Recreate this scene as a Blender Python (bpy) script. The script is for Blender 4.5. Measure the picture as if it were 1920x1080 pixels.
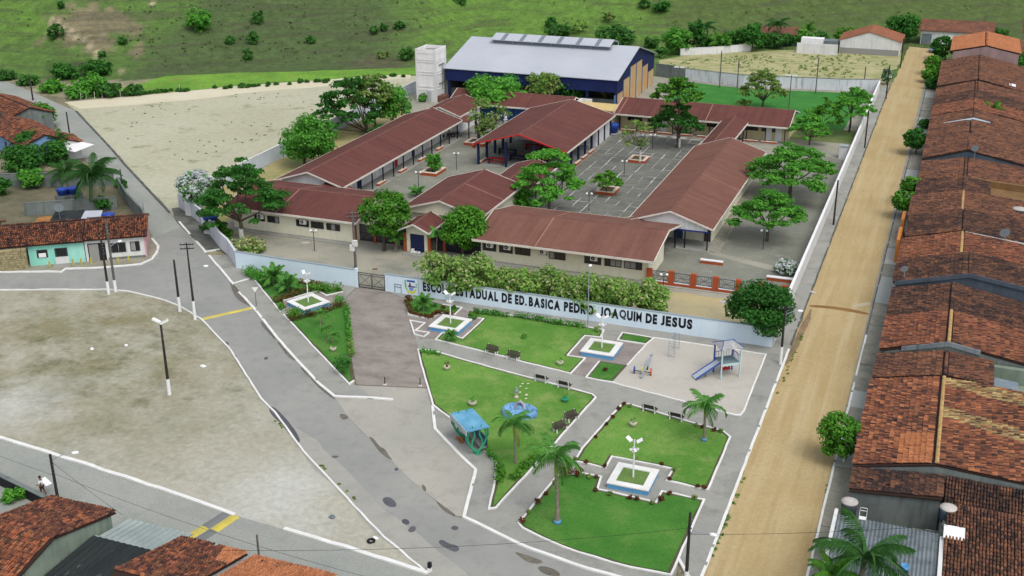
import bpy, bmesh, math, random
import numpy as np
from mathutils import Vector, Matrix, noise

for o in list(bpy.data.objects):
    bpy.data.objects.remove(o)
SC = bpy.context.scene
COL = SC.collection
random.seed(7)

# ------------------------------------------------------------------ camera
FPX = 2167.97
TH, RO, YA, HC = math.radians(21.8316), math.radians(.2707), math.radians(21.119), 48.0
_f0 = np.array([-math.sin(YA), math.cos(YA), 0.]); _r0 = np.array([math.cos(YA), math.sin(YA), 0.])
CF = _f0*math.cos(TH) + np.array([0, 0, -math.sin(TH)])
_u0 = _f0*math.sin(TH) + np.array([0, 0, math.cos(TH)])
CR = _r0*math.cos(RO) - _u0*math.sin(RO)
CU = _r0*math.sin(RO) + _u0*math.cos(RO)
cam = bpy.data.cameras.new('camera')
cam.sensor_width = 36; cam.lens = FPX/1920*36; cam.clip_start = .5; cam.clip_end = 4000
co = bpy.data.objects.new('camera', cam); COL.objects.link(co)
co.matrix_world = Matrix(((CR[0], CU[0], -CF[0], 0), (CR[1], CU[1], -CF[1], 0), (CR[2], CU[2], -CF[2], HC), (0, 0, 0, 1)))
SC.camera = co

# ------------------------------------------------------------------ light: thin bright overcast, sun high in the east
SUN_EL, SUN_AZ = math.radians(58), math.radians(128)
W = bpy.data.worlds.new('World'); SC.world = W; W.use_nodes = True
nt = W.node_tree; bg = nt.nodes['Background']
sky = nt.nodes.new('ShaderNodeTexSky'); sky.sky_type = 'NISHITA'; sky.sun_disc = False
sky.sun_elevation = SUN_EL; sky.sun_rotation = SUN_AZ; sky.dust_density = 3.0; sky.air_density = 1.0; sky.ozone_density = .6
hs = nt.nodes.new('ShaderNodeHueSaturation'); hs.inputs['Saturation'].default_value = .38   # thin cloud greys the blue
nt.links.new(sky.outputs[0], hs.inputs['Color']); nt.links.new(hs.outputs[0], bg.inputs[0]); bg.inputs[1].default_value = .15
sl = bpy.data.lights.new('sun', 'SUN'); sl.energy = .75; sl.angle = math.radians(34); sl.color = (1, .96, .9)
so = bpy.data.objects.new('sun', sl); COL.objects.link(so)
sd = Vector((math.cos(SUN_EL)*math.sin(SUN_AZ), math.cos(SUN_EL)*math.cos(SUN_AZ), math.sin(SUN_EL)))
so.rotation_euler = sd.to_track_quat('Z', 'Y').to_euler(); so.location = (60, 60, 200)
SC.view_settings.view_transform = 'Standard'; SC.view_settings.look = 'None'
SC.view_settings.gamma = 1; SC.view_settings.use_curve_mapping = False
SC.view_settings.exposure = 0.62
SC.render.engine = 'CYCLES'; SC.cycles.use_denoising = True; SC.cycles.max_bounces = 6; SC.cycles.diffuse_bounces = 4

# ------------------------------------------------------------------ measuring: surveyed photo points carried to the ground plane
def G(px, py, z=0.):
    d = CF*FPX + CR*(px-960) + CU*(540-py)
    t = (z-HC)/d[2]
    return (d[0]*t, d[1]*t)
def P(x, y, z):
    v = np.array([x, y, z-HC]); w = v @ CF
    return 960+FPX*(v @ CR)/w, 540-FPX*(v @ CU)/w
def GP(pts, z=0.): return [G(x, y, z) for x, y in pts]

# ------------------------------------------------------------------ object helpers
def tag(o, label=None, cat=None, group=None, kind=None):
    if label: o['label'] = label
    if cat: o['category'] = cat
    if group: o['group'] = group
    if kind: o['kind'] = kind
    return o
def thing(name, loc, label, cat, group=None, rz=0.):
    o = bpy.data.objects.new(name, None); COL.objects.link(o)
    o.empty_display_size = .3
    o.location = (loc[0], loc[1], loc[2] if len(loc) > 2 else 0.); o.rotation_euler = (0, 0, rz)
    return tag(o, label, cat, group)
def link(name, me, parent=None, loc=(0, 0, 0), rot=(0, 0, 0), scale=None):
    o = bpy.data.objects.new(name, me); COL.objects.link(o)
    o.location = loc; o.rotation_euler = rot
    if scale is not None: o.scale = scale if hasattr(scale, '__len__') else (scale,)*3
    if parent is not None: o.parent = parent
    return o
KIDS = {}
def copy_tree(o, parent=None):
    c = o.copy(); COL.objects.link(c)
    if parent is not None: c.parent = parent
    for ch in o.children: copy_tree(ch, c)
    return c

class MB:
    """collects polygons, builds ONE mesh object"""
    def __init__(s): s.v = []; s.f = []; s.m = []; s.mi = 0; s.sm = []
    def add(s, vs, fs, smooth=False):
        b = len(s.v); s.v += [tuple(p) for p in vs]
        for f in fs: s.f.append(tuple(b+i for i in f)); s.m.append(s.mi); s.sm.append(smooth)
        return s
    def box(s, x0, x1, y0, y1, z0, z1):
        v = [(x0, y0, z0), (x1, y0, z0), (x1, y1, z0), (x0, y1, z0), (x0, y0, z1), (x1, y0, z1), (x1, y1, z1), (x0, y1, z1)]
        return s.add(v, [(0, 3, 2, 1), (4, 5, 6, 7), (0, 1, 5, 4), (1, 2, 6, 5), (2, 3, 7, 6), (3, 0, 4, 7)])
    def cbox(s, c, d, rz=0., tilt=None):
        M = Matrix.Rotation(rz, 3, 'Z')
        if tilt: M = M @ Matrix.Rotation(tilt[1], 3, tilt[0])
        v = []
        for i, j, k in ((-1, -1, -1), (1, -1, -1), (1, 1, -1), (-1, 1, -1), (-1, -1, 1), (1, -1, 1), (1, 1, 1), (-1, 1, 1)):
            p = M @ Vector((i*d[0]/2, j*d[1]/2, k*d[2]/2)); v.append((p.x+c[0], p.y+c[1], p.z+c[2]))
        return s.add(v, [(0, 3, 2, 1), (4, 5, 6, 7), (0, 1, 5, 4), (1, 2, 6, 5), (2, 3, 7, 6), (3, 0, 4, 7)])
    def poly(s, pts, z): return s.add([(p[0], p[1], z) for p in pts], [tuple(range(len(pts)))])
    def prism(s, pts, z0, z1):
        n = len(pts); a = sum(pts[i][0]*pts[(i+1) % n][1]-pts[(i+1) % n][0]*pts[i][1] for i in range(n))
        if a < 0: pts = pts[::-1]
        v = [(p[0], p[1], z0) for p in pts]+[(p[0], p[1], z1) for p in pts]
        fs = [tuple(range(n, 2*n)), tuple(range(n-1, -1, -1))]
        for i in range(n): j = (i+1) % n; fs.append((i, j, n+j, n+i))
        return s.add(v, fs)
    def ext(s, prof, axis, a0, a1):
        """profile (u,z) extruded along x or y"""
        n = len(prof)
        mk = (lambda u, z, a: (a, u, z)) if axis == 'x' else (lambda u, z, a: (u, a, z))
        v = [mk(u, z, a0) for u, z in prof]+[mk(u, z, a1) for u, z in prof]
        fs = [tuple(range(n)), tuple(range(2*n-1, n-1, -1))]
        for i in range(n): j = (i+1) % n; fs.append((i, n+i, n+j, j))
        return s.add(v, fs)
    def slab(s, q, t):
        """quad q (4 points, ccw from above) with thickness t downwards"""
        v = list(q)+[(p[0], p[1], p[2]-t) for p in q]
        return s.add(v, [(0, 1, 2, 3), (7, 6, 5, 4), (0, 4, 5, 1), (1, 5, 6, 2), (2, 6, 7, 3), (3, 7, 4, 0)])
    def tube(s, pts, r, n=6, cap=True, smooth=True):
        pts = [Vector(p) for p in pts]; m = len(pts)
        rr = r if hasattr(r, '__len__') else [r]*m
        v = []; up = Vector((0, 0, 1))
        for i, p in enumerate(pts):
            t = (pts[min(i+1, m-1)]-pts[max(i-1, 0)])
            t = t.normalized() if t.length > 1e-9 else up
            a = t.cross(Vector((1, 0, 0)) if abs(t.x) < .8 else Vector((0, 1, 0))).normalized(); b = t.cross(a)
            for k in range(n):
                an = 2*math.pi*k/n; q = p+(a*math.cos(an)+b*math.sin(an))*rr[i]; v.append((q.x, q.y, q.z))
        fs = []
        for i in range(m-1):
            for k in range(n): fs.append((i*n+k, i*n+(k+1) % n, (i+1)*n+(k+1) % n, (i+1)*n+k))
        s.add(v, fs, smooth)
        if cap:
            s.add(v[:n], [tuple(range(n-1, -1, -1))]); s.add(v[-n:], [tuple(range(n))])
        return s
    def lathe(s, prof, c=(0, 0, 0), n=16, smooth=True):
        m = len(prof); v = []
        for r, z in prof:
            for k in range(n): an = 2*math.pi*k/n; v.append((c[0]+r*math.cos(an), c[1]+r*math.sin(an), c[2]+z))
        fs = []
        for i in range(m-1):
            for k in range(n): fs.append((i*n+k, i*n+(k+1) % n, (i+1)*n+(k+1) % n, (i+1)*n+k))
        fs2 = []
        if prof[0][0] > 1e-3: fs2.append(tuple(range(n-1, -1, -1)))
        if prof[-1][0] > 1e-3: fs2.append(tuple(range((m-1)*n, m*n)))
        s.add(v, fs, smooth)
        b = len(s.v)-len(v)
        for f in fs2: s.f.append(tuple(b+i for i in f)); s.m.append(s.mi); s.sm.append(False)
        return s
    def strip(s, pts, w, z0, z1, closed=False):
        """kerb of width w along a ground polyline"""
        n = len(pts); P2 = [Vector((p[0], p[1])) for p in pts]; L = []; R = []
        for i in range(n):
            a = P2[i-1] if (closed or i > 0) else None; b = P2[(i+1) % n] if (closed or i < n-1) else None
            d1 = (P2[i]-a).normalized() if a is not None else None
            d2 = (b-P2[i]).normalized() if b is not None else None
            if d1 is None: d1 = d2
            if d2 is None: d2 = d1
            n1 = Vector((-d1.y, d1.x)); n2 = Vector((-d2.y, d2.x)); m = (n1+n2)
            m = m.normalized() if m.length > .2 else n1
            k = 1/max(.45, m.dot(n1)); L.append(P2[i]+m*w/2*k); R.append(P2[i]-m*w/2*k)
        v = []
        for l, r in zip(L, R): v += [(l.x, l.y, z0), (l.x, l.y, z1), (r.x, r.y, z1), (r.x, r.y, z0)]
        fs = []
        for i in range(n if closed else n-1):
            j = (i+1) % n
            for k in range(3): fs.append((i*4+k, i*4+k+1, j*4+k+1, j*4+k))
        if not closed: fs += [(0, 1, 2, 3), ((n-1)*4+3, (n-1)*4+2, (n-1)*4+1, (n-1)*4)]
        return s.add(v, fs)
    def mesh(s, name, mats, off=(0, 0, 0)):
        me = bpy.data.meshes.new(name)
        me.from_pydata([(a-off[0], b-off[1], c-off[2]) for a, b, c in s.v] if any(off) else s.v, [], s.f)
        mats = mats if isinstance(mats, (list, tuple)) else [mats]
        for m in mats: me.materials.append(m)
        if len(mats) > 1: me.polygons.foreach_set('material_index', s.m)
        me.polygons.foreach_set('use_smooth', s.sm)
        me.update(); return me
    def build(s, name, mats, parent=None, world=False, loc=(0, 0, 0), fix=True):
        """world=True: the verts are world coordinates, moved into the (unrotated) parent's frame"""
        off = tuple(parent.location) if (world and parent is not None) else (0, 0, 0)
        if world and parent is not None and parent.parent is not None:
            off = tuple(Vector(off)+parent.parent.location)
        me = s.mesh(name, mats, off)
        if fix:
            bm = bmesh.new(); bm.from_mesh(me); bmesh.ops.recalc_face_normals(bm, faces=bm.faces); bm.to_mesh(me); bm.free()
        return link(name, me, parent, loc)

def mesh_quads(name, V, mats, mi=None, n=4, smooth=False):
    """V: (N,n,3) array -> mesh of N separate polygons"""
    N = len(V); me = bpy.data.meshes.new(name)
    me.vertices.add(N*n); me.vertices.foreach_set('co', np.ascontiguousarray(V, dtype=np.float32).ravel())
    me.loops.add(N*n); me.loops.foreach_set('vertex_index', np.arange(N*n, dtype=np.int32))
    me.polygons.add(N); me.polygons.foreach_set('loop_start', np.arange(0, N*n, n, dtype=np.int32))
    me.polygons.foreach_set('loop_total', np.full(N, n, dtype=np.int32))
    for m in (mats if isinstance(mats, (list, tuple)) else [mats]): me.materials.append(m)
    if mi is not None: me.polygons.foreach_set('material_index', np.asarray(mi, dtype=np.int32))
    me.update(calc_edges=True); return me

def jag(pts, step=2., amp=.3, seed=0):
    """ragged edge for bare-earth borders"""
    out = []; n = len(pts)
    for i in range(n):
        a = Vector(pts[i][:2]); b = Vector(pts[(i+1) % n][:2]); L = (b-a).length; k = max(1, int(L/step))
        nn = Vector((-(b-a).y, (b-a).x)).normalized() if L > 0 else Vector((0, 0))
        for j in range(k):
            p = a+(b-a)*j/k
            if j: p = p+nn*amp*(noise.noise(Vector((p.x*.35+seed, p.y*.35, 0)))*1.4+noise.noise(Vector((p.x*1.3, p.y*1.3+seed, 3)))*.6)
            out.append((p.x, p.y))
    return out

# ------------------------------------------------------------------ materials
def S(r, g, b, k=1.):
    f = lambda c: (c/255/12.92 if c/255 <= .04045 else ((c/255+.055)/1.055)**2.4)
    return (min(1, f(r)*k), min(1, f(g)*k), min(1, f(b)*k), 1)
MATS = {}
class NT:
    def __init__(s, name):
        s.m = bpy.data.materials.new(name); s.m.use_nodes = True; s.t = s.m.node_tree; s.n = s.t.nodes; s.l = s.t.links
        s.b = s.n['Principled BSDF']; s.b.inputs['Specular IOR Level'].default_value = .25
    def node(s, t, **kw):
        nd = s.n.new(t)
        for k, v in kw.items(): setattr(nd, k, v)
        return nd
    def pos(s, scale=(1, 1, 1), obj=False, rz=0.):
        if obj: src = s.node('ShaderNodeTexCoord').outputs['Object']
        else: src = s.node('ShaderNodeNewGeometry').outputs['Position']
        mp = s.node('ShaderNodeMapping'); mp.inputs['Scale'].default_value = scale; mp.inputs['Rotation'].default_value = (0, 0, rz)
        s.l.new(src, mp.inputs[0]); return mp.outputs[0]
    def noise(s, vec, scale, detail=5, rough=.6, lo=.3, hi=.7, dist=0.):
        t = s.node('ShaderNodeTexNoise'); t.inputs['Scale'].default_value = scale; t.inputs['Detail'].default_value = detail
        t.inputs['Roughness'].default_value = rough; t.inputs['Distortion'].default_value = dist
        s.l.new(vec, t.inputs['Vector']); return s.ramp(t.outputs[0], lo, hi)
    def ramp(s, v, lo, hi):
        r = s.node('ShaderNodeMapRange'); r.inputs[1].default_value = lo; r.inputs[2].default_value = hi
        r.clamp = True; s.l.new(v, r.inputs[0]); return r.outputs[0]
    def mul(s, a, k, op='MULTIPLY'):
        m = s.node('ShaderNodeMath', operation=op); s.l.new(a, m.inputs[0])
        if isinstance(k, (int, float)): m.inputs[1].default_value = k
        else: s.l.new(k, m.inputs[1])
        return m.outputs[0]
    def mix(s, f, a, b, mode='MIX'):
        m = s.node('ShaderNodeMix', data_type='RGBA'); m.blend_type = mode
        for i, x in ((0, f), (6, a), (7, b)):
            if isinstance(x, (int, float)): m.inputs[i].default_value = x
            elif isinstance(x, (tuple, list)): m.inputs[i].default_value = x
            else: s.l.new(x, m.inputs[i])
        return m.outputs[2]
    def bump(s, h, strength=.3, dist=.1):
        b = s.node('ShaderNodeBump'); b.inputs['Strength'].default_value = strength; b.inputs['Distance'].default_value = dist
        s.l.new(h, b.inputs['Height']); s.l.new(b.outputs[0], s.b.inputs['Normal'])
    def col(s, c):
        if isinstance(c, (tuple, list)): s.b.inputs['Base Color'].default_value = c
        else: s.l.new(c, s.b.inputs['Base Color'])
        return s
    def rough(s, r): s.b.inputs['Roughness'].default_value = r; return s

def mat(name, c1, c2=None, sc=.3, lo=.35, hi=.65, c3=None, sc3=2., lo3=.5, hi3=.7, a3=.6, fine=8., famt=.25, rough=.9, bump=.2, bd=.03, stretch=(1, 1, 1), rz=0., metal=0., obj=False, detail=5, spec=.25):
    """layered noise material: broad patches c1/c2, spots c3, fine grain"""
    t = NT(name); p = t.pos(stretch, obj, rz)
    c = c1
    if c2 is not None: c = t.mix(t.noise(p, sc, detail, .62, lo, hi), c1, c2)
    if c3 is not None: c = t.mix(t.mul(t.noise(p, sc3, 6, .65, lo3, hi3), a3), c, c3)
    if famt > 0:
        fn = t.noise(p, fine, 3, .6, .25, .75)
        g = t.mix(fn, (1-famt,)*3+(1,), (1+famt,)*3+(1,))
        c = t.mix(1., c, g, 'MULTIPLY')
        if bump > 0: t.bump(fn, bump, bd)
    t.col(c).rough(rough); t.b.inputs['Metallic'].default_value = metal; t.b.inputs['Specular IOR Level'].default_value = spec
    MATS[name] = t.m; return t.m
def flat(name, c, rough=.7, famt=.06, metal=0., spec=.3): return mat(name, c, rough=rough, famt=famt, bump=0, fine=3, metal=metal, spec=spec)

K = .80
M_asphalt = mat('asphalt', S(140, 142, 138, K), S(158, 158, 152, K), .12, .3, .7, S(122, 123, 120, K), .8, .5, .75, .5, 14, .10, .9, .15, .01)
M_patch = mat('asphalt_patch', S(82, 84, 90, K), S(96, 97, 102, K), .8, famt=.15, fine=10)
M_stain = mat('wet_silt', S(98, 94, 86, K), S(120, 115, 103, K), .8, famt=.2, fine=5)
M_cobble = mat('stone_paving', S(146, 150, 144, K), S(162, 164, 156, K), .1, .3, .7, S(125, 130, 126, K), .5, .5, .75, .5, 5, .13, .9, .4, .03)
M_conc = mat('concrete_path', S(146, 147, 141, K), S(162, 161, 153, K), .25, .3, .7, S(112, 112, 105, K), .45, .5, .72, .6, 6, .09, .92, .1, .01)
M_apron = mat('concrete_apron', S(160, 159, 150, K), S(174, 171, 160, K), .12, .3, .7, S(140, 138, 128, K), .5, .5, .75, .6, 6, .08)
M_drive = mat('brick_drive', S(138, 130, 123, K), S(156, 149, 141, K), .22, .3, .7, S(112, 105, 99, K), .4, .46, .68, .7, 3, .14, stretch=(1, 1.6, 1))
M_plum = mat('brick_court', S(140, 131, 126, K), S(154, 146, 140, K), .4, c3=S(118, 110, 106, K), sc3=.7, famt=.1, fine=5)
def lot_material():
    """sparse dry turf in the north-west, swept pale soil toward the road and two lime-whitened spots"""
    t = NT('dry_lot_soil'); p = t.pos()
    def spot(px, py, r0, r1):
        x, y = G(px, py); vm = t.node('ShaderNodeVectorMath', operation='DISTANCE'); t.l.new(p, vm.inputs[0]); vm.inputs[1].default_value = (x, y, 0)
        d = t.mul(vm.outputs['Value'], t.mul(t.noise(p, .12, 6, .65, .2, .8), 14., 'MULTIPLY'), 'ADD'); r = t.node('ShaderNodeMapRange'); r.inputs[1].default_value = r0; r.inputs[2].default_value = r1; r.inputs[3].default_value = 1; r.inputs[4].default_value = 0; t.l.new(d, r.inputs[0]); return r.outputs[0]
    soil = t.mix(t.noise(p, .06, 8, .65, .3, .7), S(166, 163, 146, K), S(184, 182, 168, K))
    turf = t.mix(t.noise(p, .09, 8, .7, .35, .65), S(138, 128, 94, K), S(116, 116, 80, K))
    g = t.mul(spot(190, 650, 10, 38), t.noise(p, .16, 9, .72, .34, .60)); c = t.mix(g, soil, turf)
    c = t.mix(t.mul(t.mul(spot(190, 650, 12, 44), t.noise(p, .3, 9, .74, .5, .66)), .75), c, S(90, 92, 56, K))
    c = t.mix(t.mul(t.noise(p, .5, 8, .72, .56, .74), .45), c, S(120, 116, 88, K))
    for q in ((525, 940, 3.0, 13.), (20, 760, 3, 14.)): c = t.mix(t.mul(spot(*q), .75), c, S(206, 208, 206, K))
    fn = t.noise(p, 1.8, 6, .7, .25, .75); c = t.mix(1., c, t.mix(fn, (.78,)*3+(1,), (1.2,)*3+(1,)), 'MULTIPLY'); t.bump(fn, .5, .06)
    t.col(c).rough(.95); MATS['dry_lot_soil'] = t.m; return t.m
M_lot = lot_material()
M_road = mat('yellow_dirt', S(190, 166, 116, K), S(200, 178, 130, K), .16, .3, .7, S(168, 142, 92, K), .25, .52, .75, .7, 5, .07, .95, .15, .02, stretch=(1, .5, 1))
def road_material():
    t = NT('yellow_dirt'); p = t.pos(); c = t.mix(t.noise(p, .16, 6, .65, .3, .7), S(174, 152, 107, K), S(188, 168, 125, K))
    c = t.mix(t.mul(t.noise(t.pos((1.1, .035, 1)), 1.1, 5, .6, .48, .66), .5), c, S(196, 180, 142, K)); c = t.mix(t.mul(t.noise(t.pos((.9, .05, 1)), 1.7, 6, .65, .52, .68), .45), c, S(162, 136, 90, K))
    c = t.mix(t.mul(t.noise(p, .35, 8, .74, .56, .7), .5), c, S(160, 140, 102, K)); fn = t.noise(p, 3., 6, .72, .25, .75); c = t.mix(1., c, t.mix(fn, (.84,)*3+(1,), (1.15,)*3+(1,)), 'MULTIPLY')
    t.bump(fn, .4, .04); t.col(c).rough(.95); return t.m
M_road = road_material()
M_sandfield = mat('pale_field_sand', S(172, 170, 144, K), S(187, 185, 162, K), .05, .3, .7, S(122, 128, 88, K), .22, .57, .72, .85, 1.3, .13, .95, .3, .05, detail=8)
M_nfield = mat('dry_ridged_field', S(182, 174, 134, K), S(156, 157, 108, K), .12, .35, .65, S(110, 126, 66, K), .35, .5, .66, .85, 1.2, .17, .95, .5, .08, stretch=(1, 2.2, 1), rz=.3)
M_play = mat('playground_sand', S(182, 177, 166, K), S(192, 188, 178, K), .3, c3=S(168, 162, 150, K), sc3=.6, famt=.06, fine=7)
M_yard = mat('yard_concrete', S(150, 148, 134, K), S(168, 164, 148, K), .14, .3, .7, S(118, 122, 112, K), .18, .48, .7, .8, 4, .1)
M_yardsand = mat('yard_sand', S(186, 170, 126, K), S(170, 160, 126, K), .2, c3=S(140, 136, 116, K), sc3=.3, lo3=.5, hi3=.7, famt=.09, fine=4)
M_grey = mat('dark_yard', S(118, 120, 110, K), S(142, 142, 129, K), .22, .3, .7, S(160, 160, 150, K), .6, .56, .7, .7, 4, .14)
M_slab = mat('courtyard_slab', S(98, 100, 94, K), S(124, 124, 116, K), .3, .3, .7, S(150, 150, 142, K), .7, .56, .72, .6, 5, .14)
M_joint = mat('slab_joint', S(204, 204, 198, K), S(120, 120, 112, K), .3, .42, .56, famt=.1, fine=5)
M_kerb = mat('white_kerb', S(236, 236, 234, K), S(222, 222, 216, K), .7, c3=S(170, 168, 160, K), sc3=1.5, lo3=.6, hi3=.75, a3=.5, famt=.04, fine=5, bump=.05)
M_kerbgrey = mat('grey_kerb', S(70, 74, 72, K), S(110, 112, 108, K), .5)
def lawn(name, a, b, c):
    return mat(name, a, b, .16, .32, .68, c, .35, .48, .72, .65, 5, .2, .95, .6, .05, detail=7)
M_lawn = lawn('lawn_grass', S(76, 126, 44, K), S(106, 150, 62, K), S(148, 162, 96, K))
M_lawn2 = lawn('deep_lawn_grass', S(54, 110, 36, K), S(76, 130, 48, K), S(112, 142, 70, K))
M_field = lawn('pitch_grass', S(48, 116, 44, K), S(60, 130, 50, K), S(78, 140, 58, K))
M_meadow = mat('bright_meadow', S(92, 138, 46, K), S(122, 166, 60, K), .12, .35, .65, S(132, 124, 74, K), .3, .54, .68, .7, 1.6, .26, .95, .6, .3, detail=8)
M_bed = mat('bed_soil', S(96, 88, 72, K), S(80, 84, 56, K), 1., famt=.25, fine=6)

def school_roof(name, along, c1, c2, c3):
    t = NT(name); p = t.pos()
    c = t.mix(t.noise(p, .25, 7, .68, .3, .7), c1, c2); c = t.mix(t.mul(t.noise(p, .5, 8, .72, .55, .7), .5), c, c3); c = t.mix(t.mul(t.noise(p, 1.1, 6, .7, .62, .72), .35), c, S(150, 112, 98, K))
    st = (1.6, .10, .1) if along == 'x' else (.10, 1.6, .1)
    c = t.mix(t.mul(t.noise(t.pos(st), 1., 5, .6, .42, .72), .6), c, c3)
    w = t.node('ShaderNodeTexWave', wave_type='BANDS', bands_direction='X' if along == 'x' else 'Y'); w.inputs['Scale'].default_value = 1.55
    t.l.new(p, w.inputs['Vector'])
    fn = t.noise(p, 6., 3, .6, .25, .75)
    g = t.mix(fn, (.86,)*3+(1,), (1.14,)*3+(1,)); c = t.mix(1., c, g, 'MULTIPLY')
    c = t.mix(t.mul(t.mul(w.outputs[0], t.noise(p, .8, 4, .6, .3, .7)), .2), c, (.02, .01, .01, 1))
    t.bump(w.outputs[0], .3, .05)
    t.col(c).rough(.85); return t.m
RC = (S(101, 58, 52, K), S(116, 70, 62, K), S(74, 46, 44, K))
RC2 = (S(119, 79, 67, K), S(133, 93, 79, K), S(97, 63, 55, K))
M_roofx = school_roof('maroon_roof_x', 'x', *RC); M_roofy = school_roof('maroon_roof_y', 'y', *RC)
M_roofx2 = school_roof('faded_maroon_roof_x', 'x', *RC2); M_roofy2 = school_roof('faded_maroon_roof_y', 'y', *RC2)
M_ridge = mat('ridge_mortar', S(124, 84, 74, K), S(106, 72, 66, K), 1., famt=.1)
M_seam = flat('seam_mortar', S(158, 116, 102, K))
M_fascia = mat('white_fascia', S(226, 220, 208, K), S(206, 200, 190, K), .8, famt=.05)
M_redfascia = flat('red_fascia', S(186, 34, 34, K))
def wallm(name, a, b, dirt, da=.45, lo=.5):
    t = NT(name); c = t.mix(t.noise(t.pos(), .4, 4, .6, .35, .65), a, b)
    c = t.mix(t.mul(t.noise(t.pos((1.6, 1.6, .22)), 1.2, 5, .65, lo, lo+.22), da), c, dirt)
    fn = t.noise(t.pos(), 9., 3, .6, .25, .75); g = t.mix(fn, (.96,)*3+(1,), (1.04,)*3+(1,)); c = t.mix(1., c, g, 'MULTIPLY')
    t.col(c).rough(.9); return t.m
M_cream = wallm('cream_wall', S(232, 228, 204, K), S(224, 220, 196, K), S(196, 190, 164, K), .35)
M_white = wallm('white_wall', S(228, 228, 226, K), S(216, 217, 216, K), S(176, 176, 172, K), .5)
M_blue = wallm('pale_blue_wall', S(222, 238, 247, K), S(214, 231, 243, K), S(188, 206, 216, K), .35, .56)
M_stainwall = wallm('weathered_white_wall', S(216, 219, 224, K), S(206, 210, 216, K), S(104, 108, 112, K), .75, .53)
M_greywall = wallm('grey_render_wall', S(126, 134, 130, K), S(106, 114, 112, K), S(70, 76, 74, K), .6)
M_greenwall = wallm('pale_green_render', S(142, 156, 140, K), S(122, 136, 122, K), S(84, 96, 86, K), .5)
M_pinkwall = wallm('mauve_wall', S(170, 142, 140, K), S(154, 128, 128, K), S(118, 100, 100, K), .5)
M_pink = wallm('pink_wall', S(222, 176, 180, K), S(206, 164, 168, K), S(160, 128, 128, K), .4)
M_turq = wallm('turquoise_wall', S(164, 226, 212, K), S(138, 214, 194, K), S(200, 230, 222, K), .6)
M_stonewall = mat('stone_cladding', S(176, 166, 130, K), S(146, 136, 102, K), 2.5, .4, .6, S(112, 104, 78, K), 3., .5, .65, .6, 5, .12)
M_mud = wallm('mud_wall', S(140, 108, 70, K), S(116, 90, 58, K), S(84, 66, 44, K), .6)
M_tower = wallm('tower_render', S(244, 242, 240, K), S(230, 226, 226, K), S(170, 166, 166, K), .5, .58)
M_orangewall = wallm('ochre_gym_wall', S(204, 150, 88, K), S(196, 176, 140, K), S(178, 168, 140, K), .7, .45)
M_navy = flat('navy_paint', S(26, 36, 78, K), .5)
M_navysheet = mat('navy_sheet', S(28, 42, 92, K), S(24, 36, 80, K), .3, famt=.08)
M_darkrail = flat('dark_rail', S(24, 27, 44, K), .5)
M_black = flat('black_void', S(20, 22, 26, K), .6)
M_orange = mat('orange_paint', S(178, 88, 50, K), S(164, 78, 44, K), 1., famt=.06)
M_lblue = mat('sky_blue_paint', S(106, 170, 216, K), S(92, 156, 204, K), .8, famt=.05)
M_green = mat('green_paint', S(64, 168, 128, K), S(48, 140, 104, K), 1., famt=.08)
M_busblue = mat('bus_shelter_blue', S(92, 152, 186, K), S(116, 176, 206, K), .9, famt=.08)
M_yellow = mat('yellow_paint', S(214, 196, 84, K), S(184, 172, 96, K), .9, famt=.1)
M_glass = flat('dark_glass', S(30, 33, 36, K), .15, 0, 0, .5)
M_frame = flat('window_frame', S(58, 56, 54, K), .6)
M_shade = flat('curtain', S(150, 150, 146, K), .8)
M_ac = flat('ac_white', S(226, 226, 220, K), .5)
M_metal = mat('zinc_roof', S(186, 190, 198, K), S(176, 181, 190, K), .12, famt=.04, rough=.55, fine=3, bump=0)
M_metaldark = flat('zinc_gap', S(120, 128, 138, K))
M_pole = mat('concrete_pole', S(112, 110, 104, K), S(92, 90, 86, K), 2., famt=.12)
M_poledark = mat('dark_timber_pole', S(44, 40, 38, K), S(60, 54, 50, K), 2., famt=.15)
M_whitepaint = flat('white_paint', S(238, 238, 238, K), .6)
M_lamp = flat('lamp_glass', S(240, 242, 240, K), .3)
M_steel = flat('galvanised_steel', S(150, 160, 170, K), .5)
M_tankblue = mat('blue_plastic', S(30, 62, 150, K), S(40, 78, 168, K), 1., famt=.04, rough=.45)
M_tankgrey = mat('grey_fibre_tank', S(84, 90, 94, K), S(66, 72, 78, K), 1., famt=.1)
M_lid = mat('tank_lid', S(198, 192, 186, K), S(176, 170, 166, K), 1.5, famt=.08)
M_wood = mat('bench_slat', S(78, 66, 60, K), S(60, 52, 48, K), 2., famt=.15)
M_asb = mat('fibre_cement', S(128, 138, 142, K), S(104, 114, 118, K), .5, .3, .7, S(70, 78, 80, K), 1.2, .48, .7, .6, 6, .12)
M_asbdark = mat('mossy_fibre_cement', S(34, 40, 42, K), S(48, 54, 54, K), .5, .3, .7, S(130, 140, 132, K), 2.2, .6, .72, .8, 6, .15, stretch=(1, .35, 1))
M_asblight = mat('pale_fibre_cement', S(160, 172, 168, K), S(140, 152, 150, K), .4, famt=.1)
M_bark = mat('bark', S(98, 88, 74, K), S(74, 66, 56, K), 2., famt=.2, obj=True)
M_lime = mat('limewash', S(226, 226, 220, K), S(206, 206, 198, K), 2., famt=.06, obj=True)
M_terr = mat('terracotta', S(178, 96, 54, K), S(190, 112, 66, K), 1., famt=.1)
M_pot = mat('pot', S(214, 206, 186, K), S(190, 182, 160, K), 3., famt=.06)
M_skin = flat('skin', S(128, 88, 66, K)); M_hair = flat('hair', S(24, 20, 18, K)); M_cloth = flat('white_shirt', S(226, 228, 232, K)); M_short = flat('brown_shorts', S(84, 66, 58, K))
M_tan = mat('tan_fur', S(168, 116, 70, K), S(140, 90, 52, K), 4., famt=.1, obj=True)

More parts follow.
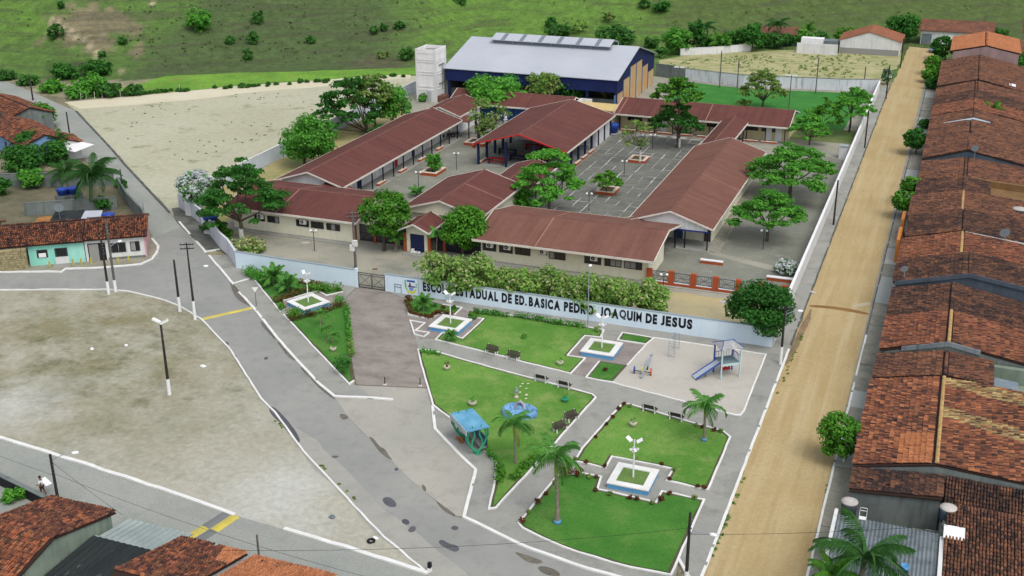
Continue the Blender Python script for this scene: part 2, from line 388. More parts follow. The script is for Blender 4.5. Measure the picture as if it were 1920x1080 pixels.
def leafm(name, a, b, c, trans=.4):
    """foliage: every leaf its own shade, larger clumps drift between tones"""
    t = NT(name); g = t.node('ShaderNodeNewGeometry'); oi = t.node('ShaderNodeObjectInfo')
    r = t.mix(t.ramp(g.outputs['Random Per Island'], 0, 1), a, b)
    r = t.mix(t.mul(t.noise(t.pos(), .55, 3, .5, .42, .66), .7), r, c)
    hv = t.mix(oi.outputs['Random'], (.88, .9, .9, 1), (1.12, 1.1, 1.05, 1)); r = t.mix(1., r, hv, 'MULTIPLY')
    t.col(r).rough(.75); t.b.inputs['Specular IOR Level'].default_value = .2
    tr = t.node('ShaderNodeBsdfTranslucent'); t.l.new(r, tr.inputs[0]); mx = t.node('ShaderNodeMixShader'); mx.inputs[0].default_value = trans
    t.l.new(t.b.outputs[0], mx.inputs[1]); t.l.new(tr.outputs[0], mx.inputs[2]); t.l.new(mx.outputs[0], t.n['Material Output'].inputs[0])
    return t.m
L_dark = leafm('dark_leaf', S(49, 104, 43, K), S(79, 144, 54, K), S(60, 119, 49, K))
L_mid = leafm('mid_leaf', S(68, 136, 52, K), S(125, 198, 74, K), S(91, 164, 60, K))
L_lime = leafm('lime_leaf', S(66, 124, 38, K), S(108, 166, 54, K), S(84, 144, 44, K), .3)
L_olive = leafm('olive_leaf', S(88, 130, 60, K), S(142, 181, 85, K), S(158, 164, 104, K))
L_pale = leafm('pale_flowering_leaf', S(104, 154, 66, K), S(170, 202, 108, K), S(124, 174, 78, K))
L_ficus = leafm('ficus_leaf', S(58, 116, 34, K), S(104, 164, 52, K), S(76, 138, 40, K), .3)
L_cream = leafm('cream_blossom', S(196, 192, 140, K), S(222, 216, 176, K), S(204, 186, 150, K))
L_white = leafm('white_blossom', S(236, 240, 238, K), S(214, 224, 222, K), S(228, 232, 232, K))
L_palm = leafm('palm_leaf', S(58, 118, 50, K), S(113, 173, 75, K), S(75, 135, 58, K), .15)
L_palmdry = leafm('dry_palm_leaf', S(120, 132, 70, K), S(150, 150, 84, K), S(130, 140, 70, K), .15)
L_red = leafm('red_shrub_leaf', S(88, 50, 34, K), S(134, 76, 48, K), S(84, 74, 40, K))
L_hedge = leafm('hedge_leaf', S(62, 130, 49, K), S(108, 178, 68, K), S(83, 152, 54, K))
L_hedgered = leafm('reddish_hedge_leaf', S(98, 83, 47, K), S(135, 98, 58, K), S(83, 111, 47, K))
L_hill = leafm('hill_shrub_leaf', S(62, 113, 52, K), S(96, 152, 68, K), S(79, 133, 60, K))
L_coco = leafm('coconut_leaf', S(34, 78, 36, K), S(70, 118, 50, K), S(50, 96, 42, K), .15)
# ------------------------------------------------------------------ terrain: flat town shelf, pasture hills behind
_foot = [(0, 140), (130, 158), (250, 150), (480, 137), (780, 126), (900, 82), (1240, 88), (1400, 74), (1520, 60), (1700, 58), (1920, 44)]
_fa = []
for px, py in _foot:
    x, y = G(px, py); _fa.append((math.atan2(x, y), math.hypot(x, y)))
_fa.sort(); FA = np.array([a for a, d in _fa]); FD = np.array([d for a, d in _fa])
def terrain_z(x, y):
    a = math.atan2(x, y); d = math.hypot(x, y); d0 = float(np.interp(a, FA, FD)); t = d-d0
    if y < 60 or t < 0: return 0.
    w = max(0., min(1., (y-60)/60))
    z = .40*(math.sqrt(t*t+14*14)-14)
    k = min(1., t/40)
    z += k*(6*noise.noise(Vector((x*.012, y*.012, 5)))+2.2*noise.noise(Vector((x*.04, y*.04, 9)))+.7*noise.noise(Vector((x*.15, y*.15, 2))))
    return max(0., z)*w if z < 120 else 120*w
def hillpt(px, py):
    """where the sight line of a surveyed hill point meets the terrain"""
    d = CF*FPX + CR*(px-960) + CU*(540-py); d = d/np.linalg.norm(d); t = 120.
    while t < 900:
        p = d*t
        if HC+p[2] <= terrain_z(p[0], p[1]): break
        t += 1.
    return (p[0], p[1], terrain_z(p[0], p[1]))
def _seg(px, py, pts):
    best = 1e9
    for (ax, ay), (bx, by) in zip(pts[:-1], pts[1:]):
        ux, uy = bx-ax, by-ay; t = max(0, min(1, ((px-ax)*ux+(py-ay)*uy)/(ux*ux+uy*uy)))
        best = min(best, math.hypot(px-ax-t*ux, (py-ay-t*uy)*1.6))
    return best
def cover(x, y, z):
    """ground cover colour at a terrain point, cloud shade on the slopes painted in"""
    px, py = P(x, y, z)
    n1 = noise.noise(Vector((x*.05, y*.05, 1))); n2 = noise.noise(Vector((x*.16, y*.16, 4)))
    sm = lambda v, a, b: max(0., min(1., (v-a)/(b-a)))
    c = np.array([.096, .178, .040])
    bright = np.array([.122, .235, .040]); shaded_scrub = np.array([.074, .112, .042]); ero = np.array([.24, .19, .135]); olive = np.array([.084, .122, .035]); path = np.array([.42, .36, .25]); dk = np.array([.03, .06, .016])
    c = c+(bright-c)*.75*sm(90-px+40*n1, -40, 60)*sm(110-py, 0, 60)
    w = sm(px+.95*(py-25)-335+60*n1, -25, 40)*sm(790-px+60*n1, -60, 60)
    c = c+(shaded_scrub-c)*.9*w  # left-mid scrub, its colour darkened to paint in the cloud shadow there
    c = c+(bright-c)*.8*sm(px-740+70*n1, -60, 90)*sm(1290-px+70*n1, -60, 60)
    c = c+(olive-c)*.85*sm(px-1210+60*n1, -50, 70)*sm(70-py+.02*(px-1210)+20*n1, -20, 20)  # right slope: cloud shadow painted in as a darker olive cover
    e = ((px-190)/85)**2+((py-62)/48)**2
    c = c+(ero-c)*.85*sm(.95-e+1.5*n1+1.9*n2+.9*noise.noise(Vector((x*.4, y*.4, 8))), 0, .35)
    e2 = ((px-715)/60)**2+((py-118)/14)**2; c = c+(ero*.55-c)*.5*sm(1-e2+.7*n2, 0, .5)
    pth = min(_seg(px, py, [(95, 38), (118, 54), (150, 72), (172, 88), (182, 106)]), _seg(px, py, [(222, 126), (232, 138)])+2, _seg(px, py, [(270, 0), (285, 6), (275, 10)])+1.5)
    c = c+(path-c)*sm(6.-pth+3*n2, 0, 2.2)
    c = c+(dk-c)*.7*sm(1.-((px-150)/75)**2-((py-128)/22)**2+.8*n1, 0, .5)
    if z <= .001 and py > 150: c = np.array([.30, .27, .19])
    return c
az = np.unique(np.concatenate([np.radians(np.arange(-180, -54, 6.)), np.radians(np.arange(-54, 12, .25)), np.radians(np.arange(12, 181, 6.))]))
rd = np.concatenate([[4, 30, 60, 90, 120, 150, 175], np.arange(190, 300, 2.), np.arange(300, 420, 1.6), [425, 440, 470, 520, 600, 750, 1000, 1500, 2500]])
tv, tf, tc = [], [], []
for d in rd:
    for a in az:
        x, y = d*math.sin(a), d*math.cos(a); z = terrain_z(x, y); tv.append((x, y, z-.03))
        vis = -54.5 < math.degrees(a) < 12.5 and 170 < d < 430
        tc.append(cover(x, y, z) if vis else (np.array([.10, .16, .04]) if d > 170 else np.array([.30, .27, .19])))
NA = len(az)
for i in range(len(rd)-1):
    for j in range(NA-1): tf.append((i*NA+j, i*NA+j+1, (i+1)*NA+j+1, (i+1)*NA+j))
tv.append((0, 0, -.03)); tc.append(np.array([.3, .27, .19])); c0 = len(tv)-1
for j in range(NA-1): tf.append((c0, j+1, j))
me = bpy.data.meshes.new('terrain'); me.from_pydata(tv, [], tf)
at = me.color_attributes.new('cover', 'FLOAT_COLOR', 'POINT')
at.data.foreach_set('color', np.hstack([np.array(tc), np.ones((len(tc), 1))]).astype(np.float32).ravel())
me.polygons.foreach_set('use_smooth', [True]*len(tf))
bm = bmesh.new(); bm.from_mesh(me); bmesh.ops.recalc_face_normals(bm, faces=bm.faces)
if sum(f.normal.z for f in bm.faces) < 0: bmesh.ops.reverse_faces(bm, faces=bm.faces)
bm.to_mesh(me); bm.free()
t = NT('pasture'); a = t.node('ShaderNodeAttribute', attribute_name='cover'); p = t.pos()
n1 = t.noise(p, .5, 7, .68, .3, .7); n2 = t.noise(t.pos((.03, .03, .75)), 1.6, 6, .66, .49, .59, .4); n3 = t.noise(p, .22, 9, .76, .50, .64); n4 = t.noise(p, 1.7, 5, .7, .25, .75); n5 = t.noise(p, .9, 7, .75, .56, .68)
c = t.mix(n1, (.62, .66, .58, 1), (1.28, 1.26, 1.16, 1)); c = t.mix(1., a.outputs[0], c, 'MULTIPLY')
c = t.mix(t.mul(n2, .5), c, (.070, .066, .042, 1)); c = t.mix(t.mul(n3, .4), c, (.034, .060, .018, 1)); c = t.mix(t.mul(n5, .3), c, (.13, .125, .07, 1))
g = t.mix(n4, (.76,)*3+(1,), (1.24,)*3+(1,)); c = t.mix(1., c, g, 'MULTIPLY')
t.bump(n4, .7, .5); t.col(c).rough(.95); me.materials.append(t.m)
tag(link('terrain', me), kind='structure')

# ------------------------------------------------------------------ ground sheets
def ground(name, pts, z, m, thick=0.):
    b = MB()
    if thick: b.prism(pts, z-thick, z)
    else: b.poly(pts, z)
    return tag(b.build(name, m), kind='structure')
RX0, RX1 = -11.75, -5.1        # the dirt street
ground('field_ground', jag(GP([(145, 211), (128, 190), (200, 184), (300, 178), (420, 167), (480, 163), (600, 152), (690, 145), (782, 142)])+[(-97.3, 205), (-97.2, 175), (-96.6, 150), (-96.2, 124.5)]+GP([(325, 405), (318, 398), (235, 310), (205, 275)]), 3, .5, 1), .004, M_sandfield)
ground('field_track', jag(GP([(120, 192), (200, 184), (300, 176), (420, 163), (480, 159), (600, 150), (690, 143), (770, 140), (770, 147), (690, 153), (600, 163), (480, 172), (380, 185), (240, 198), (150, 204)]), 3, .5, 2), .010, mat('track_sand', S(204, 196, 168, K), S(212, 205, 182, K), .12, famt=.06, fine=3))
ground('meadow', jag(GP([(225, 166), (310, 143), (400, 139), (480, 136), (640, 132), (785, 126), (785, 140), (690, 143), (600, 150), (480, 158), (420, 163), (300, 175), (235, 180)]), 3, .8, 3), .016, M_meadow)
ground('vacant_lot', jag(GP([(-330, 560), (0, 545), (200, 544), (237, 547), (300, 562), (337, 576), (377, 600), (430, 655), (490, 750), (516, 776), (570, 850), (650, 935), (720, 1010), (800, 1075), (700, 1043), (540, 995), (440, 966), (300, 917), (150, 868), (0, 822), (-330, 715)]), 3, .12, 4), .008, M_lot)
ground('main_road', GP([(-330, 520), (0, 509), (93, 508), (175, 504), (265, 497), (290, 480), (297, 463), (288, 446), (340, 425), (385, 473), (437, 533), (480, 583), (520, 635), (560, 680), (600, 722), (627, 744), (655, 785), (700, 830), (770, 900), (800, 925), (850, 968), (870, 972), (990, 1030), (1100, 1068), (1170, 1087), (1265, 1112), (1310, 1200), (1300, 1500), (700, 1500), (860, 1200), (800, 1075), (720, 1010), (650, 935), (570, 850), (516, 776), (490, 750), (430, 655), (377, 600), (337, 576), (300, 562), (237, 547), (200, 544), (0, 545), (-330, 560)]), .012, M_asphalt)
ground('back_road', GP([(-330, 715), (0, 822), (150, 868), (300, 917), (440, 966), (540, 995), (700, 1043), (803, 1076)])+[(-29, 52), (-50, 53), (-75, 56.5), (-95, 62)], .006, M_cobble)
ground('side_road', GP([(-150, 140), (0, 176), (60, 191), (125, 256), (150, 291), (225, 361), (275, 425), (288, 446), (340, 425), (318, 399), (235, 310), (205, 275), (145, 210), (50, 168), (0, 148), (-150, 110)]), .010, M_cobble)
ground('dirt_street', jag([(RX1, 30), (RX1, 282), (-11, 284), (RX0+.6, 260), (RX0, 232), (RX0, 66), (-13.4, 64), (-14.5, 56), (-14, 30)], 2.5, .25, 5), .006, M_road)
ground('ridged_field', jag(GP([(1235, 113), (1310, 100), (1400, 97), (1510, 92), (1690, 98), (1690, 118), (1652, 150)])+[(-14.5, 231), (-20, 229.3), (-38, 227.2), (-56, 231)], 3, .6, 6), .004, M_nfield)
ground('schoolyard', [(-97, 205), (-97.2, 175), (-96.6, 150), (-95.8, 123.3), (-88.5, 118.1), (-81.1, 111.3), (-75.5, 106.2), (-13.6, 105.8), (-13.4, 150), (-13.4, 231), (-20, 229), (-38.8, 226.8), (-50.9, 229), (-58, 231)], .002, M_yard)
ground('yard_path', jag([(-96, 146), (-95.4, 124), (-86.8, 119.5), (-85.6, 131), (-85.6, 175), (-96, 190)], 2, .4, 7), .008, mat('west_yard_soil', S(170, 158, 112, K), S(150, 148, 96, K), .15, c3=S(110, 124, 66, K), sc3=.3, famt=.12, fine=3))
ground('yard_court', jag([(-75.2, 131), (-62, 137), (-51.5, 137), (-51.5, 184), (-80, 184), (-79, 170), (-75.3, 170)], 2, .1, 8), .008, M_grey)
ground('yard_sand', jag([(-38, 106.3), (-13.8, 106.2), (-13.8, 116.8), (-29, 116.8), (-49, 117), (-46, 110)], 2, .6, 9), .008, M_yardsand)
ground('yard_east', jag([(-23.8, 131), (-13.6, 128), (-13.6, 178), (-22, 183), (-24.2, 168)], 2, .3, 12), .008, M_grey)
ground('yard_front', [(-29.3, 119.4), (-18.9, 119.4), (-13.7, 119), (-13.7, 126), (-25, 130.4), (-35, 131), (-35, 126)], .010, M_grey)
ground('pitch', jag([(-50, 198.5), (-24, 196.6), (-16.5, 198), (-15, 229), (-20, 227.8), (-38.8, 225.4), (-50.9, 228)], 3, .4, 10), .014, M_field)
ground('east_lawn', jag([(-24.2, 189), (-14.2, 189), (-14, 198), (-17, 198), (-24, 196.8)], 2, .4, 11), .012, mat('thin_grass', S(82, 112, 54, K), S(120, 124, 80, K), .2, famt=.15, fine=4))
# courtyard of separate cast slabs over pale mortar
cy = ground('courtyard_base', [(-51.6, 128), (-35.4, 128), (-35.4, 184), (-51.6, 184)], .020, M_joint)
rr = random.Random(3); slabs = [MB().box(-.9+.08, .9-.06, -1.05+.07, 1.05-.06, 0, .035).mesh('slab', M_slab), MB().box(-.9+.05, .9-.1, -1.05+.06, 1.05-.13, 0, .03).mesh('slab', M_slab)]
for i in range(9):
    for j in range(26):
        if rr.random() < .004: continue
        link('slab', rr.choice(slabs), cy, (-50.7+1.8*i+rr.uniform(-.04, .04), 129.2+2.1*j+rr.uniform(-.05, .05), .021), (0, 0, rr.uniform(-.012, .012)))

PZ = .10
def prism_ground(name, pts, m, z=PZ): return ground(name, pts, z, m, z+.02)
prism_ground('west_pavement', GP([(322, 392), (330, 415), (385, 473), (412, 470), (430, 481)])+[(-81.1, 111.35), (-88.5, 118.15), (-95.8, 123.4)], mat('mossy_concrete', S(92, 94, 88, K), S(120, 120, 112, K), .5, c3=S(62, 66, 58, K), sc3=.8, famt=.12))
prism_ground('garden_pavement', GP([(392, 480), (437, 533), (480, 583), (520, 635), (560, 680), (600, 722), (627, 744), (700, 749), (664, 722), (652, 640), (648, 560)])+[(-59.5, 106.0), (-75.5, 106.25), (-78.8, 109.55)], M_conc)
prism_ground('brick_driveway', [(-59.4, 106.0), (-56.0, 105.9)]+GP([(760, 562), (766, 592), (772, 605), (785, 660), (795, 700), (803, 728), (668, 722), (653, 640), (649, 560)]), M_drive, .07)
ground('concrete_apron', GP([(627, 745), (668, 723), (803, 729), (806, 745), (811, 762), (817, 806), (860, 852), (892, 884), (870, 970), (850, 966), (800, 925), (770, 900), (700, 830), (655, 785)]), .03, M_apron, .05)
prism_ground('plaza_pavement', [(-55.9, 105.9), (-13.4, 105.8), (-13.35, 107), (RX0, 107), (RX0, 64.8)]+GP([(1272, 1050), (1262, 1112), (1170, 1087), (1100, 1068), (990, 1030), (870, 972), (892, 882), (860, 851), (816, 805), (810, 760), (804, 728), (795, 700), (785, 660), (772, 605), (766, 592), (760, 562)]), M_conc)
prism_ground('street_pavement', [(-13.36, 107.02), (RX0, 107.02), (RX0, 236), (-13.36, 236)], M_conc)
sp = prism_ground('house_pavement', [(RX1, 45), (-3.2, 45), (-3.2, 252), (RX1-.5, 252)], M_conc)
rr = random.Random(5); yy = 46.
pm = [flat('pavement_tile', S(172, 176, 170, K)), mat('pavement_dark', S(140, 139, 127, K), S(158, 155, 141, K), .6, c3=S(110, 110, 98, K), sc3=.8)]
while yy < 250:
    L = rr.uniform(3, 6.5); k = rr.choice((0, 1, 1, 1)) if not 118 < yy < 126 else 0
    MB().box(RX1+.12, -3.3, yy, min(yy+L-.06, 251), PZ, PZ+rr.choice((.03, .06, .12))).build('paving_bay', pm[k], sp); yy += L
def kerb(name, pts, w=.17, z0=-.01, z1=.15, m=None, closed=False, parent=None):
    rk = random.Random(int(abs(pts[0][0])*97+abs(pts[0][1])*13)); q = []; n = len(pts)
    for i in range(n if closed else n-1):
        a, c = Vector(pts[i]), Vector(pts[(i+1) % n]); k = max(1, int((c-a).length/1.1)); nn = Vector((-(c-a).y, (c-a).x)); nn = nn.normalized() if nn.length > 0 else nn
        for j in range(k): p_ = a.lerp(c, j/k)+(nn*rk.uniform(-.022, .022) if j else Vector((0, 0))); q.append((p_.x, p_.y))
    if not closed: q.append(tuple(pts[-1])[:2])
    sb = MB().strip(q, w, z0, z1, closed)
    for i in range(len(q)):
        dz = rk.uniform(-.025, .012) if rk.random() < .85 else -.06
        for k in (1, 2): v_ = sb.v[i*4+k]; sb.v[i*4+k] = (v_[0], v_[1], v_[2]+dz)
    o = sb.build(name, m or M_kerb, parent)
    if parent is None: tag(o, kind='structure')
    return o
def wob(pts, step=2.5, amp=.06): return jag(pts+[pts[-1]], step, amp, 3)[:-1] if False else pts
kerb('white_kerb', GP([(-330, 559), (0, 544.5), (200, 543.5), (237, 546.5), (300, 561), (337, 575), (377, 599), (430, 654), (490, 749), (516, 775), (570, 849), (650, 934), (720, 1009), (802, 1076)]), .16)
kerb('white_kerb', GP([(-330, 714), (0, 821.5), (150, 867.5), (300, 916.5), (440, 966)]), .34)
kerb('white_kerb', GP([(533, 993), (620, 1018), (700, 1043), (802, 1076)]), .34)
kerb('white_kerb', GP([(336, 417), (385, 473), (412, 469)]), .28)
kerb('white_kerb', GP([(392, 480), (437, 533), (468, 524)]), .26)
kerb('white_kerb', GP([(448, 548), (480, 583), (520, 635), (560, 680), (600, 722), (627, 744), (700, 747.5), (737, 751)]), .26)
kerb('white_kerb', GP([(811, 762), (816, 806), (860, 852), (892, 883), (870, 971), (990, 1029), (1100, 1067), (1170, 1086), (1230, 1102)]), .26)
kerb('white_kerb', [(RX0-.06, 106), (RX0-.06, 64.7)]+GP([(1272, 1049)]), .22)
kerb('grey_kerb', [(RX0-.05, 236), (RX0-.05, 107)], .14, m=M_kerbgrey)
kerb('white_kerb', [(RX1+.05, 45), (RX1+.08, 60), (RX1+.02, 80), (RX1+.07, 112)], .18)
kerb('grey_kerb', [(RX1+.05, 112.1), (RX1+.05, 252)], .16, m=M_kerbgrey)
kerb('grey_kerb', GP([(143, 209), (205, 275), (235, 310), (318, 399)]), .3, m=M_kerbgrey)
kerb('house_kerb', GP([(-330, 515), (0, 511), (93, 510)]), .3); kerb('house_kerb', GP([(93, 510), (115, 511), (124, 505), (175, 503.5), (235, 499), (265, 496), (285, 486), (294, 475), (297, 463), (285, 448)]), .3)
prism_ground('corner_pavement', GP([(-330, 514), (0, 510), (93, 509), (115, 510), (124, 504), (175, 503), (235, 498), (265, 495), (285, 485), (294, 474), (296, 463), (284, 449), (262, 470), (150, 470), (-100, 470), (-330, 470)]), mat('corner_concrete', S(140, 138, 122, K), S(160, 156, 140, K), .4, c3=S(110, 108, 94, K), sc3=.6))

# speed humps, patches, silt
def chaikin(p, k=2):
    for _ in range(k):
        q = []
        for i in range(len(p)): a, b = p[i], p[(i+1) % len(p)]; q += [(a[0]*.75+b[0]*.25, a[1]*.75+b[1]*.25), (a[0]*.25+b[0]*.75, a[1]*.25+b[1]*.75)]
        p = q
    return p
def patch(name, pts, m, z=.018, kind='structure'): return tag(MB().poly(jag(chaikin(GP(pts)), .3, .10, 1), z).build(name, m), kind=kind)
hump = MB(); a, b_ = Vector(G(377, 599)), Vector(G(474, 577)); dr = (b_-a).normalized(); n_ = Vector((-dr.y, dr.x))
def humpmesh(a, b, w, h, name, m):
    dr = (b-a).normalized(); n = Vector((-dr.y, dr.x)); bb = MB()
    prof = [(-w/2, .012), (-w/4, h*.8), (0, h), (w/4, h*.8), (w/2, .012)]; v = []
    for e in (a, b):
        for u, z in prof: q = e+n*u; v.append((q.x, q.y, z))
    bb.add(v, [(i, i+1, 6+i, 5+i) for i in range(4)]); return bb.build(name, m)
tag(humpmesh(a, b_, .62, .10, 'speed_hump', M_yellow), 'worn yellow speed hump across the asphalt road beside the low poles', 'speed hump')
hs = [G(442, 968), G(401, 995), G(360, 1021)]; wv = Vector(G(425, 962))-Vector(G(442, 968))
hp = thing('speed_hump', (hs[1][0], hs[1][1], 0), 'chequered yellow and grey speed hump on the road by the tiled houses', 'speed hump')
mg = flat('hump_grey', S(120, 122, 122, K))
for k in range(2):
    for j in range(2):
        a = Vector(hs[k])+wv*(j*.95); b = Vector(hs[k+1])+wv*(j*.95)
        o = humpmesh(a, b, wv.length*.9, .07, 'hump_block', M_yellow if (k+j) % 2 == 0 else mg); o.parent = hp; o.location = -hp.location
for i, q in enumerate([[(716, 935), (728, 931), (740, 938), (745, 950), (733, 952), (720, 945)], [(752, 976), (760, 972), (769, 978), (766, 985), (756, 983)], [(764, 994), (772, 986), (781, 988), (778, 997), (768, 999)], [(822, 1014), (830, 1012), (842, 1020), (856, 1022), (863, 1031), (853, 1036), (838, 1029), (824, 1021)], [(844, 990), (852, 985), (861, 989), (857, 995), (849, 994)], [(503, 763), (513, 762), (530, 778), (550, 800), (564, 826), (559, 832), (545, 818), (528, 795), (508, 778)], [(738, 880), (744, 876), (748, 881), (743, 884)], [(893+490-960, 640), (430, 643), (428, 649), (421, 646)], [(918-480, 664), (445, 668), (440, 672)], [(494, 650+22), (500, 668), (504, 672), (498, 676)], [(620, 856), (632, 854), (636, 857), (626, 860)]]):
    patch('asphalt_patch', q, M_patch)
for q in [[(690, 818), (700, 822), (712, 838), (722, 842), (729, 855), (738, 865), (725, 858), (712, 848), (702, 834)], [(790, 908), (798, 912), (800, 924), (792, 918)], [(815, 937), (826, 945), (840, 955), (857, 968), (845, 966), (828, 955)], [(428, 522), (440, 534), (452, 540), (470, 563), (479, 578), (468, 574), (450, 566), (438, 552)], [(487, 601), (497, 608), (516, 626), (518, 640), (505, 626), (492, 612)], [(517, 638), (530, 648), (550, 662), (556, 678), (546, 674), (532, 660)], [(560, 688), (572, 690), (598, 716), (625, 742), (630, 752), (600, 730)], [(637, 775), (648, 778), (655, 784), (645, 788), (638, 784)], [(962, 1034), (990, 1042), (1020, 1053), (1012, 1058), (990, 1055), (975, 1044)], [(1005, 1063), (1025, 1062), (1048, 1072), (1052, 1082), (1020, 1078)]]:
    patch('silt_puddle', q, M_stain, .034)
patch('earth_gully', [(1497, 620), (1513, 590), (1523, 574), (1520, 600), (1512, 615), (1497, 650), (1480, 680), (1470, 690), (1478, 660)], mat('gully_mud', S(150, 128, 96, K), S(120, 104, 84, K), .6, famt=.15), .012)
patch('earth_gully', [(1516, 571), (1560, 574), (1600, 580), (1632, 588), (1628, 591), (1590, 584), (1550, 578), (1518, 576)], mat('gully_brown', S(150, 112, 62, K), S(126, 96, 60, K), .8, famt=.15), .012)
patch('white_spill', [(1598, 572), (1630, 565), (1636, 572), (1600, 577)], mat('lime_dust', S(190, 182, 158, K), S(178, 168, 138, K), .25, famt=.06), .013)

ground('road_dust', jag(GP([(516, 779), (530, 778), (600, 830), (680, 915), (760, 985), (830, 1040), (930, 1130), (870, 1180), (800, 1077), (720, 1012), (650, 937), (570, 852)]), 1.2, .35, 21), .0155, mat('dusty_asphalt', S(158, 157, 149, K), S(168, 166, 157, K), .3, c3=S(144, 144, 138, K), sc3=.8, famt=.09, fine=8))

ground('garden_soil', jag(GP([(-120, 330), (70, 318), (225, 340), (268, 412), (250, 428), (110, 415), (-120, 440)]), 2, .4, 31), .012, mat('dark_yard_soil', S(120, 112, 92, K), S(92, 92, 70, K), .3, c3=S(70, 80, 50, K), sc3=.5, famt=.15))
# ------------------------------------------------------------------ school buildings
def ctr(x0, x1, y0, y1): return ((x0+x1)/2, (y0+y1)/2, 0)
def roofprof(e0, e1, rc, ez, rz, th): return [(e0, ez), (rc, rz), (e1, ez), (e1, ez-th), (rc, rz-th), (e0, ez-th)]
def rz_at(u, e0, e1, rc, ez, rz): return ez+(rz-ez)*((u-e0)/(rc-e0) if u < rc else (e1-u)/(e1-rc))
def gabled(t, axis, a0, a1, e0, e1, ez, rz, wall, rc=None, roofm=None, wm=None, seams=(), fas=True, gfas=(1, 1), capm=None, th=.14, wname='wall'):
    """gable roof on thing t with walls=(wa0,wa1,wu0,wu1)"""
    rc = (e0+e1)/2 if rc is None else rc
    rm = roofm or (M_roofx if axis == 'x' else M_roofy)
    roof = MB().ext(roofprof(e0, e1, rc, ez, rz, th), axis, a0, a1).build('roof', rm, t, True)
    b = MB(); b.ext([(rc-.16, rz-.03), (rc-.08, rz+.06), (rc+.08, rz+.06), (rc+.16, rz-.03)], axis, a0+.02, a1-.02); b.build('ridge_cap', capm or M_ridge, t, True)
    for s in seams:
        q = MB()
        for ea, sg in ((e0, 1), (e1, -1)):
            v = [(ea+sg*.02, ez+.03), (rc-sg*.17, rz_at(rc-sg*.17, e0, e1, rc, ez, rz)+.03)]
            q.ext([v[0], v[1], (v[1][0], v[1][1]-.06), (v[0][0], v[0][1]-.06)], axis, s-.07, s+.07)
        q.build('roof_seam', M_seam, t, True)
    if fas:
        for ea, sg in ((e0, -1), (e1, 1)): MB().ext([(ea+sg*.003, ez-.26), (ea+sg*.003, ez-.01), (ea+sg*.09, ez-.01), (ea+sg*.09, ez-.26)], axis, a0, a1).build('eave_board', M_fascia, t, True)
        for k, (aa, sg) in enumerate(((a0, -1), (a1, 1))):
            if gfas[k]:
                d = .2; MB().ext([(e0, ez+.03), (rc, rz+.03), (e1, ez+.03), (e1, ez+.03-d), (rc, rz+.03-d), (e0, ez+.03-d)], axis, min(aa+sg*.004, aa+sg*.1), max(aa+sg*.004, aa+sg*.1)).build('gable_board', M_fascia, t, True)
    if wall:
        wa0, wa1, w0, w1 = wall; f = lambda u: rz_at(u, e0, e1, rc, ez, rz)-th-.03
        pr = [(w0, 0), (w0, f(w0))]+([(rc, f(rc))] if w0 < rc < w1 else [])+[(w1, f(w1)), (w1, 0)]
        MB().ext(pr, axis, wa0, wa1).build(wname, wm or M_cream, t, True)
    return roof
def window(t, face, c, u0, u1, z0, z1, n=3, out=-1, shade=0, bars=False):
    """face 'y' (plane y=c) or 'x'; out = outward sign. frame proud of the wall, panes recessed in it"""
    fr = MB(); w = .06
    def bx(b, a0, a1, d0, d1, za, zb):
        lo, hi = sorted((c+out*d0, c+out*d1))
        b.box(a0, a1, lo, hi, za, zb) if face == 'y' else b.box(lo, hi, a0, a1, za, zb)
    bx(fr, u0, u1, .003, .09, z0, z0+w); bx(fr, u0, u1, .003, .09, z1-w, z1); bx(fr, u0, u0+w, .003, .09, z0+w, z1-w); bx(fr, u1-w, u1, .003, .09, z0+w, z1-w)
    st = (u1-u0-2*w)/n
    for i in range(1, n): bx(fr, u0+w+st*i-.02, u0+w+st*i+.02, .005, .075, z0+w, z1-w)
    f = fr.build('window', M_frame, t, True)
    for i in range(n):
        p = MB(); bx(p, u0+w+st*i+.022, u0+w+st*(i+1)-.022, .008, .03, z0+w+.002, z1-w-.002)
        o = p.build('pane', M_shade if i in (shade if hasattr(shade, '__len__') else ()) else M_glass, t, True); o.parent = f
    return f
AC_ME = [MB().box(-.42, .42, -.36, 0, -.3, .3).mesh('ac_unit', M_ac), None, None]
_b = MB(); _b.lathe([(.23, 0), (.23, .02)], n=16)
AC_ME[1] = _b.mesh('ac_fan', M_black); AC_ME[2] = MB().lathe([(.07, 0), (.07, .03)], n=10).mesh('ac_hub', M_ac)
def ac(t, x, y, z, rz=0):
    o = link('air_conditioner', AC_ME[0], t, (x-t.location.x, y-t.location.y, z), (0, 0, rz))
    f = link('fan_grille', AC_ME[1], o, (-.1, -.364, 0), (math.pi/2, 0, 0)); link('fan_hub', AC_ME[2], o, (-.1, -.388, 0), (math.pi/2, 0, 0))
    o2 = MB().box(-.5, .5, -.3, 0, -.37, -.31).build('bracket', M_frame, o)
POSTM = MB().box(-.075, .075, -.075, .075, 0, 1).mesh('post', M_darkrail)
def post(t, x, y, h, me=None): return link('post', me or POSTM, t, (x-t.location.x, y-t.location.y, 0), scale=(1, 1, h))
def lowwall(t, x0, x1, y0, y1, h=.45, name='bench_wall'):
    o = MB().box(x0, x1, y0, y1, 0, h-.08).build(name, M_orange, t, True)
    MB().box(x0-.03, x1+.03, y0-.03, y1+.03, h-.078, h).build('coping', mat('coping', S(220, 200, 180, K)) if 'coping' not in MATS else MATS['coping'], t, True).parent = o

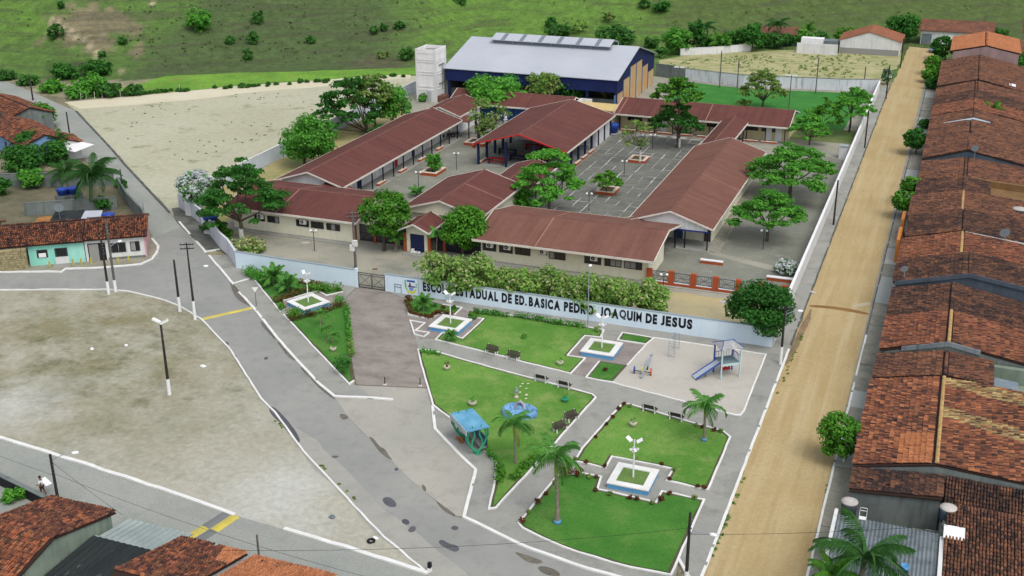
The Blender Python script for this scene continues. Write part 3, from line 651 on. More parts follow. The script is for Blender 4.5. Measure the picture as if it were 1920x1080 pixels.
# front block, west of the entrance
t = thing('school_block', (-75.4, 124.5, 0), 'cream school block with maroon roof, left of the entrance porch, dark windows facing the forecourt', 'school building', 'front blocks of the school')
gabled(t, 'x', -85.0, -66.0, 118.15, 130.6, 3.0, 4.35, (-84.2, -66.9, 118.9, 129.8), seams=(-77.4,))
for u0, u1, sh in ((-81.0, -79.5, ()), (-79.1, -77.4, (2,)), (-74.9, -73.1, ()), (-72.8, -71.0, ()), (-70.6, -68.7, (1,))): window(t, 'y', 118.9, u0, u1, 1.35, 2.2, 3, shade=sh)
ac(t, -80.0, 118.9, 2.05); ac(t, -73.8, 118.9, 2.05)
MB().box(-84.6, -66.5, 117.9, 118.85, .0, .10).build('plinth', M_conc, t, True)
MB().box(-66.9, -66.62, 118.96, 119.3, 0, 2.6).build('corner_pier', M_orange, t, True)
# front block, east
t = thing('school_block', (-39.5, 124.5, 0), 'cream school block with faded maroon roof and row of windows, behind the flowering trees', 'school building', 'front blocks of the school')
gabled(t, 'x', -50.4, -28.6, 117.6, 131.3, 3.0, 4.45, (-49.9, -29.5, 118.9, 126.2), seams=(-42.6,), rc=124.5, roofm=M_roofx2)
for u0, u1, sh in ((-49.6, -47.9, ()), (-47.5, -45.8, ()), (-45.5, -43.6, ()), (-41.3, -39.3, (0,)), (-37.0, -35.0, ()), (-34.6, -32.6, (1, 2)), (-32.3, -30.2, (0, 1))): window(t, 'y', 118.9, u0, u1, 1.3, 2.2, 3, shade=sh)
for x in (-48.6, -46.4, -42.0, -35.8): ac(t, x, 118.9, 2.1)
MB().box(-50.2, -29.3, 117.9, 118.85, .0, .10).build('plinth', M_conc, t, True)
for x in (-29.2, -32.5): post(t, x, 130.6, 2.9)
# west classroom wing
t = thing('school_wing', (-80, 150, 0), 'long maroon roofed classroom wing on the west side with veranda of navy posts', 'school building', 'classroom wings')
gabled(t, 'y', 130.6, 171.2, -85.3, -74.75, 3.0, 4.65, (131.3, 170.6, -84.5, -77.3), wm=M_white)
for y in np.arange(133.2, 171, 3.35): post(t, -75.15, y, 2.85)
for y in (134.6, 141.5, 148.5, 155.2, 161.9): lowwall(t, -75.35, -74.95, y, y+2.2)
for y in (136, 141.2, 147.5, 153.4, 159, 165): window(t, 'x', -77.3, y, y+1.8, 1.5, 2.3, 3, 1)
for i, y in enumerate((139.3, 145, 151.2, 157.2, 163.2)): MB().box(-77.298, -77.24, y, y+.95, .1, 2.1).build('door', (M_navy, M_whitepaint, M_redfascia, M_navy, M_whitepaint)[i], t, True)
MB().box(-77.25, -74.6, 131.5, 170.8, 0, .09).build('veranda_floor', M_conc, t, True)
MB().slab([(-77.7, 128.6, 2.75), (-73.6, 128.6, 2.6), (-73.6, 132.2, 2.6), (-77.7, 132.2, 3.5)], .1).build('link_roof', M_roofx, t, True)
for x in (-77.2, -74.0): post(t, x, 129.0, 2.55)
# east classroom wing
t = thing('school_wing', (-30, 149, 0), 'long faded maroon roofed classroom wing on the east side with open front porch', 'school building', 'classroom wings')
gabled(t, 'y', 130.6, 168.2, -35.3, -24.7, 3.0, 4.75, (134.3, 167.6, -33.2, -25.5), roofm=M_roofy2)
for s, e in ((147.5, 147.6),):
    q = MB(); q.ext([(-30+.17, 4.77), (-24.75, 3.05), (-24.75, 2.98), (-30+.17, 4.7)], 'y', s-.06, s+.06); q.build('roof_seam', M_seam, t, True)
f = lambda u: rz_at(u, -35.3, -24.7, -30, 3.0, 4.75)-.18
MB().ext([(-34.6, 2.55), (-34.6, f(-34.6)), (-30, f(-30)), (-25.4, f(-25.4)), (-25.4, 2.55)], 'y', 130.9, 131.05).build('gable_wall', M_white, t, True)
MB().box(-34.6, -25.2, 130.86, 131.09, 2.38, 2.548).build('beam', mat('blue_beam', S(48, 62, 150, K)), t, True)
for x in (-33.9, -31.0, -28.1, -25.35): post(t, x, 130.98, 2.38)
for y in np.arange(134, 168, 3.4): post(t, -34.95, y, 2.85)
MB().box(-34.8, -25.0, 130.5, 134.25, 0, .16).build('porch_floor', M_conc, t, True)
MB().box(-30.2, -29.1, 134.18, 134.295, .16, 2.2).build('door', mat('door_blue', S(58, 84, 110, K)), t, True)
MB().box(-26.4, -25.6, 134.18, 134.295, .16, 2.4).build('door', M_frame, t, True)
window(t, 'y', 134.3, -33.0, -31.9, 1.7, 2.4, 2)
for y in np.arange(137, 167, 4.3): window(t, 'x', -25.5, y, y+1.7, 1.55, 2.3, 3, 1)
MB().box(-25.45, -24.3, 131, 168, 0, .07).build('side_path', MATS['pavement_dark'], t, True)
# small porch roof between the front block and the wing
t = thing('covered_passage', (-34, 130, 0), 'small maroon gabled passage roof between front block and east wing', 'covered passage', 'covered passages of the school')
gabled(t, 'y', 128.4, 131.9, -36.2, -31.8, 2.75, 3.35, None, roofm=M_roofy2)
for x in (-35.9, -32.1): post(t, x, 128.8, 2.7)
# entrance hall
t = thing('entrance_hall', (-56.7, 129.5, 0), 'maroon roofed entrance hall with cream gable behind the porch between the round trees', 'school building')
gabled(t, 'y', 122.3, 137, -62.1, -51.3, 4.0, 5.6, (123.2, 136.4, -61.4, -58.9))
f = lambda u: rz_at(u, -62.1, -51.3, -56.7, 4, 5.6)-.18
MB().ext([(-61.5, 3.6), (-61.5, f(-61.5)), (-56.7, f(-56.7)), (-51.9, f(-51.9)), (-51.9, 3.6)], 'y', 122.7, 122.9).build('gable_wall', M_cream, t, True)
MB().box(-54, -51.9, 123.2, 136.4, 0, 3.7).build('wall', M_cream, t, True)
MB().box(-58.8, -54.1, 129, 129.3, 0, 4.4).build('inner_wall', M_navy, t, True)
q = MB(); q.ext([(-56.7+.17, 5.62), (-51.35, 4.04), (-51.35, 3.98), (-56.7+.17, 5.55)], 'y', 129.94, 130.06); q.build('roof_seam', M_seam, t, True)
# porch
t = thing('entrance_porch', (-58, 120, 0), 'little gabled entrance porch with orange corner posts and dark doorway', 'porch')
gabled(t, 'y', 117.5, 122.65, -60.0, -56.0, 3.05, 3.95, None)
f = lambda u: rz_at(u, -60, -56, -58, 3.05, 3.95)-.18
MB().ext([(-59.4, 2.35), (-59.4, f(-59.4)), (-58, f(-58)), (-56.6, f(-56.6)), (-56.6, 2.35)], 'y', 118.5, 118.75).build('front_wall', M_cream, t, True)
MB().box(-59.4, -58.95, 118.5, 118.75, 0, 2.348).build('front_wall', M_cream, t, True); MB().box(-57.05, -56.6, 118.5, 118.75, 0, 2.348).build('front_wall', M_cream, t, True)
MB().box(-58.93, -57.07, 118.62, 118.7, .1, 2.34).build('gate_leaf', M_navy, t, True)
for x in (-59.62, -56.38): MB().box(x-.16, x+.16, 118.35, 118.7, 0, 2.4).build('corner_pier', M_orange, t, True)
for x in (-59.62, -56.38): MB().box(x-.12, x+.12, 118.38, 118.66, 2.4, 2.95).build('post', M_darkrail, t, True)
MB().box(-59.5, -56.5, 117.2, 118.3, 0, .1).build('step', M_conc, t, True)
b = MB(); b.box(-58.7, -57.5, 118.0, 118.35, .1, .25); b.box(-58.6, -58.3, 118.0, 118.35, .25, .55); b.build('white_bench', M_whitepaint, t, True)
# link roof hall - pavilion
t = thing('covered_passage', (-53.5, 143, 0), 'covered walkway with maroon roof between entrance hall and the open pavilion', 'covered passage', 'covered passages of the school')
gabled(t, 'y', 137.3, 150, -57.2, -51.0, 3.0, 3.9, None)
for y in (138, 142, 146, 149.6):
    for x in (-56.9, -51.3): post(t, x, y, 2.9)
# open pavilion
t = thing('pavilion', (-59.1, 168, 0), 'open courtyard pavilion with maroon roof, red front edge and navy columns', 'pavilion')
gabled(t, 'y', 156.2, 181.2, -66.6, -51.6, 3.5, 5.55, None, gfas=(0, 1))
b = MB(); d = .17; b.ext([(-66.6, 3.53), (-59.1, 5.58), (-51.6, 3.53), (-51.6, 3.53-d), (-59.1, 5.58-d), (-66.6, 3.53-d)], 'y', 156.0, 156.19); b.build('gable_board', M_redfascia, t, True)
big = MB().box(-.16, .16, -.16, .16, 0, 1).mesh('column', M_navy)
for y in np.arange(157, 181, 3.4):
    for x in (-66.0, -52.3): link('column', big, t, (x+59.1, y-168, 0), scale=(1, 1, 3.4))
for x in (-61.5, -57): link('column', big, t, (x+59.1, 157-168, 0), scale=(1, 1, 3.9))
MB().box(-66.3, -52.0, 156.6, 180.8, 0, .12).build('floor', M_conc, t, True)
MB().box(-66, -52.3, 173.2, 180.5, .12, 3.35).build('wall', M_white, t, True)
for y in (158.2, 161.6, 165, 168.4): lowwall(t, -52.2, -51.85, y, y+2.3, .4)
lowwall(t, -66.2, -65.85, 157.4, 160, .4)
for i, (x, y, m) in enumerate(((-63.5, 158.5, M_redfascia), (-61, 161, M_navy), (-64, 164, M_navy), (-58, 162, M_redfascia), (-56, 166, M_navy), (-61, 168, M_redfascia))):
    q = thing('refectory_table', (x, y, .12), ('red topped long table', 'navy topped long table')[m is M_navy]+(' at the front edge of the pavilion', ' second from the pavilion front', ' deep on the west side of the pavilion', ' in the middle of the pavilion', ' by the east columns of the pavilion', ' near the pavilion back wall')[i], 'table', 'pavilion tables')
    MB().box(-1.5, 1.5, -.4, .4, .72, .78).build('tabletop', m, q)
    for sx in (-1.3, 1.3): MB().box(sx-.05, sx+.05, -.3, .3, 0, .72).build('leg', M_darkrail, q)
    for sy in (-.7, .7): MB().box(-1.4, 1.4, sy-.14, sy+.14, .42, .46).build('bench_board', m, q); MB().box(-1.2, -1.1, sy-.1, sy+.1, 0, .42).build('leg', M_darkrail, q); MB().box(1.1, 1.2, sy-.1, sy+.1, 0, .42).build('leg', M_darkrail, q)
# north block
t = thing('school_block', (-38.2, 190, 0), 'long maroon roofed north block with veranda facing the slab courtyard', 'school building', 'north blocks of the school')
gabled(t, 'x', -52.7, -23.7, 184.3, 195.7, 3.0, 4.55, (-52.1, -24.3, 186.6, 195), seams=(-51.9, -37.2), wm=wallm('buff_wall', S(222, 210, 164, K), S(212, 200, 156, K), S(184, 174, 140, K), .35))
for x in np.arange(-51.8, -24, 3.05): post(t, x, 184.7, 2.85)
for x in (-50.9, -47.4, -41.2, -37.4, -31.4, -28.4): window(t, 'y', 186.6, x, x+2.5, 1.5, 2.45, 4)
for x, m in ((-44.6, M_whitepaint), (-33.5, mat('door_grey', S(120, 140, 146, K))), (-25.6, M_whitepaint), (-27.2, M_whitepaint)): MB().box(x-.5, x+.5, 186.5, 186.597, .1, 2.2).build('door', m, t, True)
MB().box(-52.4, -24, 184.3, 186.55, 0, .1).build('veranda_floor', M_conc, t, True)
for x in (-51.4, -48.4, -45.2, -41.8, -38.5, -31, -28): lowwall(t, x, x+2.5, 184.5, 184.85, .42)
# connector roof east wing - north block
t = thing('covered_passage', (-32.4, 176, 0), 'narrow maroon walkway roof joining the east wing to the north block', 'covered passage', 'covered passages of the school')
gabled(t, 'y', 168.3, 185.4, -34.6, -30.4, 3.15, 3.95, None, gfas=(0, 0))
for y in np.arange(169, 184, 3.5):
    for x in (-34.3, -30.7): post(t, x, y, 3.0)
# north-west blocks
t = thing('school_block', (-71, 187.5, 0), 'maroon roofed block with blue wall beside the bushy trees, left of the north block', 'school building', 'north blocks of the school')
gabled(t, 'x', -82.5, -60.4, 183.0, 191.6, 3.0, 4.55, (-81.8, -61, 185, 191), rc=187.2, wm=mat('blue_wall', S(60, 104, 168, K), S(50, 92, 154, K), .5))
for x in np.arange(-80, -60.5, 3.2): post(t, x, 183.4, 2.85)
t = thing('flat_roof_annex', (-56.8, 187, 0), 'low annex with flat yellowish roof and white parapet in front of the sports hall', 'annex')
MB().box(-60, -53, 184.8, 190, 0, 3.0).build('wall', M_cream, t, True)
MB().box(-60.0, -53.0, 184.8, 190, 3.0, 3.25).build('roof_slab', mat('yellow_slab', S(214, 190, 130, K), S(202, 178, 120, K), .6), t, True)
MB().box(-60.4, -60.02, 184.6, 190, 2.6, 3.8).build('parapet', M_white, t, True); MB().box(-60.02, -58.3, 189.6, 190, 3.25, 3.8).build('parapet', M_white, t, True)
t2 = MB().slab([(-60.5, 182.2, 2.7), (-52.5, 182.2, 2.7), (-52.5, 184.75, 3.1), (-60.5, 184.75, 3.1)], .1).build('lean_to_roof', M_roofx, t, True)
for x in (-60, -57.5, -55, -52.8): post(t, x, 182.4, 2.65)
t = thing('school_block', (-79.4, 178, 0), 'small maroon gabled block with pale gable, between west wing and water tower', 'school building', 'north blocks of the school')
gabled(t, 'y', 172.6, 183.2, -83.2, -75.8, 3.2, 4.5, (173.2, 182.8, -82.6, -76.4), wm=M_white)
t = thing('covered_passage', (-76, 172, 0), 'short terracotta tiled link roof at the north end of the west wing', 'covered passage', 'covered passages of the school')
MB().slab([(-77, 170.9, 3.0), (-73.4, 170.9, 2.8), (-73.4, 174.6, 2.8), (-75.7, 174.6, 3.0)], .1).build('roof', M_roofx, t, True)
for x, y in ((-73.6, 171.2), (-73.6, 174.2)): post(t, x, y, 2.7)

# sports hall
t = thing('sports_hall', (-72.5, 210.2, 0), 'large sports hall with pale metal roof, ridge vent and navy cladding', 'sports hall')
GX0, GX1, GY0, GY1, GE, GR = -89.4, -55.5, 196.3, 224.1, 6.0, 9.65; gm = (GY0+GY1)/2
rf = MB().ext(roofprof(GY0, GY1, gm, GE, GR, .12), 'x', GX0, GX1).build('roof', M_metal, t, True)
q = MB().ext(roofprof(gm-2.9, gm+2.9, gm, GR+.15, GR+1.0, .1), 'x', -84.2, -60.4).build('ridge_vent', M_metal, t, True)
for i in range(6):
    x = -82.2+i*3.75; s = (1.0-.15)/2.9
    MB().slab([(x, gm-2.88, GR+.19), (x+.8, gm-2.88, GR+.19), (x+.8, gm-.1, GR+.99), (x, gm-.1, GR+.99)], .05).build('vent_skylight', M_metaldark, t, True).parent = q
b = MB()
for x in np.arange(-83.8, -60, 3.9): b.box(x, x+.15, gm-2.5, gm-2.4, GR-.75, GR+.3); b.box(x, x+.15, gm+2.4, gm+2.5, GR-.75, GR+.3)
b.build('vent_stand', M_steel, t, True)
MB().box(-84, -60.6, gm-2.3, gm-2.25, GR-.65, GR+.2).build('vent_louvre', M_metaldark, t, True)
MB().box(GX0+.3, GX1-.6, GY0+.25, GY0+.33, 3.7, GE-.1).build('side_cladding', M_navysheet, t, True)
MB().box(GX0+.3, GX1-.6, GY0+2.2, GY0+2.4, 0, 2.0).build('side_wall', M_greywall, t, True)
for x in np.arange(GX0+1, GX1, 5.4): MB().box(x-.18, x+.18, GY0+.4, GY0+.9, 0, 5.9).build('column', M_navysheet, t, True)
MB().box(GX0+.3, GX0+.6, GY0+.6, GY1-.6, 0, 5.9).build('end_wall', M_greywall, t, True)
MB().box(GX0+.3, GX1-.6, GY1-.6, GY1-.35, 0, 5.9).build('back_wall', M_greywall, t, True)
MB().box(GX0+.5, GX1-.5, GY0+.8, GY1-.7, 0, .06).build('court_floor', M_conc, t, True)
gx = GX1-.55; f = lambda y: rz_at(y, GY0, GY1, gm, GE, GR)-.16
steps = [(GY0+.5, 3.0), (GY0+4.2, 4.2), (GY0+8.5, 5.6), (gm, 6.9), (GY1-9.2, 5.6), (GY1-4.6, 4.2), (GY1-.6, 3.2)]
for i, (ya, yb, zz) in enumerate(((GY0+.5, GY0+5.2, 3.2), (GY0+5.2, GY0+9.6, 5.0), (GY0+9.6, gm, 6.6), (gm, gm+4.4, 6.6), (gm+4.4, gm+8.8, 5.0), (gm+8.8, GY1-.6, 3.2))):
    MB().box(gx-.25, gx, ya+.12, yb-.12, 0, zz).build('end_panel', M_orangewall, t, True)
    MB().ext([(ya, zz), (ya, f(ya)), (yb, f(yb)), (yb, zz)], 'x', gx-.2, gx+.06).build('end_cladding', M_navysheet, t, True)
    MB().box(gx-.3, gx+.12, ya-.12, ya+.12, 0, zz).build('pilaster', mat('pilaster_blue', S(96, 120, 160, K)) if 'pilaster_blue' not in MATS else MATS['pilaster_blue'], t, True)
for y in (GY0+3.0, gm+3.2): MB().box(gx+.062, gx+.1, y, y+.9, 5.1 if y < gm else 7.4, 6.3 if y < gm else 8.4).build('vent_opening', M_black, t, True)
# water tower
t = thing('water_tower', (-91.6, 195.9, 0), 'tall square white concrete water tower with grimy panels beside the sports hall', 'water tower')
x0, x1, y0, y1, zt = -93.7, -89.6, 193.5, 198.3, 9.8
MB().box(x0+.12, x1-.12, y0+.12, y1-.12, 0, 9.0).build('shaft', M_tower, t, True)
for x in (x0, x1-.4):
    for y in (y0, y1-.4): MB().box(x, x+.4, y, y+.4, 0, zt).build('corner_pier', M_white, t, True)
for z in (0, 2.05, 2.75, 5.0, 5.5, 7.3, 7.7):
    h = {0: 2.0, 2.05: .3, 2.75: .18}.get(z, .16)
    b = MB(); o_ = .05 if z else .07
    b.box(x0+.4, x1-.4, y0+o_, y0+.14, z, z+h); b.box(x1-.14, x1-o_, y0+.4, y1-.4, z, z+h); b.build('ledge', M_white, t, True)
b = MB()
b.box(x0+.05, x1-.05, y0+.05, y0+.3, 9.0, zt-.05); b.box(x0+.05, x1-.05, y1-.3, y1-.05, 9.0, zt-.05); b.box(x0+.05, x0+.3, y0+.3, y1-.3, 9.0, zt-.05); b.box(x1-.3, x1-.05, y0+.3, y1-.3, 9.0, zt-.05); b.build('parapet', M_tower, t, True)
MB().box(x0+.3, x1-.3, y0+.3, y1-.3, 9.0, 9.15).build('tank_cover', M_greywall, t, True)
MB().box(-91.5, -90.7, y0-.02, y0+.04, 0, 2.1).build('door', mat('grey_door', S(176, 178, 178, K)), t, True)
MB().tube([(x1+.1, 196.2, 2.2), (x1+.1, 196.2, 7.0)], .06).build('drain_pipe', M_greywall, t, True)
b = MB(); b.box(x1-.1, x1+.06, 195.0, 197.4, 6.6, 6.8); b.box(x1-.1, x1+.06, 195.0, 197.4, 3.2, 3.35); b.build('pipe_bracket', M_greywall, t, True)
MB().box(x1+.1, x1+1.4, 193.9, 196.0, 0, 1.2).build('pump_house', M_roofx2, t, True)

# ------------------------------------------------------------------ boundary walls
def wall_thing(name, pts, h, th, m, label, cat='wall', group=None, cop=None):
    t = thing(name, ((pts[0][0]+pts[-1][0])/2, (pts[0][1]+pts[-1][1])/2, 0), label, cat, group)
    MB().strip(pts, th, -.02, h).build('wall_face', m, t, True)
    MB().strip(pts, th+.08, h+.002, h+.07).build('coping', cop or M_white, t, True)
    return t
def yx(px): return G(px, 584+.139*(px-960))[0]
FW = 105.9
wl = wall_thing('front_wall', [(-75.5, 106.3), (-59.5, FW)], 2.1, .2, M_blue, 'plain pale blue boundary wall left of the school gate, behind the corner garden', 'wall', 'pale blue front walls', flat('blue_coping', S(150, 164, 172, K)))
wr = wall_thing('front_wall', [(-55.9, FW), (-13.45, FW)], 2.1, .2, M_blue, 'long pale blue boundary wall lettered with the school name and a crest', 'wall', 'pale blue front walls', MATS['blue_coping'])
MB().box(-59.62, -59.3, FW-.16, FW+.16, 0, 2.3).build('gate_pier', M_blue, wl, True)
for x, y in ((-75.5, 106.3),): pass
_gl = {}
def glyph(ch):
    if ch in _gl: return _gl[ch]
    cu = bpy.data.curves.new('letter', 'FONT'); cu.body = ch; cu.size = 1.; cu.offset = .008 if ch == 'M' else .035 if ch == 'Q' else .058; cu.extrude = .003; cu.resolution_u = 4
    o = bpy.data.objects.new('letter', cu); COL.objects.link(o); bpy.context.view_layer.update()
    me = bpy.data.meshes.new_from_object(o.evaluated_get(bpy.context.evaluated_depsgraph_get())); bpy.data.objects.remove(o)
    me.materials.clear(); me.materials.append(M_letter)
    co_ = np.array([v.co[:] for v in me.vertices]); _gl[ch] = (me, co_[:, 0].min(), co_[:, 0].max(), co_[:, 1].min(), co_[:, 1].max()); return _gl[ch]
M_letter = flat('letter_black', S(22, 24, 34, K), .7)
def lettering(text, xa, xb, z0, z1, y, parent):
    gs = [glyph(c) for c in text]; gap = .10; tot = sum(g[2]-g[1] for g in gs)+gap*(len(gs)-1); k = (xb-xa)/tot; x = xa
    for c, g in zip(text, gs):
        me, a, b, c0, c1 = g; full = c != '.'; sz = (z1-z0)/(c1-c0) if full else (z1-z0)*.24/(c1-c0)
        link('letter', me, parent, (x-a*k-parent.location.x, y-parent.location.y, z0-c0*sz), (math.pi/2, 0, 0), (k, sz, 1)); x += (b-a+gap)*k
for w_, a, b in (('ESCOLA', 790.5, 845), ('ESTADUAL', 852, 932), ('DE', 939, 958), ('ED.', 964, 986), ('BASICA', 990, 1049), ('PEDRO', 1056, 1112), ('JOAQUIM', 1124, 1202), ('DE', 1209.5, 1231), ('JESUS', 1238, 1297)):
    lettering(w_, yx(a), yx(b), 0.76, 1.86, FW-.112, wr)
# painted crest
def flatshape(name, pts, m, y, parent): MB().add([(p[0], y, p[1]) for p in pts], [tuple(range(len(pts)))]).build(name, m, parent, True, fix=False)
cx = yx(768); em = FW-.104; bb = lambda c: flat('crest_%d_%d_%d' % c, S(*c, K))
for i, (pts, c) in enumerate([
    ([(-.95, 1.75), (.95, 1.75), (.9, .9), (.5, .35), (0, .12), (-.5, .35), (-.85, .9)], (222, 232, 236)),
    ([(-1.05, 1.78), (-.78, 1.78), (-.7, .9), (-.3, .3), (-.55, .3), (-.95, .9)], (110, 180, 150)),
    ([(-.65, 1.82), (.62, 1.82), (.6, 1.58), (-.62, 1.58)], (58, 92, 176)),
    ([(-.5, 1.16), (.6, 1.16), (.6, .98), (-.5, .98)], (110, 84, 150)),
    ([(-.28, 1.5), (-.08, 1.5), (-.02, 1.17), (.02, 1.17), (.02, 1.05), (-.42, 1.05), (-.42, 1.17), (-.3, 1.17)], (74, 50, 58)),
    ([(-.36, .95), (.36, .95), (.3, .66), (0, .52), (-.3, .66)], (120, 150, 210)),
    ([(-.78, .92), (-.6, .9), (-.42, .62), (0, .46), (.42, .62), (.66, .9), (.84, .86), (.62, .42), (.1, .2), (-.1, .2), (-.6, .42)], (214, 220, 90)),
    ([(.7, 1.5), (.98, 1.46), (.96, 1.3), (.72, 1.32)], (110, 180, 150)), ([(.68, 1.2), (.95, 1.14), (.9, 1.0), (.68, 1.04)], (110, 180, 150))]):
    flatshape('crest_piece', [(cx+p[0]*.78, p[1]) for p in pts], bb(c), em-.001*i, wr)
b = MB(); mx = yx(743)
for q in ((mx-.42, mx-.36, .15, 1.15), (mx+.36, mx+.42, .15, 1.15), (mx-.36, mx+.36, 1.09, 1.15), (mx-.36, mx+.36, .78, .84)): b.box(q[0], q[1], FW-.14, FW-.102, q[2], q[3])
b.build('meter_frame', M_metaldark, wr, True)
# gate
t = thing('school_gate', (-57.7, FW, 0), 'double leaf iron school gate with crossed panels between pale blue walls', 'gate')
for s in (0, 1):
    x0 = -59.25+s*1.68; x1 = x0+1.6; b = MB()
    for bx in ((x0, x0+.06, .1, 1.9), (x1-.06, x1, .1, 1.9), (x0+.06, x1-.06, 1.84, 1.9), (x0+.06, x1-.06, .1, .16), (x0+.06, x1-.06, 1.6, 1.65), (x0+.06, x1-.06, .38, .43)): b.box(bx[0], bx[1], FW-.03, FW+.03, bx[2], bx[3])
    fr = b.build('gate_leaf', M_darkrail, t, True)
    for k, (p, q) in enumerate((((x0+.2, .5), (x1-.2, 1.52)), ((x0+.2, 1.52), (x1-.2, .5)))): MB().tube([(p[0], FW-.012+.024*k, p[1]), (q[0], FW-.012+.024*k, q[1])], .022, 4).build('cross_brace', M_darkrail, t, True).parent = fr
    for xx in np.linspace(x0+.06, x1-.06, 13)[1:-1]: MB().box(xx-.01, xx+.01, FW-.048, FW-.034, .17, 1.83).build('gate_bar', M_darkrail, t, True).parent = fr
# east wall, north wall, west walls
tE = wall_thing('boundary_wall', [(-13.47, 106.15), (-13.42, 170), (-13.45, 231)], 2.1, .22, M_white, 'long white school wall running beside the yellow dirt street', 'wall', 'school boundary walls', M_whitepaint)
wall_thing('boundary_wall', [(-13.6, 231.3), (-20, 229.5), (-38.8, 227), (-50.9, 229.5)], 2.3, .2, M_stainwall, 'stained grey white wall along the far side of the green pitch', 'wall', 'school boundary walls', M_greywall)
wall_thing('boundary_wall', [(-51.0, 229.6), (-57.5, 231.5)], 2.5, .2, M_greywall, 'dark grey end piece of wall next to the sports hall corner', 'wall', 'school boundary walls', M_greywall)
wall_thing('boundary_wall', [(-95.9, 124.2), (-96.5, 150), (-97.2, 176), (-97.3, 205)], 2.1, .2, wallm('west_wall', S(206, 214, 222, K), S(196, 206, 216, K), S(170, 178, 186, K), .4), 'pale boundary wall between the sandy field and the west wing', 'wall', 'school boundary walls')
wall_thing('boundary_wall', [(-95.85, 123.3), (-92.2, 120.9), (-88.6, 118.2)], 2.1, .2, M_stainwall, 'streaked white wall under the white blossom beside the corner pavement', 'wall', 'school boundary walls', M_stainwall)
wall_thing('boundary_wall', [(-86.6, 116.4), (-81.1, 111.35), (-78.8, 109.6), (-75.6, 106.45)], 2.1, .2, M_stainwall, 'streaked white wall piece between the dark bush and the pale blue wall', 'wall', 'school boundary walls', M_stainwall)

# railings between the blocks
def railing(x0, x1, y, posts, label):
    t = thing('railing_fence', ((x0+x1)/2, y, 0), label, 'fence', 'dark railings beside the entrance porch')
    bar = MB().box(-.045, .045, -.018, .018, .12, 2.2).mesh('bar', M_darkrail)
    for x in np.arange(x0+.1, x1, .12): link('bar', bar, t, (x-t.location.x, 0, 0))
    for z in (.1, 1.1, 2.2): MB().box(x0, x1, y+.02, y+.06, z, z+.06).build('rail', M_darkrail, t, True)
    for x in posts: MB().box(x-.16, x+.16, y-.16, y+.02, 0, 2.1).build('fence_post', M_orange, t, True)
railing(-66.6, -59.8, 119.9, (-64.4, -61.6), 'dark navy railing with orange posts left of the entrance porch')
railing(-56.3, -50.0, 119.9, (-55.0, -52.6), 'dark navy railing with orange posts right of the entrance porch')
t = thing('brick_fence', (-21.5, 118.6, 0), 'orange painted low fence with navy crossed grilles at the east yard', 'fence')
MB().box(-29.45, -13.6, 118.5, 118.72, 0, .38).build('base_wall', M_orange, t, True)
MB().box(-29.5, -13.6, 118.1, 118.48, 0, .08).build('footing', M_apron, t, True)
for i in range(7):
    x = -29.25+i*2.5; MB().box(x-.32, x+.32, 118.42, 118.8, 0, 1.75).build('pillar', M_orange, t, True)
    if i < 6:
        b = MB(); a0, a1 = x+.4, x+2.1
        for q in ((a0, a0+.05, .5, 1.6), (a1-.05, a1, .5, 1.6), (a0+.05, a1-.05, 1.55, 1.6), (a0+.05, a1-.05, .5, .55), (a0+.05, a1-.05, .98, 1.01)): b.box(q[0], q[1], 118.58, 118.63, q[2], q[3])
        for s in np.linspace(a0, a1, 9)[1:-1]: b.box(s-.008, s+.008, 118.595, 118.612, .55, 1.55)
        g = b.build('grille', M_navy, t, True)
        for k in (0, 1): MB().tube([(a0+.05, 118.56+.02*k, .55+k), (a1-.05, 118.56+.02*k, 1.55-k)], .02, 4).build('cross_brace', M_navy, t, True).parent = g
        MB().box(a0-.06, a1+.06, 118.49, 118.74, .382, .45).build('sill', M_whitepaint, t, True)
for x0, x1, y in ((-25.2, -22.6, 126.8), (-17.0, -14.0, 124.0)):
    q = thing('bench_wall', ((x0+x1)/2, y, 0), 'low orange seat wall with white top '+('in front of the east wing porch' if x0 < -20 else 'against the east wall by the white blossom'), 'seat wall', 'orange seat walls of the east yard')
    MB().box(x0, x1, y, y+.4, 0, .38).build('base', M_orange, q, True); MB().box(x0-.03, x1+.03, y-.03, y+.43, .382, .5).build('seat', M_whitepaint, q, True)
# ------------------------------------------------------------------ clay-tiled houses
def tilem(name, cols, moss, mossamt=.8, lo=.44, hi=.62, msc=.45):
    t = NT(name); g = t.node('ShaderNodeNewGeometry'); oi = t.node('ShaderNodeObjectInfo')
    r = t.mul(t.mul(g.outputs['Random Per Island'], oi.outputs['Random'], 'ADD'), 1., 'FRACT')
    cr = t.node('ShaderNodeValToRGB'); cr.color_ramp.interpolation = 'CONSTANT'
    for i, c in enumerate(cols):
        e = cr.color_ramp.elements[i] if i < 2 else cr.color_ramp.elements.new(i/len(cols))
        e.position = i/len(cols); e.color = c
    t.l.new(r, cr.inputs[0]); c = cr.outputs[0]
    mm = t.mul(t.noise(t.pos(), msc, 6, .7, lo, hi), mossamt)
    mm2 = t.mul(t.ramp(r, .15, .9), mm)
    mm = t.mul(t.mul(mm, .6), t.mul(mm2, .5), 'ADD')
    c = t.mix(mm, c, moss)
    c = t.mix(t.mul(t.noise(t.pos(), .9, 6, .72, .52, .66), .55), c, S(172, 116, 80, K)); c = t.mix(t.mul(t.noise(t.pos((1, 1.7, 1)), 1.5, 6, .74, .55, .66), .6), c, S(52, 42, 40, K))
    fn = t.noise(t.pos(), 5., 5, .75, .25, .75); gg = t.mix(fn, (.62,)*3+(1,), (1.38,)*3+(1,)); c = t.mix(1., c, gg, 'MULTIPLY')
    t.col(c).rough(.92); return t.m
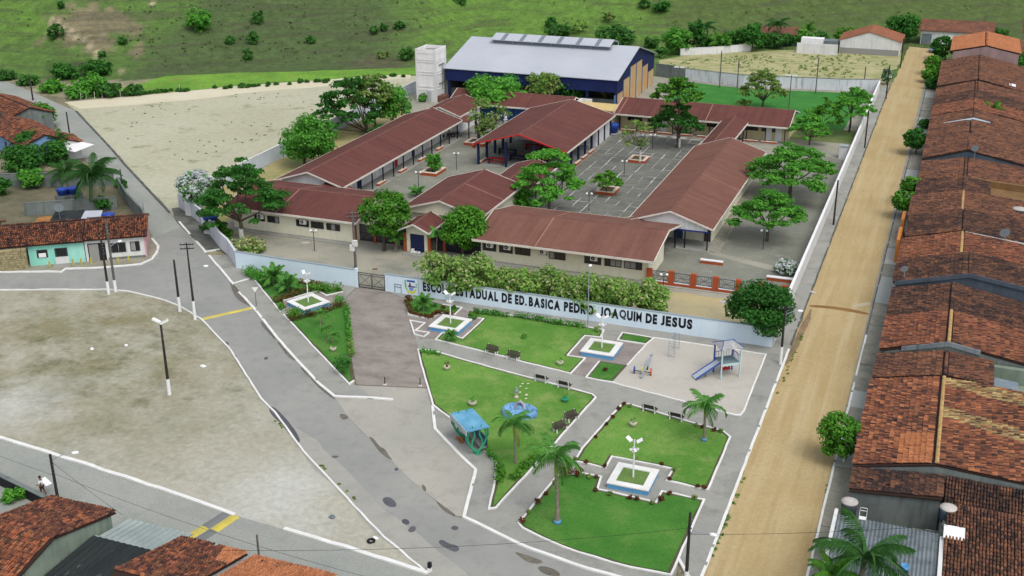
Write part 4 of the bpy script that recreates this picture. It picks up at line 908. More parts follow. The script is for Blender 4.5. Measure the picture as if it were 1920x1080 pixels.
TC = [S(142, 88, 63, K), S(154, 97, 69, K), S(123, 74, 57, K), S(84, 58, 50, K), S(162, 107, 77, K), S(102, 66, 53, K), S(146, 92, 67, K), S(69, 51, 48, K), S(131, 84, 64, K), S(111, 73, 60, K)]
T_red = tilem('clay_tile_red', TC, S(60, 45, 42, K), .8, .46, .66)
T_mid = tilem('clay_tile_mid', [S(133, 90, 67, K), S(120, 79, 62, K), S(85, 62, 52, K), S(145, 101, 76, K), S(67, 51, 48, K), S(126, 86, 66, K), S(103, 71, 58, K)], S(58, 47, 44, K), .9, .42, .62)
T_dark = tilem('clay_tile_dark', [S(115, 79, 60, K), S(92, 64, 51, K), S(126, 87, 66, K), S(66, 51, 48, K), S(103, 73, 60, K), S(55, 45, 45, K)], S(48, 41, 41, K), 1., .38, .56)
T_new = tilem('clay_tile_new', [S(178, 115, 76, K), S(169, 107, 72, K), S(189, 125, 87, K)], S(141, 92, 65, K), .5, .48, .68)
T_yel = tilem('clay_tile_yellow', [S(190, 167, 112, K), S(174, 149, 100, K), S(197, 176, 125, K), S(148, 125, 85, K), S(112, 94, 70, K)], S(87, 76, 59, K), .7, .46, .62)
M_deck = flat('roof_underlay', S(52, 36, 30, K), .9)  # dark tone left showing between tiles stands in for the channel shadows
M_mortar = mat('ridge_mortar_yellow', S(200, 168, 112, K), S(170, 136, 92, K), 1.5, famt=.12)

def tile_profile(w=.195, L=.5, n=4):
    """half-round clay tile, tapered, high end at +v"""
    pts = []
    for v, ww, zz in ((0, w, .085), (L, w*.78, .02)):
        for i in range(n+1):
            a = math.pi*i/n; pts.append((-math.cos(a)*ww/2, v, math.sin(a)*ww*.55+zz-.02))
    fs = [(i, i+1, n+2+i, n+1+i) for i in range(n)]
    fs.append(tuple(range(n, -1, -1)))
    return np.array(pts), fs
TP, TF = tile_profile()
TILE_ME = {}
def tile_mesh(m):
    if m.name not in TILE_ME:
        b = MB(); b.add([tuple(p) for p in TP], TF); TILE_ME[m.name] = b.mesh('tile', m)
    return TILE_ME[m.name]
def tiled_slope(parent, o, u, v, W_, L_, m, n_ind=0, seed=0, band=None, su=.215, sv=.40, keep=None, name='tile'):
    """o: low corner of the slope, u: unit along the eave, v: unit up-slope. rows of clay tiles over a deck."""
    o, u, v = Vector(o), Vector(u).normalized(), Vector(v).normalized(); nrm = u.cross(v).normalized()
    if nrm.z < 0: u = -u; o = o-u*W_; nrm = u.cross(v).normalized()
    off = Vector(parent.location)+(Vector(parent.parent.location) if parent.parent else Vector())
    rr = random.Random(seed); cells = []
    nu, nv = int(W_/su), int(L_/sv)
    for i in range(nu):
        du = rr.uniform(-.015, .015)
        for j in range(nv):
            if rr.random() < .006: continue
            p = o+u*(su*(i+.5)+du+rr.uniform(-.01, .01))+v*(sv*j+rr.uniform(-.03, .03))+nrm*(rr.uniform(0, .018)+.055*noise.noise(Vector((o.x+u.x*su*i+v.x*sv*j, o.y+u.y*su*i+v.y*sv*j, seed))*.45))
            if keep and not keep(p): continue
            mm = band(p, rr) if band else m
            cells.append((p, rr.uniform(-.05, .05), mm))
    dists = np.array([(c[0].x)**2+(c[0].y)**2+(c[0].z-HC)**2 for c in cells]) if cells else np.array([])
    order = np.argsort(dists); ind = set(order[:n_ind].tolist())
    B = Matrix((u, v, nrm)).transposed()
    groups = {}
    for k, (p, a, mm) in enumerate(cells):
        if k in ind:
            ob = bpy.data.objects.new(name, tile_mesh(mm)); COL.objects.link(ob); ob.parent = parent
            M = (B @ Matrix.Rotation(a, 3, 'Z')).to_4x4(); M.translation = p-off; ob.matrix_local = M
        else: groups.setdefault(mm.name, (mm, []))[1].append((p, a))
    mats, V, Fc, MI = [], [], [], []
    nb = np.array(B)
    for mm, lst in groups.values():
        mats.append(mm); 
        for p, a in lst:
            ca, sa = math.cos(a), math.sin(a)
            q = TP.copy(); q[:, 0], q[:, 1] = TP[:, 0]*ca-TP[:, 1]*sa, TP[:, 0]*sa+TP[:, 1]*ca
            base = len(V)*len(TP); V.append(q @ nb.T+np.array(p-off)); Fc += [tuple(base+i for i in f) for f in TF]; MI += [len(mats)-1]*len(TF)
    if V:
        me = bpy.data.meshes.new('tile_field'); me.from_pydata(np.concatenate(V).tolist(), [], Fc)
        for mm in mats: me.materials.append(mm)
        me.polygons.foreach_set('material_index', MI); me.update()
        ob = link('tile_field', me, parent); ob['kind'] = 'stuff'
def deck(t, q, th=.12, m=None, name='roof'):
    return MB().slab(q, th).build(name, m or M_deck, t, True)
def ridge_tiles(parent, a, b, m, step=.38):
    a, b = Vector(a), Vector(b); n = max(1, int((b-a).length/step)); B = MB(); off = Vector(parent.location)
    d = (b-a).normalized(); s = Vector((-d.y, d.x, 0)).normalized()
    for i in range(n):
        p0 = a+(b-a)*(i/n); p1 = a+(b-a)*((i+1.15)/n); v = []
        for p, w, h in ((p0, .17, .13), (p1, .14, .10)):
            for k in range(5):
                an = math.pi*k/4; q = p+s*(-math.cos(an)*w)+Vector((0, 0, math.sin(an)*h-.02)); v.append((q.x, q.y, q.z))
        B.add(v, [(k, k+1, 6+k, 5+k) for k in range(4)]+[(4, 3, 2, 1, 0)])
    return B.build('ridge_cap', m, parent, True)

def tiled_house(name, x0, x1, y0, y1, rx, ze, rz, zb, label, group, roofm, n_ind=0, wall=M_greywall, front=None, seed=1, band=None, ridgem=None, parapet=None, capn=1):
    """row house: ridge along y at x=rx, street eave at x0"""
    t = thing(name, ((x0+x1)/2, (y0+y1)/2, 0), label, 'house', group)
    f = lambda x: (ze+(rz-ze)*(x-x0)/(rx-x0)) if x < rx else (rz+(zb-rz)*(x-rx)/(x1-rx))
    wx0, wx1 = x0+.45, x1-.3
    pr = [(wx0, 0), (wx0, f(wx0)-.22), (rx, rz-.22), (wx1, f(wx1)-.22), (wx1, 0)]
    MB().ext(pr, 'y', y0+.06, y1-.06).build('wall', wall, t, True)
    if front: MB().box(wx0-.06, wx0-.004, y0+.08, y1-.08, 0, f(wx0)-.26).build('street_front', front, t, True)
    r = None
    b = MB(); dk = .05; b.slab([(x0, y0+.02, ze-dk), (rx, y0+.02, rz-dk), (rx, y1-.02, rz-dk), (x0, y1-.02, ze-dk)], .1); b.slab([(rx, y0+.02, rz-dk), (x1, y0+.02, zb-dk), (x1, y1-.02, zb-dk), (rx, y1-.02, rz-dk)], .1)
    r = b.build('roof', M_deck, t, True); r['pieces'] = 1
    vw = Vector((rx-x0, 0, rz-ze)); ve = Vector((rx-x1, 0, rz-zb))
    Lw, Le = vw.length, ve.length; nw = int(n_ind*.5)
    tiled_slope(r, (x0-.05, y1-.02, ze+.02), (0, -1, 0), vw, y1-y0-.04, Lw, roofm, nw, seed, band)
    tiled_slope(r, (x1+.05, y0+.02, zb+.02), (0, 1, 0), ve, y1-y0-.04, Le, roofm, n_ind-nw, seed+1, band)
    ridge_tiles(t, (rx, y0+.1, rz+.08), (rx, y1-.1, rz+.08), ridgem or roofm)
    # small street door and window, mostly under the eave
    L = y1-y0
    MB().box(wx0-.11, wx0-.064, y0+L*.3, y0+L*.3+.9, .12, 2.15).build('door', M_frame, t, True)
    w = MB().box(wx0-.11, wx0-.064, y0+L*.62, y0+L*.62+1.1, 1.0, 2.0).build('window', M_glass, t, True)
    if parapet:
        pm_, h, xa, xb = parapet
        prf = [(xa, f(xa)-.3), (xa, f(xa)+.12)]+([(rx, rz+.12)] if xa < rx < xb else [])+[(xb, f(xb)+.12), (xb, f(xb)-.3)]+([(rx, rz-.3)] if xa < rx < xb else [])
        MB().ext(prf, 'y', y0-.12, y0+.018).build('parapet', pm_, t, True)
    return t, f
GRP = 'terraced tile houses along the dirt street'
def band2(p, rr):
    if 2.6 < p.x and (93.7-.18*(p.x-2.5) < p.y < 95.6-.12*(p.x-2.5) or 88.0-.30*(p.x-2.5) < p.y < 89.9-.25*(p.x-2.5)) and rr.random() < .82: return T_yel
    if -.6 < p.x < 2.2 and 80.2 < p.y < 85.0 and rr.random() < .93: return T_new
    return T_red if rr.random() < .9 else T_new
XB = 10.5
tiled_house('row_house', -3.45, 10.5, 80.1, 95.6, 2.4, 3.0, 4.3, 3.9, 'big red tiled house with yellow tile bands and a square of new orange tiles', GRP, T_red, 300, wall=M_greywall, seed=11, band=band2, ridgem=M_mortar)
tiled_house('row_house', -3.35, 6.3, 95.65, 100.9, 2.45, 3.15, 4.4, 4.0, 'brown mottled tiled house in the dip below a grey parapet, short east slope', GRP, T_mid, 300, seed=21)
tiled_house('row_house', -3.25, 9.9, 100.95, 108.8, 2.5, 3.6, 5.2, 4.0, 'red tiled house whose grey streaked gable shows above the lower mottled roof', GRP, T_red, 300, wall=M_greywall, seed=31, ridgem=M_mortar, parapet=(wallm('streaked_parapet', S(136, 146, 150, K), S(110, 120, 126, K), S(60, 68, 74, K), .8), .3, -1.4, 5.2))
tiled_house('row_house', -3.25, 9.7, 108.85, 117.5, 2.5, 3.35, 4.75, 3.4, 'dark brown tiled house directly below the slate grey gable band', GRP, T_dark, 300, seed=41)
tiled_house('row_house', -3.3, 12, 117.9, 124.7, 3.9, 3.9, 5.75, 4.6, 'blackened tiled house with slate grey gable band along its near edge', GRP, T_dark, 240, wall=wallm('slate_wall', S(86, 96, 108, K), S(74, 84, 96, K), S(52, 58, 66, K), .5), seed=51, parapet=(MATS.get('slate_wall') or bpy.data.materials['slate_wall'], .3, -3.1, 11.5))
tiled_house('row_house', -3.3, 12, 124.75, 133.2, 3.0, 3.6, 5.2, 4.1, 'red brown tiled house in front of the white roof-level wall', GRP, T_red, 150, seed=61, ridgem=M_mortar)
tiled_house('row_house', -3.0, 12, 133.5, 142.1, 3.1, 3.7, 5.2, 4.2, 'dark mottled tiled house just beyond the white roof-level wall', GRP, T_dark, 0, seed=71)
tiled_house('row_house', -3.2, 12, 142.15, 150.8, 2.8, 3.6, 4.95, 4.1, 'tiled house with a pale yellow mortar ridge and grey water tank behind', GRP, T_mid, 0, seed=81, ridgem=M_mortar)
tiled_house('row_house', -2.9, 6, 150.85, 158.9, 2.8, 3.5, 4.6, 4.2, 'low tiled house next to the bare brown mud wall', GRP, T_dark, 0, seed=91)
tiled_house('row_house', -2.9, 12, 158.95, 170.6, 2.9, 3.0, 4.1, 3.2, 'low tiled house under the tall blue grey gable', GRP, T_mid, 0, seed=101, wall=M_black)
tiled_house('row_house', -2.9, 14, 170.9, 180.6, 3.0, 3.3, 5.15, 3.0, 'tiled house showing a tall blue grey gable toward the camera', GRP, T_mid, 0, seed=111, wall=wallm('bluegrey_wall', S(78, 94, 106, K), S(66, 80, 92, K), S(48, 56, 64, K), .6))
tiled_house('row_house', -2.9, 14, 180.65, 191.9, 3.3, 3.3, 4.75, 3.2, 'tiled house with a white sheet lying on its east slope', GRP, T_mid, 0, seed=121)
tiled_house('row_house', -2.9, 13, 192, 198.3, 3.5, 3.3, 5.0, 3.0, 'tiled house edged by a pale blue capped parapet', GRP, T_mid, 0, seed=131, wall=M_white, parapet=(M_blue, .3, -.8, 6.0))
tiled_house('row_house', -2.9, 13, 198.35, 206, 3.5, 3.4, 5.1, 3.2, 'tiled house with a palm fronting its east slope', GRP, T_red, 0, seed=141, wall=M_greywall)
tiled_house('row_house', -2.9, 13, 206.05, 214, 3.5, 3.3, 5.0, 3.2, 'tiled house with black streaked gable, fourth before the pink walled house', GRP, T_dark, 0, seed=151)
tiled_house('row_house', -2.9, 13, 214.05, 222, 3.6, 3.2, 5.0, 3.2, 'tiled house with dark gable under the widest far roof', GRP, T_mid, 0, seed=161)
tiled_house('row_house', -2.9, 13, 222.1, 247.5, 4.0, 3.6, 5.3, 3.2, 'widest far brown tiled roof just below the pink walled house', GRP, T_mid, 0, seed=171)
tiled_house('row_house', -1.6, 11.5, 250.5, 268, 5.0, 5.2, 6.7, 5.4, 'mauve walled house with bright new orange tile roof at the far end of the row', GRP, T_new, 0, wall=M_pinkwall, seed=181)
# things on and between the roofs
def obj1(name, mb, m, label, cat, group=None): 
    o = mb.build(name, m); return tag(o, label, cat, group)
obj1('roof_level_wall', MB().ext([(3.3, 5.25), (8.0, 4.75), (14, 4.15), (14, 3.4), (8, 4.0), (6.6, 4.2), (6.5, 4.65)], 'y', 133.3, 133.4), M_white, 'white painted wall rising between two tiled roofs', 'wall')
t = thing('mud_annex', (9, 154, 0), 'bare brown mud brick annex wall behind the low tiled house', 'annex')
MB().ext([(3.6, 0), (3.6, 4.75), (6.2, 4.4), (13, 4.0), (13, 0)], 'y', 158.3, 158.8).build('wall', M_mud, t, True); MB().slab([(6.1, 151, 3.4), (13, 151, 3.1), (13, 158.2, 3.1), (6.1, 158.2, 3.6)], .1).build('roof', M_mud, t, True)
t = thing('grey_annex', (8.4, 97.5, 0), 'grey green rendered annex with metal sheet beside the mottled roof', 'annex')
MB().box(6.4, 10.4, 100.3, 100.85, 0, 3.8).build('wall', M_greenwall, t, True); MB().box(6.4, 10.4, 95.8, 100.25, 0, 2.4).build('wall', M_greenwall, t, True)
MB().slab([(6.4, 96, 3.4), (8.4, 96, 3.3), (8.4, 98.6, 3.4), (6.4, 98.6, 3.6)], .05).build('roof_sheet', mat('grey_sheet', S(132, 146, 154, K), S(112, 126, 134, K), .6), t, True)
for x0, x1, y0, y1, z, lb in ((9.0, 11.2, 182.5, 186.5, 3.95, 'white sheet spread over the tiled east slope'), (8.3, 10.3, 224, 226.3, 4.4, 'small white sheet on the far brown roof')):
    obj1('roof_sheet', MB().slab([(x0, y0, z), (x1, y0, z-.32), (x1, y1, z-.32), (x0, y1, z)], .05), M_whitepaint, lb, 'sheet')
M_dish = flat('dish_mesh', S(96, 104, 108, K))
def dish(x, y, z, label, r=.55, az=-.5):
    r *= .75
    t = thing('satellite_dish', (x, y, z), label, 'satellite dish', rz=az)
    MB().tube([(0, 0, -.3), (0, 0, .9)], .035).build('mast', M_steel, t)
    b = MB(); b.lathe([(.02, .0), (r*.5, .05), (r*.85, .15), (r, .22)], n=14); o = b.build('dish', M_dish, t, loc=(0, 0, .95)); o.rotation_euler = (.75, 0, 0)
    MB().tube([(0, 0, .05), (0, 0, .5)], .015, 4).build('feed_arm', M_darkrail, t, loc=(0, 0, .95)).rotation_euler = (.75, 0, 0)
dish(7.4, 132.6, 4.75, 'grey mesh satellite dish in front of the white roof-level wall', .75)
dish(3.9, 169.8, 4.7, 'dark satellite dish in front of the blue grey gable', .7)
dish(-2.3, 118.6, 4.2, 'small satellite dish at the street eave of the blackened roof', .5)
dish(9.0, 92.4, 4.2, 'satellite dish on the east slope above the yellow tile bands', .7)
def drum_tank(x, y, z, r, h, m, lid, label, cat='water tank', group=None, taper=.9, rib=True):
    t = thing('water_tank', (x, y, z), label, cat, group)
    MB().lathe([(r*taper, 0), (r, h*.7), (r*1.02, h*.72), (r*1.02, h)], n=20).build('tank_body', m, t)
    b = MB(); b.lathe([(r*1.07, h-.06), (r*1.07, h+.03), (r*.6, h+.12), (r*.15, h+.16), (0.001, h+.16)], n=20); b.build('lid', lid, t); return t
drum_tank(9.3, 146.2, 3.6, .8, 1.1, M_tankgrey, M_lid, 'grey water tank behind the tiled house with the yellow mortar ridge')
# near end of the row: shed roof, courtyard, fibre cement roof
t = thing('shed_house', (-.3, 78.6, 0), 'low dark mono-pitch tiled house between the courtyard and the big red roof', 'house', GRP)
r = deck(t, [(-3.35, 76.6, 2.86), (3.0, 76.6, 3.5), (3.0, 80.0, 3.5), (-3.35, 80.0, 2.86)])
tiled_slope(r, (-3.4, 80.0, 2.9), (0, -1, 0), (6.4, 0, .64), 3.4, 6.43, T_dark, 290, 201)
MB().ext([(-3.2, 0), (-3.2, 2.72), (2.9, 3.33), (2.9, 0)], 'y', 76.75, 79.95).build('wall', M_greywall, t, True)
t = thing('row_house', (8, 80.5, 0), 'dark house corner with tiles running down toward the camera, east of the courtyard', 'house', GRP)
r = deck(t, [(3.15, 77.2, 2.7), (12, 77.2, 2.5), (12, 80.0, 3.4), (3.15, 80.0, 3.6)])
tiled_slope(r, (3.15, 77.2, 2.72), (1, 0, -.02), (0, 2.8, .9), 8.8, 2.95, T_dark, 280, 211)
MB().box(3.3, 11.8, 77.5, 80.5, 0, 2.4).build('wall', M_greywall, t, True)
t = thing('row_house', (7.5, 71, 0), 'rusty tiled roof at the bottom edge beside the corrugated fibre cement roof', 'house', GRP)
r = deck(t, [(3.3, 58, 2.2), (13, 58, 2.2), (13, 75.3, 4.1), (3.3, 75.3, 4.1)])
tiled_slope(r, (3.3, 58, 2.22), (1, 0, 0), (0, 17.3, 1.9), 9.7, 17.4, T_mid, 300, 221, keep=lambda p: not (p.x < 4.5 and 71.2 < p.y < 72.6))
MB().box(3.5, 12.8, 58.5, 75.2, 0, 2.1).build('wall', M_white, t, True)
MB().box(5.6, 13, 75.35, 75.7, 0, 3.7).build('parapet', M_white, t, True)
MB().slab([(3.2, 71.3, 3.78), (4.55, 71.3, 3.78), (4.55, 72.7, 3.93), (3.2, 72.7, 3.93)], .05).build('roof_patch', M_whitepaint, t, True)
for x, y in ((5.0, 74.3), (8.4, 73.4)):
    MB().lathe([(.16, 0), (.16, .35), (.05, .5)], n=10).build('vent_cap', M_whitepaint, t, True).location = (x-t.location.x, y-t.location.y, 4.05)
t = thing('corrugated_house', (-.4, 67, 0), 'house with grey corrugated fibre cement roof behind the near palm', 'house', GRP)
def corrugated(t, x0, x1, y0, y1, z0, z1, m, pitch=.26, amp=.05, name='roof'):
    n = int((x1-x0)/pitch*4); v = []; 
    for i in range(n+1):
        x = x0+(x1-x0)*i/n; dz = amp*math.sin(2*math.pi*(x-x0)/pitch)
        v += [(x, y0, z0+dz), (x, y1, z1+dz), (x, y1, z1+dz-.03), (x, y0, z0+dz-.03)]
    fs = []
    for i in range(n):
        for k in range(4): fs.append((i*4+k, i*4+(k+1) % 4, (i+1)*4+(k+1) % 4, (i+1)*4+k))
    b = MB(); b.add(v, fs, False); return b.build(name, m, t, True)
corrugated(t, -3.7, 3.0, 57, 72.4, 2.9, 3.3, M_asb)
MB().box(-3.6, 2.9, 57.5, 72.2, 0, 2.75).build('wall', M_greywall, t, True)
MB().box(-3.95, -3.72, 57, 72.5, 0, 3.7).build('parapet', M_white, t, True); MB().box(3.02, 3.28, 57, 71.8, 0, 3.5).build('parapet', M_white, t, True)
t = thing('courtyard_wall', (-.2, 76.2, 0), 'weathered courtyard walls with plank door beneath the dark mono-pitch roof', 'wall')
MB().box(-3.5, -3.25, 72.6, 76.6, 0, 2.4).build('street_wall', M_pole, t, True); MB().box(3.02, 3.2, 72.4, 77, 0, 3.0).build('side_wall', M_greywall, t, True)
MB().box(-3.2, 3.0, 72.5, 76.7, -.02, .05).build('yard_floor', MATS['pavement_dark'], t, True)
MB().box(1.2, 2.1, 74.2, 74.3, .05, 2.2).build('plank_door', mat('old_plank', S(112, 116, 100, K), S(92, 98, 86, K), 1.5, famt=.15), t, True)
MB().box(2.12, 3.0, 74.2, 74.3, 1.9, 2.3).build('lintel', M_greywall, t, True)
MB().slab([(3.1, 73.5, 3.3), (4.4, 73.5, 3.25), (4.2, 75.2, 3.35), (3.2, 74.9, 3.35)], .04).build('loose_sheet', M_asblight, t, True)
b = MB(); b.box(-2.6, -2.0, 74.6, 75.1, .45, .5); b.box(-2.6, -2.55, 75.05, 75.1, .05, 1.0); b.box(-2.05, -2.0, 75.05, 75.1, .05, 1.0); b.box(-2.55, -2.05, 75.06, 75.09, .7, .95)
for q in ((-2.6, 74.6), (-2.05, 74.6)): b.box(q[0], q[0]+.05, q[1], q[1]+.05, .05, .45)
obj1('chair', b, M_pole, 'worn chair standing in the small grey courtyard', 'chair')
drum_tank(-3.05, 73.0, 3.05, .54, 1.1, M_tankgrey, M_lid, 'dark tank with dusty lid on the corner of the corrugated roof')
drum_tank(3.4, 74.6, 3.1, .54, 1.05, mat('bluegrey_tank', S(96, 112, 126, K), S(78, 94, 108, K), .8), M_lid, 'blue grey tank with pale lid beside the rusty tiled roof')
b = MB(); b.box(-2.3, -1.8, 72.2, 72.6, 3.35, 3.4)
for x in (-2.3, -1.82):
    for y in (72.2, 72.58): b.box(x, x+.03, y, y+.03, 3.3, 4.1)
b.box(-2.3, -1.8, 72.2, 72.23, 4.07, 4.1); b.box(-2.3, -1.8, 72.58, 72.61, 4.07, 4.1)
obj1('metal_stool', b, M_whitepaint, 'white metal frame on the corrugated roof next to the tank', 'frame')
obj1('blue_bucket', MB().lathe([(.2, 0), (.26, .4), (.24, .4), (.18, .04)], (1.05, 67.3, 3.25)), M_lblue, 'bright blue bucket lying on the corrugated roof behind the palm', 'bucket')
# porch bits on street fronts
for i, (y0, y1, m, lb) in enumerate(((134.5, 139.5, M_orange, 'orange painted porch wall at the street front of the dark mottled house'), (142.5, 146, M_orange, 'small orange porch roof at the street side'))):
    obj1('porch_wall', MB().box(-3.95, -3.55, y0, y1, 0, 3.0), mat('porch_orange%d' % i, S(206, 130, 66, K)), lb, 'porch')

# ------------------------------------------------------------------ corner row on the left (turned houses)
LO = Vector((-87.8, 105.7, 0)); LA = math.atan2(-.565, -.825)   # local +x runs west along the facade, +y = away from... see below
def lrow(name, u, label, cat, group=None):
    """thing whose local x runs along the facade toward the west, local -y is the street"""
    du = Vector((-.825, -.565, 0)); p = LO+du*u
    o = thing(name, (p.x, p.y, 0), label, cat, group); o.rotation_euler = (0, 0, math.atan2(.565, .825)); return o
# local frame after rotation: +x = east along the facade, +y = back (north-west)
def lwin(t, x0, x1, z0, z1, n=2, y=0., shade=()):
    fr = MB(); w = .07
    fr.box(x0, x1, y-.07, y-.004, z0, z0+w); fr.box(x0, x1, y-.07, y-.004, z1-w, z1); fr.box(x0, x0+w, y-.07, y-.004, z0+w, z1-w); fr.box(x1-w, x1, y-.07, y-.004, z0+w, z1-w)
    f = fr.build('window', M_frame, t); st = (x1-x0-2*w)/n
    for i in range(n): MB().box(x0+w+st*i+.02, x0+w+st*(i+1)-.02, y-.03, y-.008, z0+w+.002, z1-w-.002).build('pane', M_shade if i in shade else M_glass, t).parent = f
def lroof(t, x0, x1, yb, ze, rz, yr, m, n_ind, seed):
    b = MB(); b.slab([(x0, -.45, ze), (x1, -.45, ze), (x1, yr, rz), (x0, yr, rz)], .1); b.slab([(x0, yr, rz), (x1, yr, rz), (x1, yb, ze+.4), (x0, yb, ze+.4)], .1)
    r = b.build('roof', M_deck, t)
    ph = bpy.data.objects.new('tmp', None); ph.location = (0, 0, 0)
    class Fake: pass
    return r
def ltiles(r, o, u, v, W_, L_, m, seed, keep=None):
    """tile field in local coordinates of an unrotated-space slope (parent handles the rotation)"""
    o, u, v = Vector(o), Vector(u).normalized(), Vector(v).normalized(); nrm = u.cross(v).normalized(); nb = np.array(Matrix((u, v, nrm)).transposed()); rr = random.Random(seed); V, Fc = [], []
    for i in range(int(W_/.205)):
        for j in range(int(L_/.4)):
            if rr.random() < .01: continue
            p = o+u*(.205*(i+.5)+rr.uniform(-.015, .015))+v*(.4*j+rr.uniform(-.04, .04))+nrm*rr.uniform(0, .02)
            if keep and not keep(p): continue
            a = rr.uniform(-.06, .06); ca, sa = math.cos(a), math.sin(a); q = TP.copy(); q[:, 0], q[:, 1] = TP[:, 0]*ca-TP[:, 1]*sa, TP[:, 0]*sa+TP[:, 1]*ca
            base = len(V)*len(TP); V.append(q @ nb.T+np.array(p)); Fc += [tuple(base+k for k in f) for f in TF]
    me = bpy.data.meshes.new('tile_field'); me.from_pydata(np.concatenate(V).tolist(), [], Fc); me.materials.append(m); me.update()
    ob = link('tile_field', me, r); ob['kind'] = 'stuff'
T_left = tilem('clay_tile_left', [S(158, 96, 64, K), S(138, 80, 56, K), S(106, 64, 50, K), S(168, 106, 74, K), S(82, 54, 46, K), S(66, 46, 42, K)], S(60, 44, 42, K), .95, .42, .58, 1.1)
t = lrow('corner_house', 6.8, 'white corner house with dark shopfront windows and pink side wall, tiled roof', 'house', 'houses at the left junction')
MB().box(0, 6.7, 0, 6.2, 0, 2.9).build('wall', M_white, t)
MB().box(6.705, 6.9, .05, 6.2, 0, 2.9).build('side_wall', M_pink, t)
MB().ext([(0.06, 2.9), (4.2, 4.0), (6.2, 3.2), (6.2, 2.9)], 'x', 6.6, 6.88).build('gable', M_pink, t)
r = lroof(t, 0, 7.2, 6.6, 2.85, 4.05, 4.2, T_left, 0, 1)
ltiles(r, (0, -.5, 2.87), (1, 0, 0), (0, 4.65, 1.2), 7.2, 4.8, T_left, 301); ltiles(r, (7.2, 6.6, 3.27), (-1, 0, 0), (0, -2.4, .8), 7.2, 2.5, T_left, 302)
ridge_tiles(t, (0, 0, 0), (0.01, 0, 0), T_left) if False else None
lwin(t, 2.9, 4.6, .95, 2.15, 2); lwin(t, 5.1, 6.2, .95, 2.15, 2, shade=(0,))
MB().box(.3, 2.3, -.05, -.004, .05, 2.3).build('shutter', M_glass, t); MB().box(.42, 1.5, -.1, -.052, .1, 2.2).build('door', M_shade, t)
MB().box(2.5, 6.7, -.02, -.003, 0, .35).build('plinth', M_greywall, t)
t = lrow('corner_house', 13.1, 'turquoise painted house with two dark windows between the stone wall and white house', 'house', 'houses at the left junction')
MB().box(0, 6.2, 0, 6.2, 0, 2.75).build('wall', M_turq, t)
r = lroof(t, -3.5, 6.25, 6.6, 2.75, 3.95, 4.2, T_left, 0, 2)
ltiles(r, (-3.5, -.5, 2.77), (1, 0, 0), (0, 4.65, 1.2), 9.7, 4.8, T_left, 303); ltiles(r, (6.2, 6.6, 3.17), (-1, 0, 0), (0, -2.4, .8), 9.7, 2.5, T_left, 304)
lwin(t, .9, 2.1, 1.05, 2.0, 1); MB().box(1.1, 1.9, -.12, -.075, 1.1, 1.6).build('washing_tub', M_whitepaint, t)
lwin(t, 2.9, 4.3, 1.0, 2.05, 1); MB().box(2.85, 4.35, -.05, -.003, .1, .95).build('half_door', M_white, t)
MB().box(2.6, 4.5, -1.5, -.06, 0, .12).build('step', M_conc, t)
t = lrow('stone_front', 16.4, 'rough stone faced front wall left of the turquoise house', 'wall')
MB().box(0, 3.2, -.9, -.6, 0, 2.6).build('stone_face', M_stonewall, t)
rr = random.Random(9); sm = MB().add([(-.5, 0, -.36), (.42, 0, -.5), (.55, 0, .3), (-.3, 0, .5), (-.36, -.1, -.24), (.3, -.1, -.34), (.38, -.1, .2), (-.2, -.1, .34)], [(0, 1, 5, 4), (1, 2, 6, 5), (2, 3, 7, 6), (3, 0, 4, 7), (4, 5, 6, 7)]).mesh('stone', M_stonewall)
for i in range(11):
    for j in range(9): link('stone', sm, t, (.15+.29*i+rr.uniform(-.04, .04), -.9, .16+.28*j+rr.uniform(-.03, .03)), (0, rr.uniform(-.4, .4), 0), (.26*rr.uniform(.85, 1.1), rr.uniform(.5, 1.1), .26*rr.uniform(.85, 1.1)))
t = lrow('corner_house', 26.5, 'house at the left picture edge with pale front and tiled roof beyond the stone face', 'house', 'houses at the left junction')
MB().box(0, 9.8, -.3, 6.2, 0, 2.7).build('wall', M_white, t)
r = lroof(t, 0, 9.9, 8.6, 2.75, 4.1, 5.4, T_left, 0, 3)
ltiles(r, (0, -.5, 2.77), (1, 0, 0), (0, 5.85, 1.35), 9.9, 6.0, T_left, 305); ltiles(r, (9.9, 8.6, 3.17), (-1, 0, 0), (0, -3.2, .93), 9.9, 3.3, T_left, 306)
lwin(t, 7.2, 8.6, 1.0, 2.1, 2, -.3)
def lthing(name, mb_list, u, v, z, label, cat, group=None):
    t = lrow(name, u, label, cat, group); d = Vector((-.565, .825, 0))*v; t.location += d; t.location.z = z
    for nm, b, m in mb_list: b.build(nm, m, t)
    return t
lthing('lean_to', [('roof_sheet', MB().slab([(-2.6, -1.2, 0), (1.0, -1.6, 0), (1.4, 1.6, .55), (-2.0, 1.8, .55)], .07), M_asbdark), ('metal_sheet', MB().slab([(1.05, -1.6, .03), (3.4, -1.2, .03), (3.6, 1.2, .4), (1.5, 1.3, .45)], .04), M_metal), ('wall', MB().box(-2.2, 3.2, -1.0, 1.2, -2.9, -.15), M_greywall)], 8.9, 7.6, 3.2, 'patched lean-to with mossy sheet and shiny metal sheet behind the corner houses', 'lean-to')
lthing('side_roof', [('roof_sheet', MB().slab([(-1.4, -1.2, 0), (.8, -1.0, 0), (1.0, 1.4, .5), (-.8, 1.2, .5)], .07), mat('brown_sheet', S(164, 116, 66, K), S(146, 100, 58, K), .8)), ('wall', MB().box(-1, .6, -.8, 1, -2.6, -.12), M_greywall)], 12.0, 6.9, 3.0, 'small ochre sheet roof next to the patched lean-to', 'lean-to')
p = LO+Vector((-.825, -.565, 0))*10.2+Vector((-.565, .825, 0))*7.3; dish(p.x, p.y, 3.7, 'round mesh satellite dish on the mossy lean-to roof', .8, 1.)
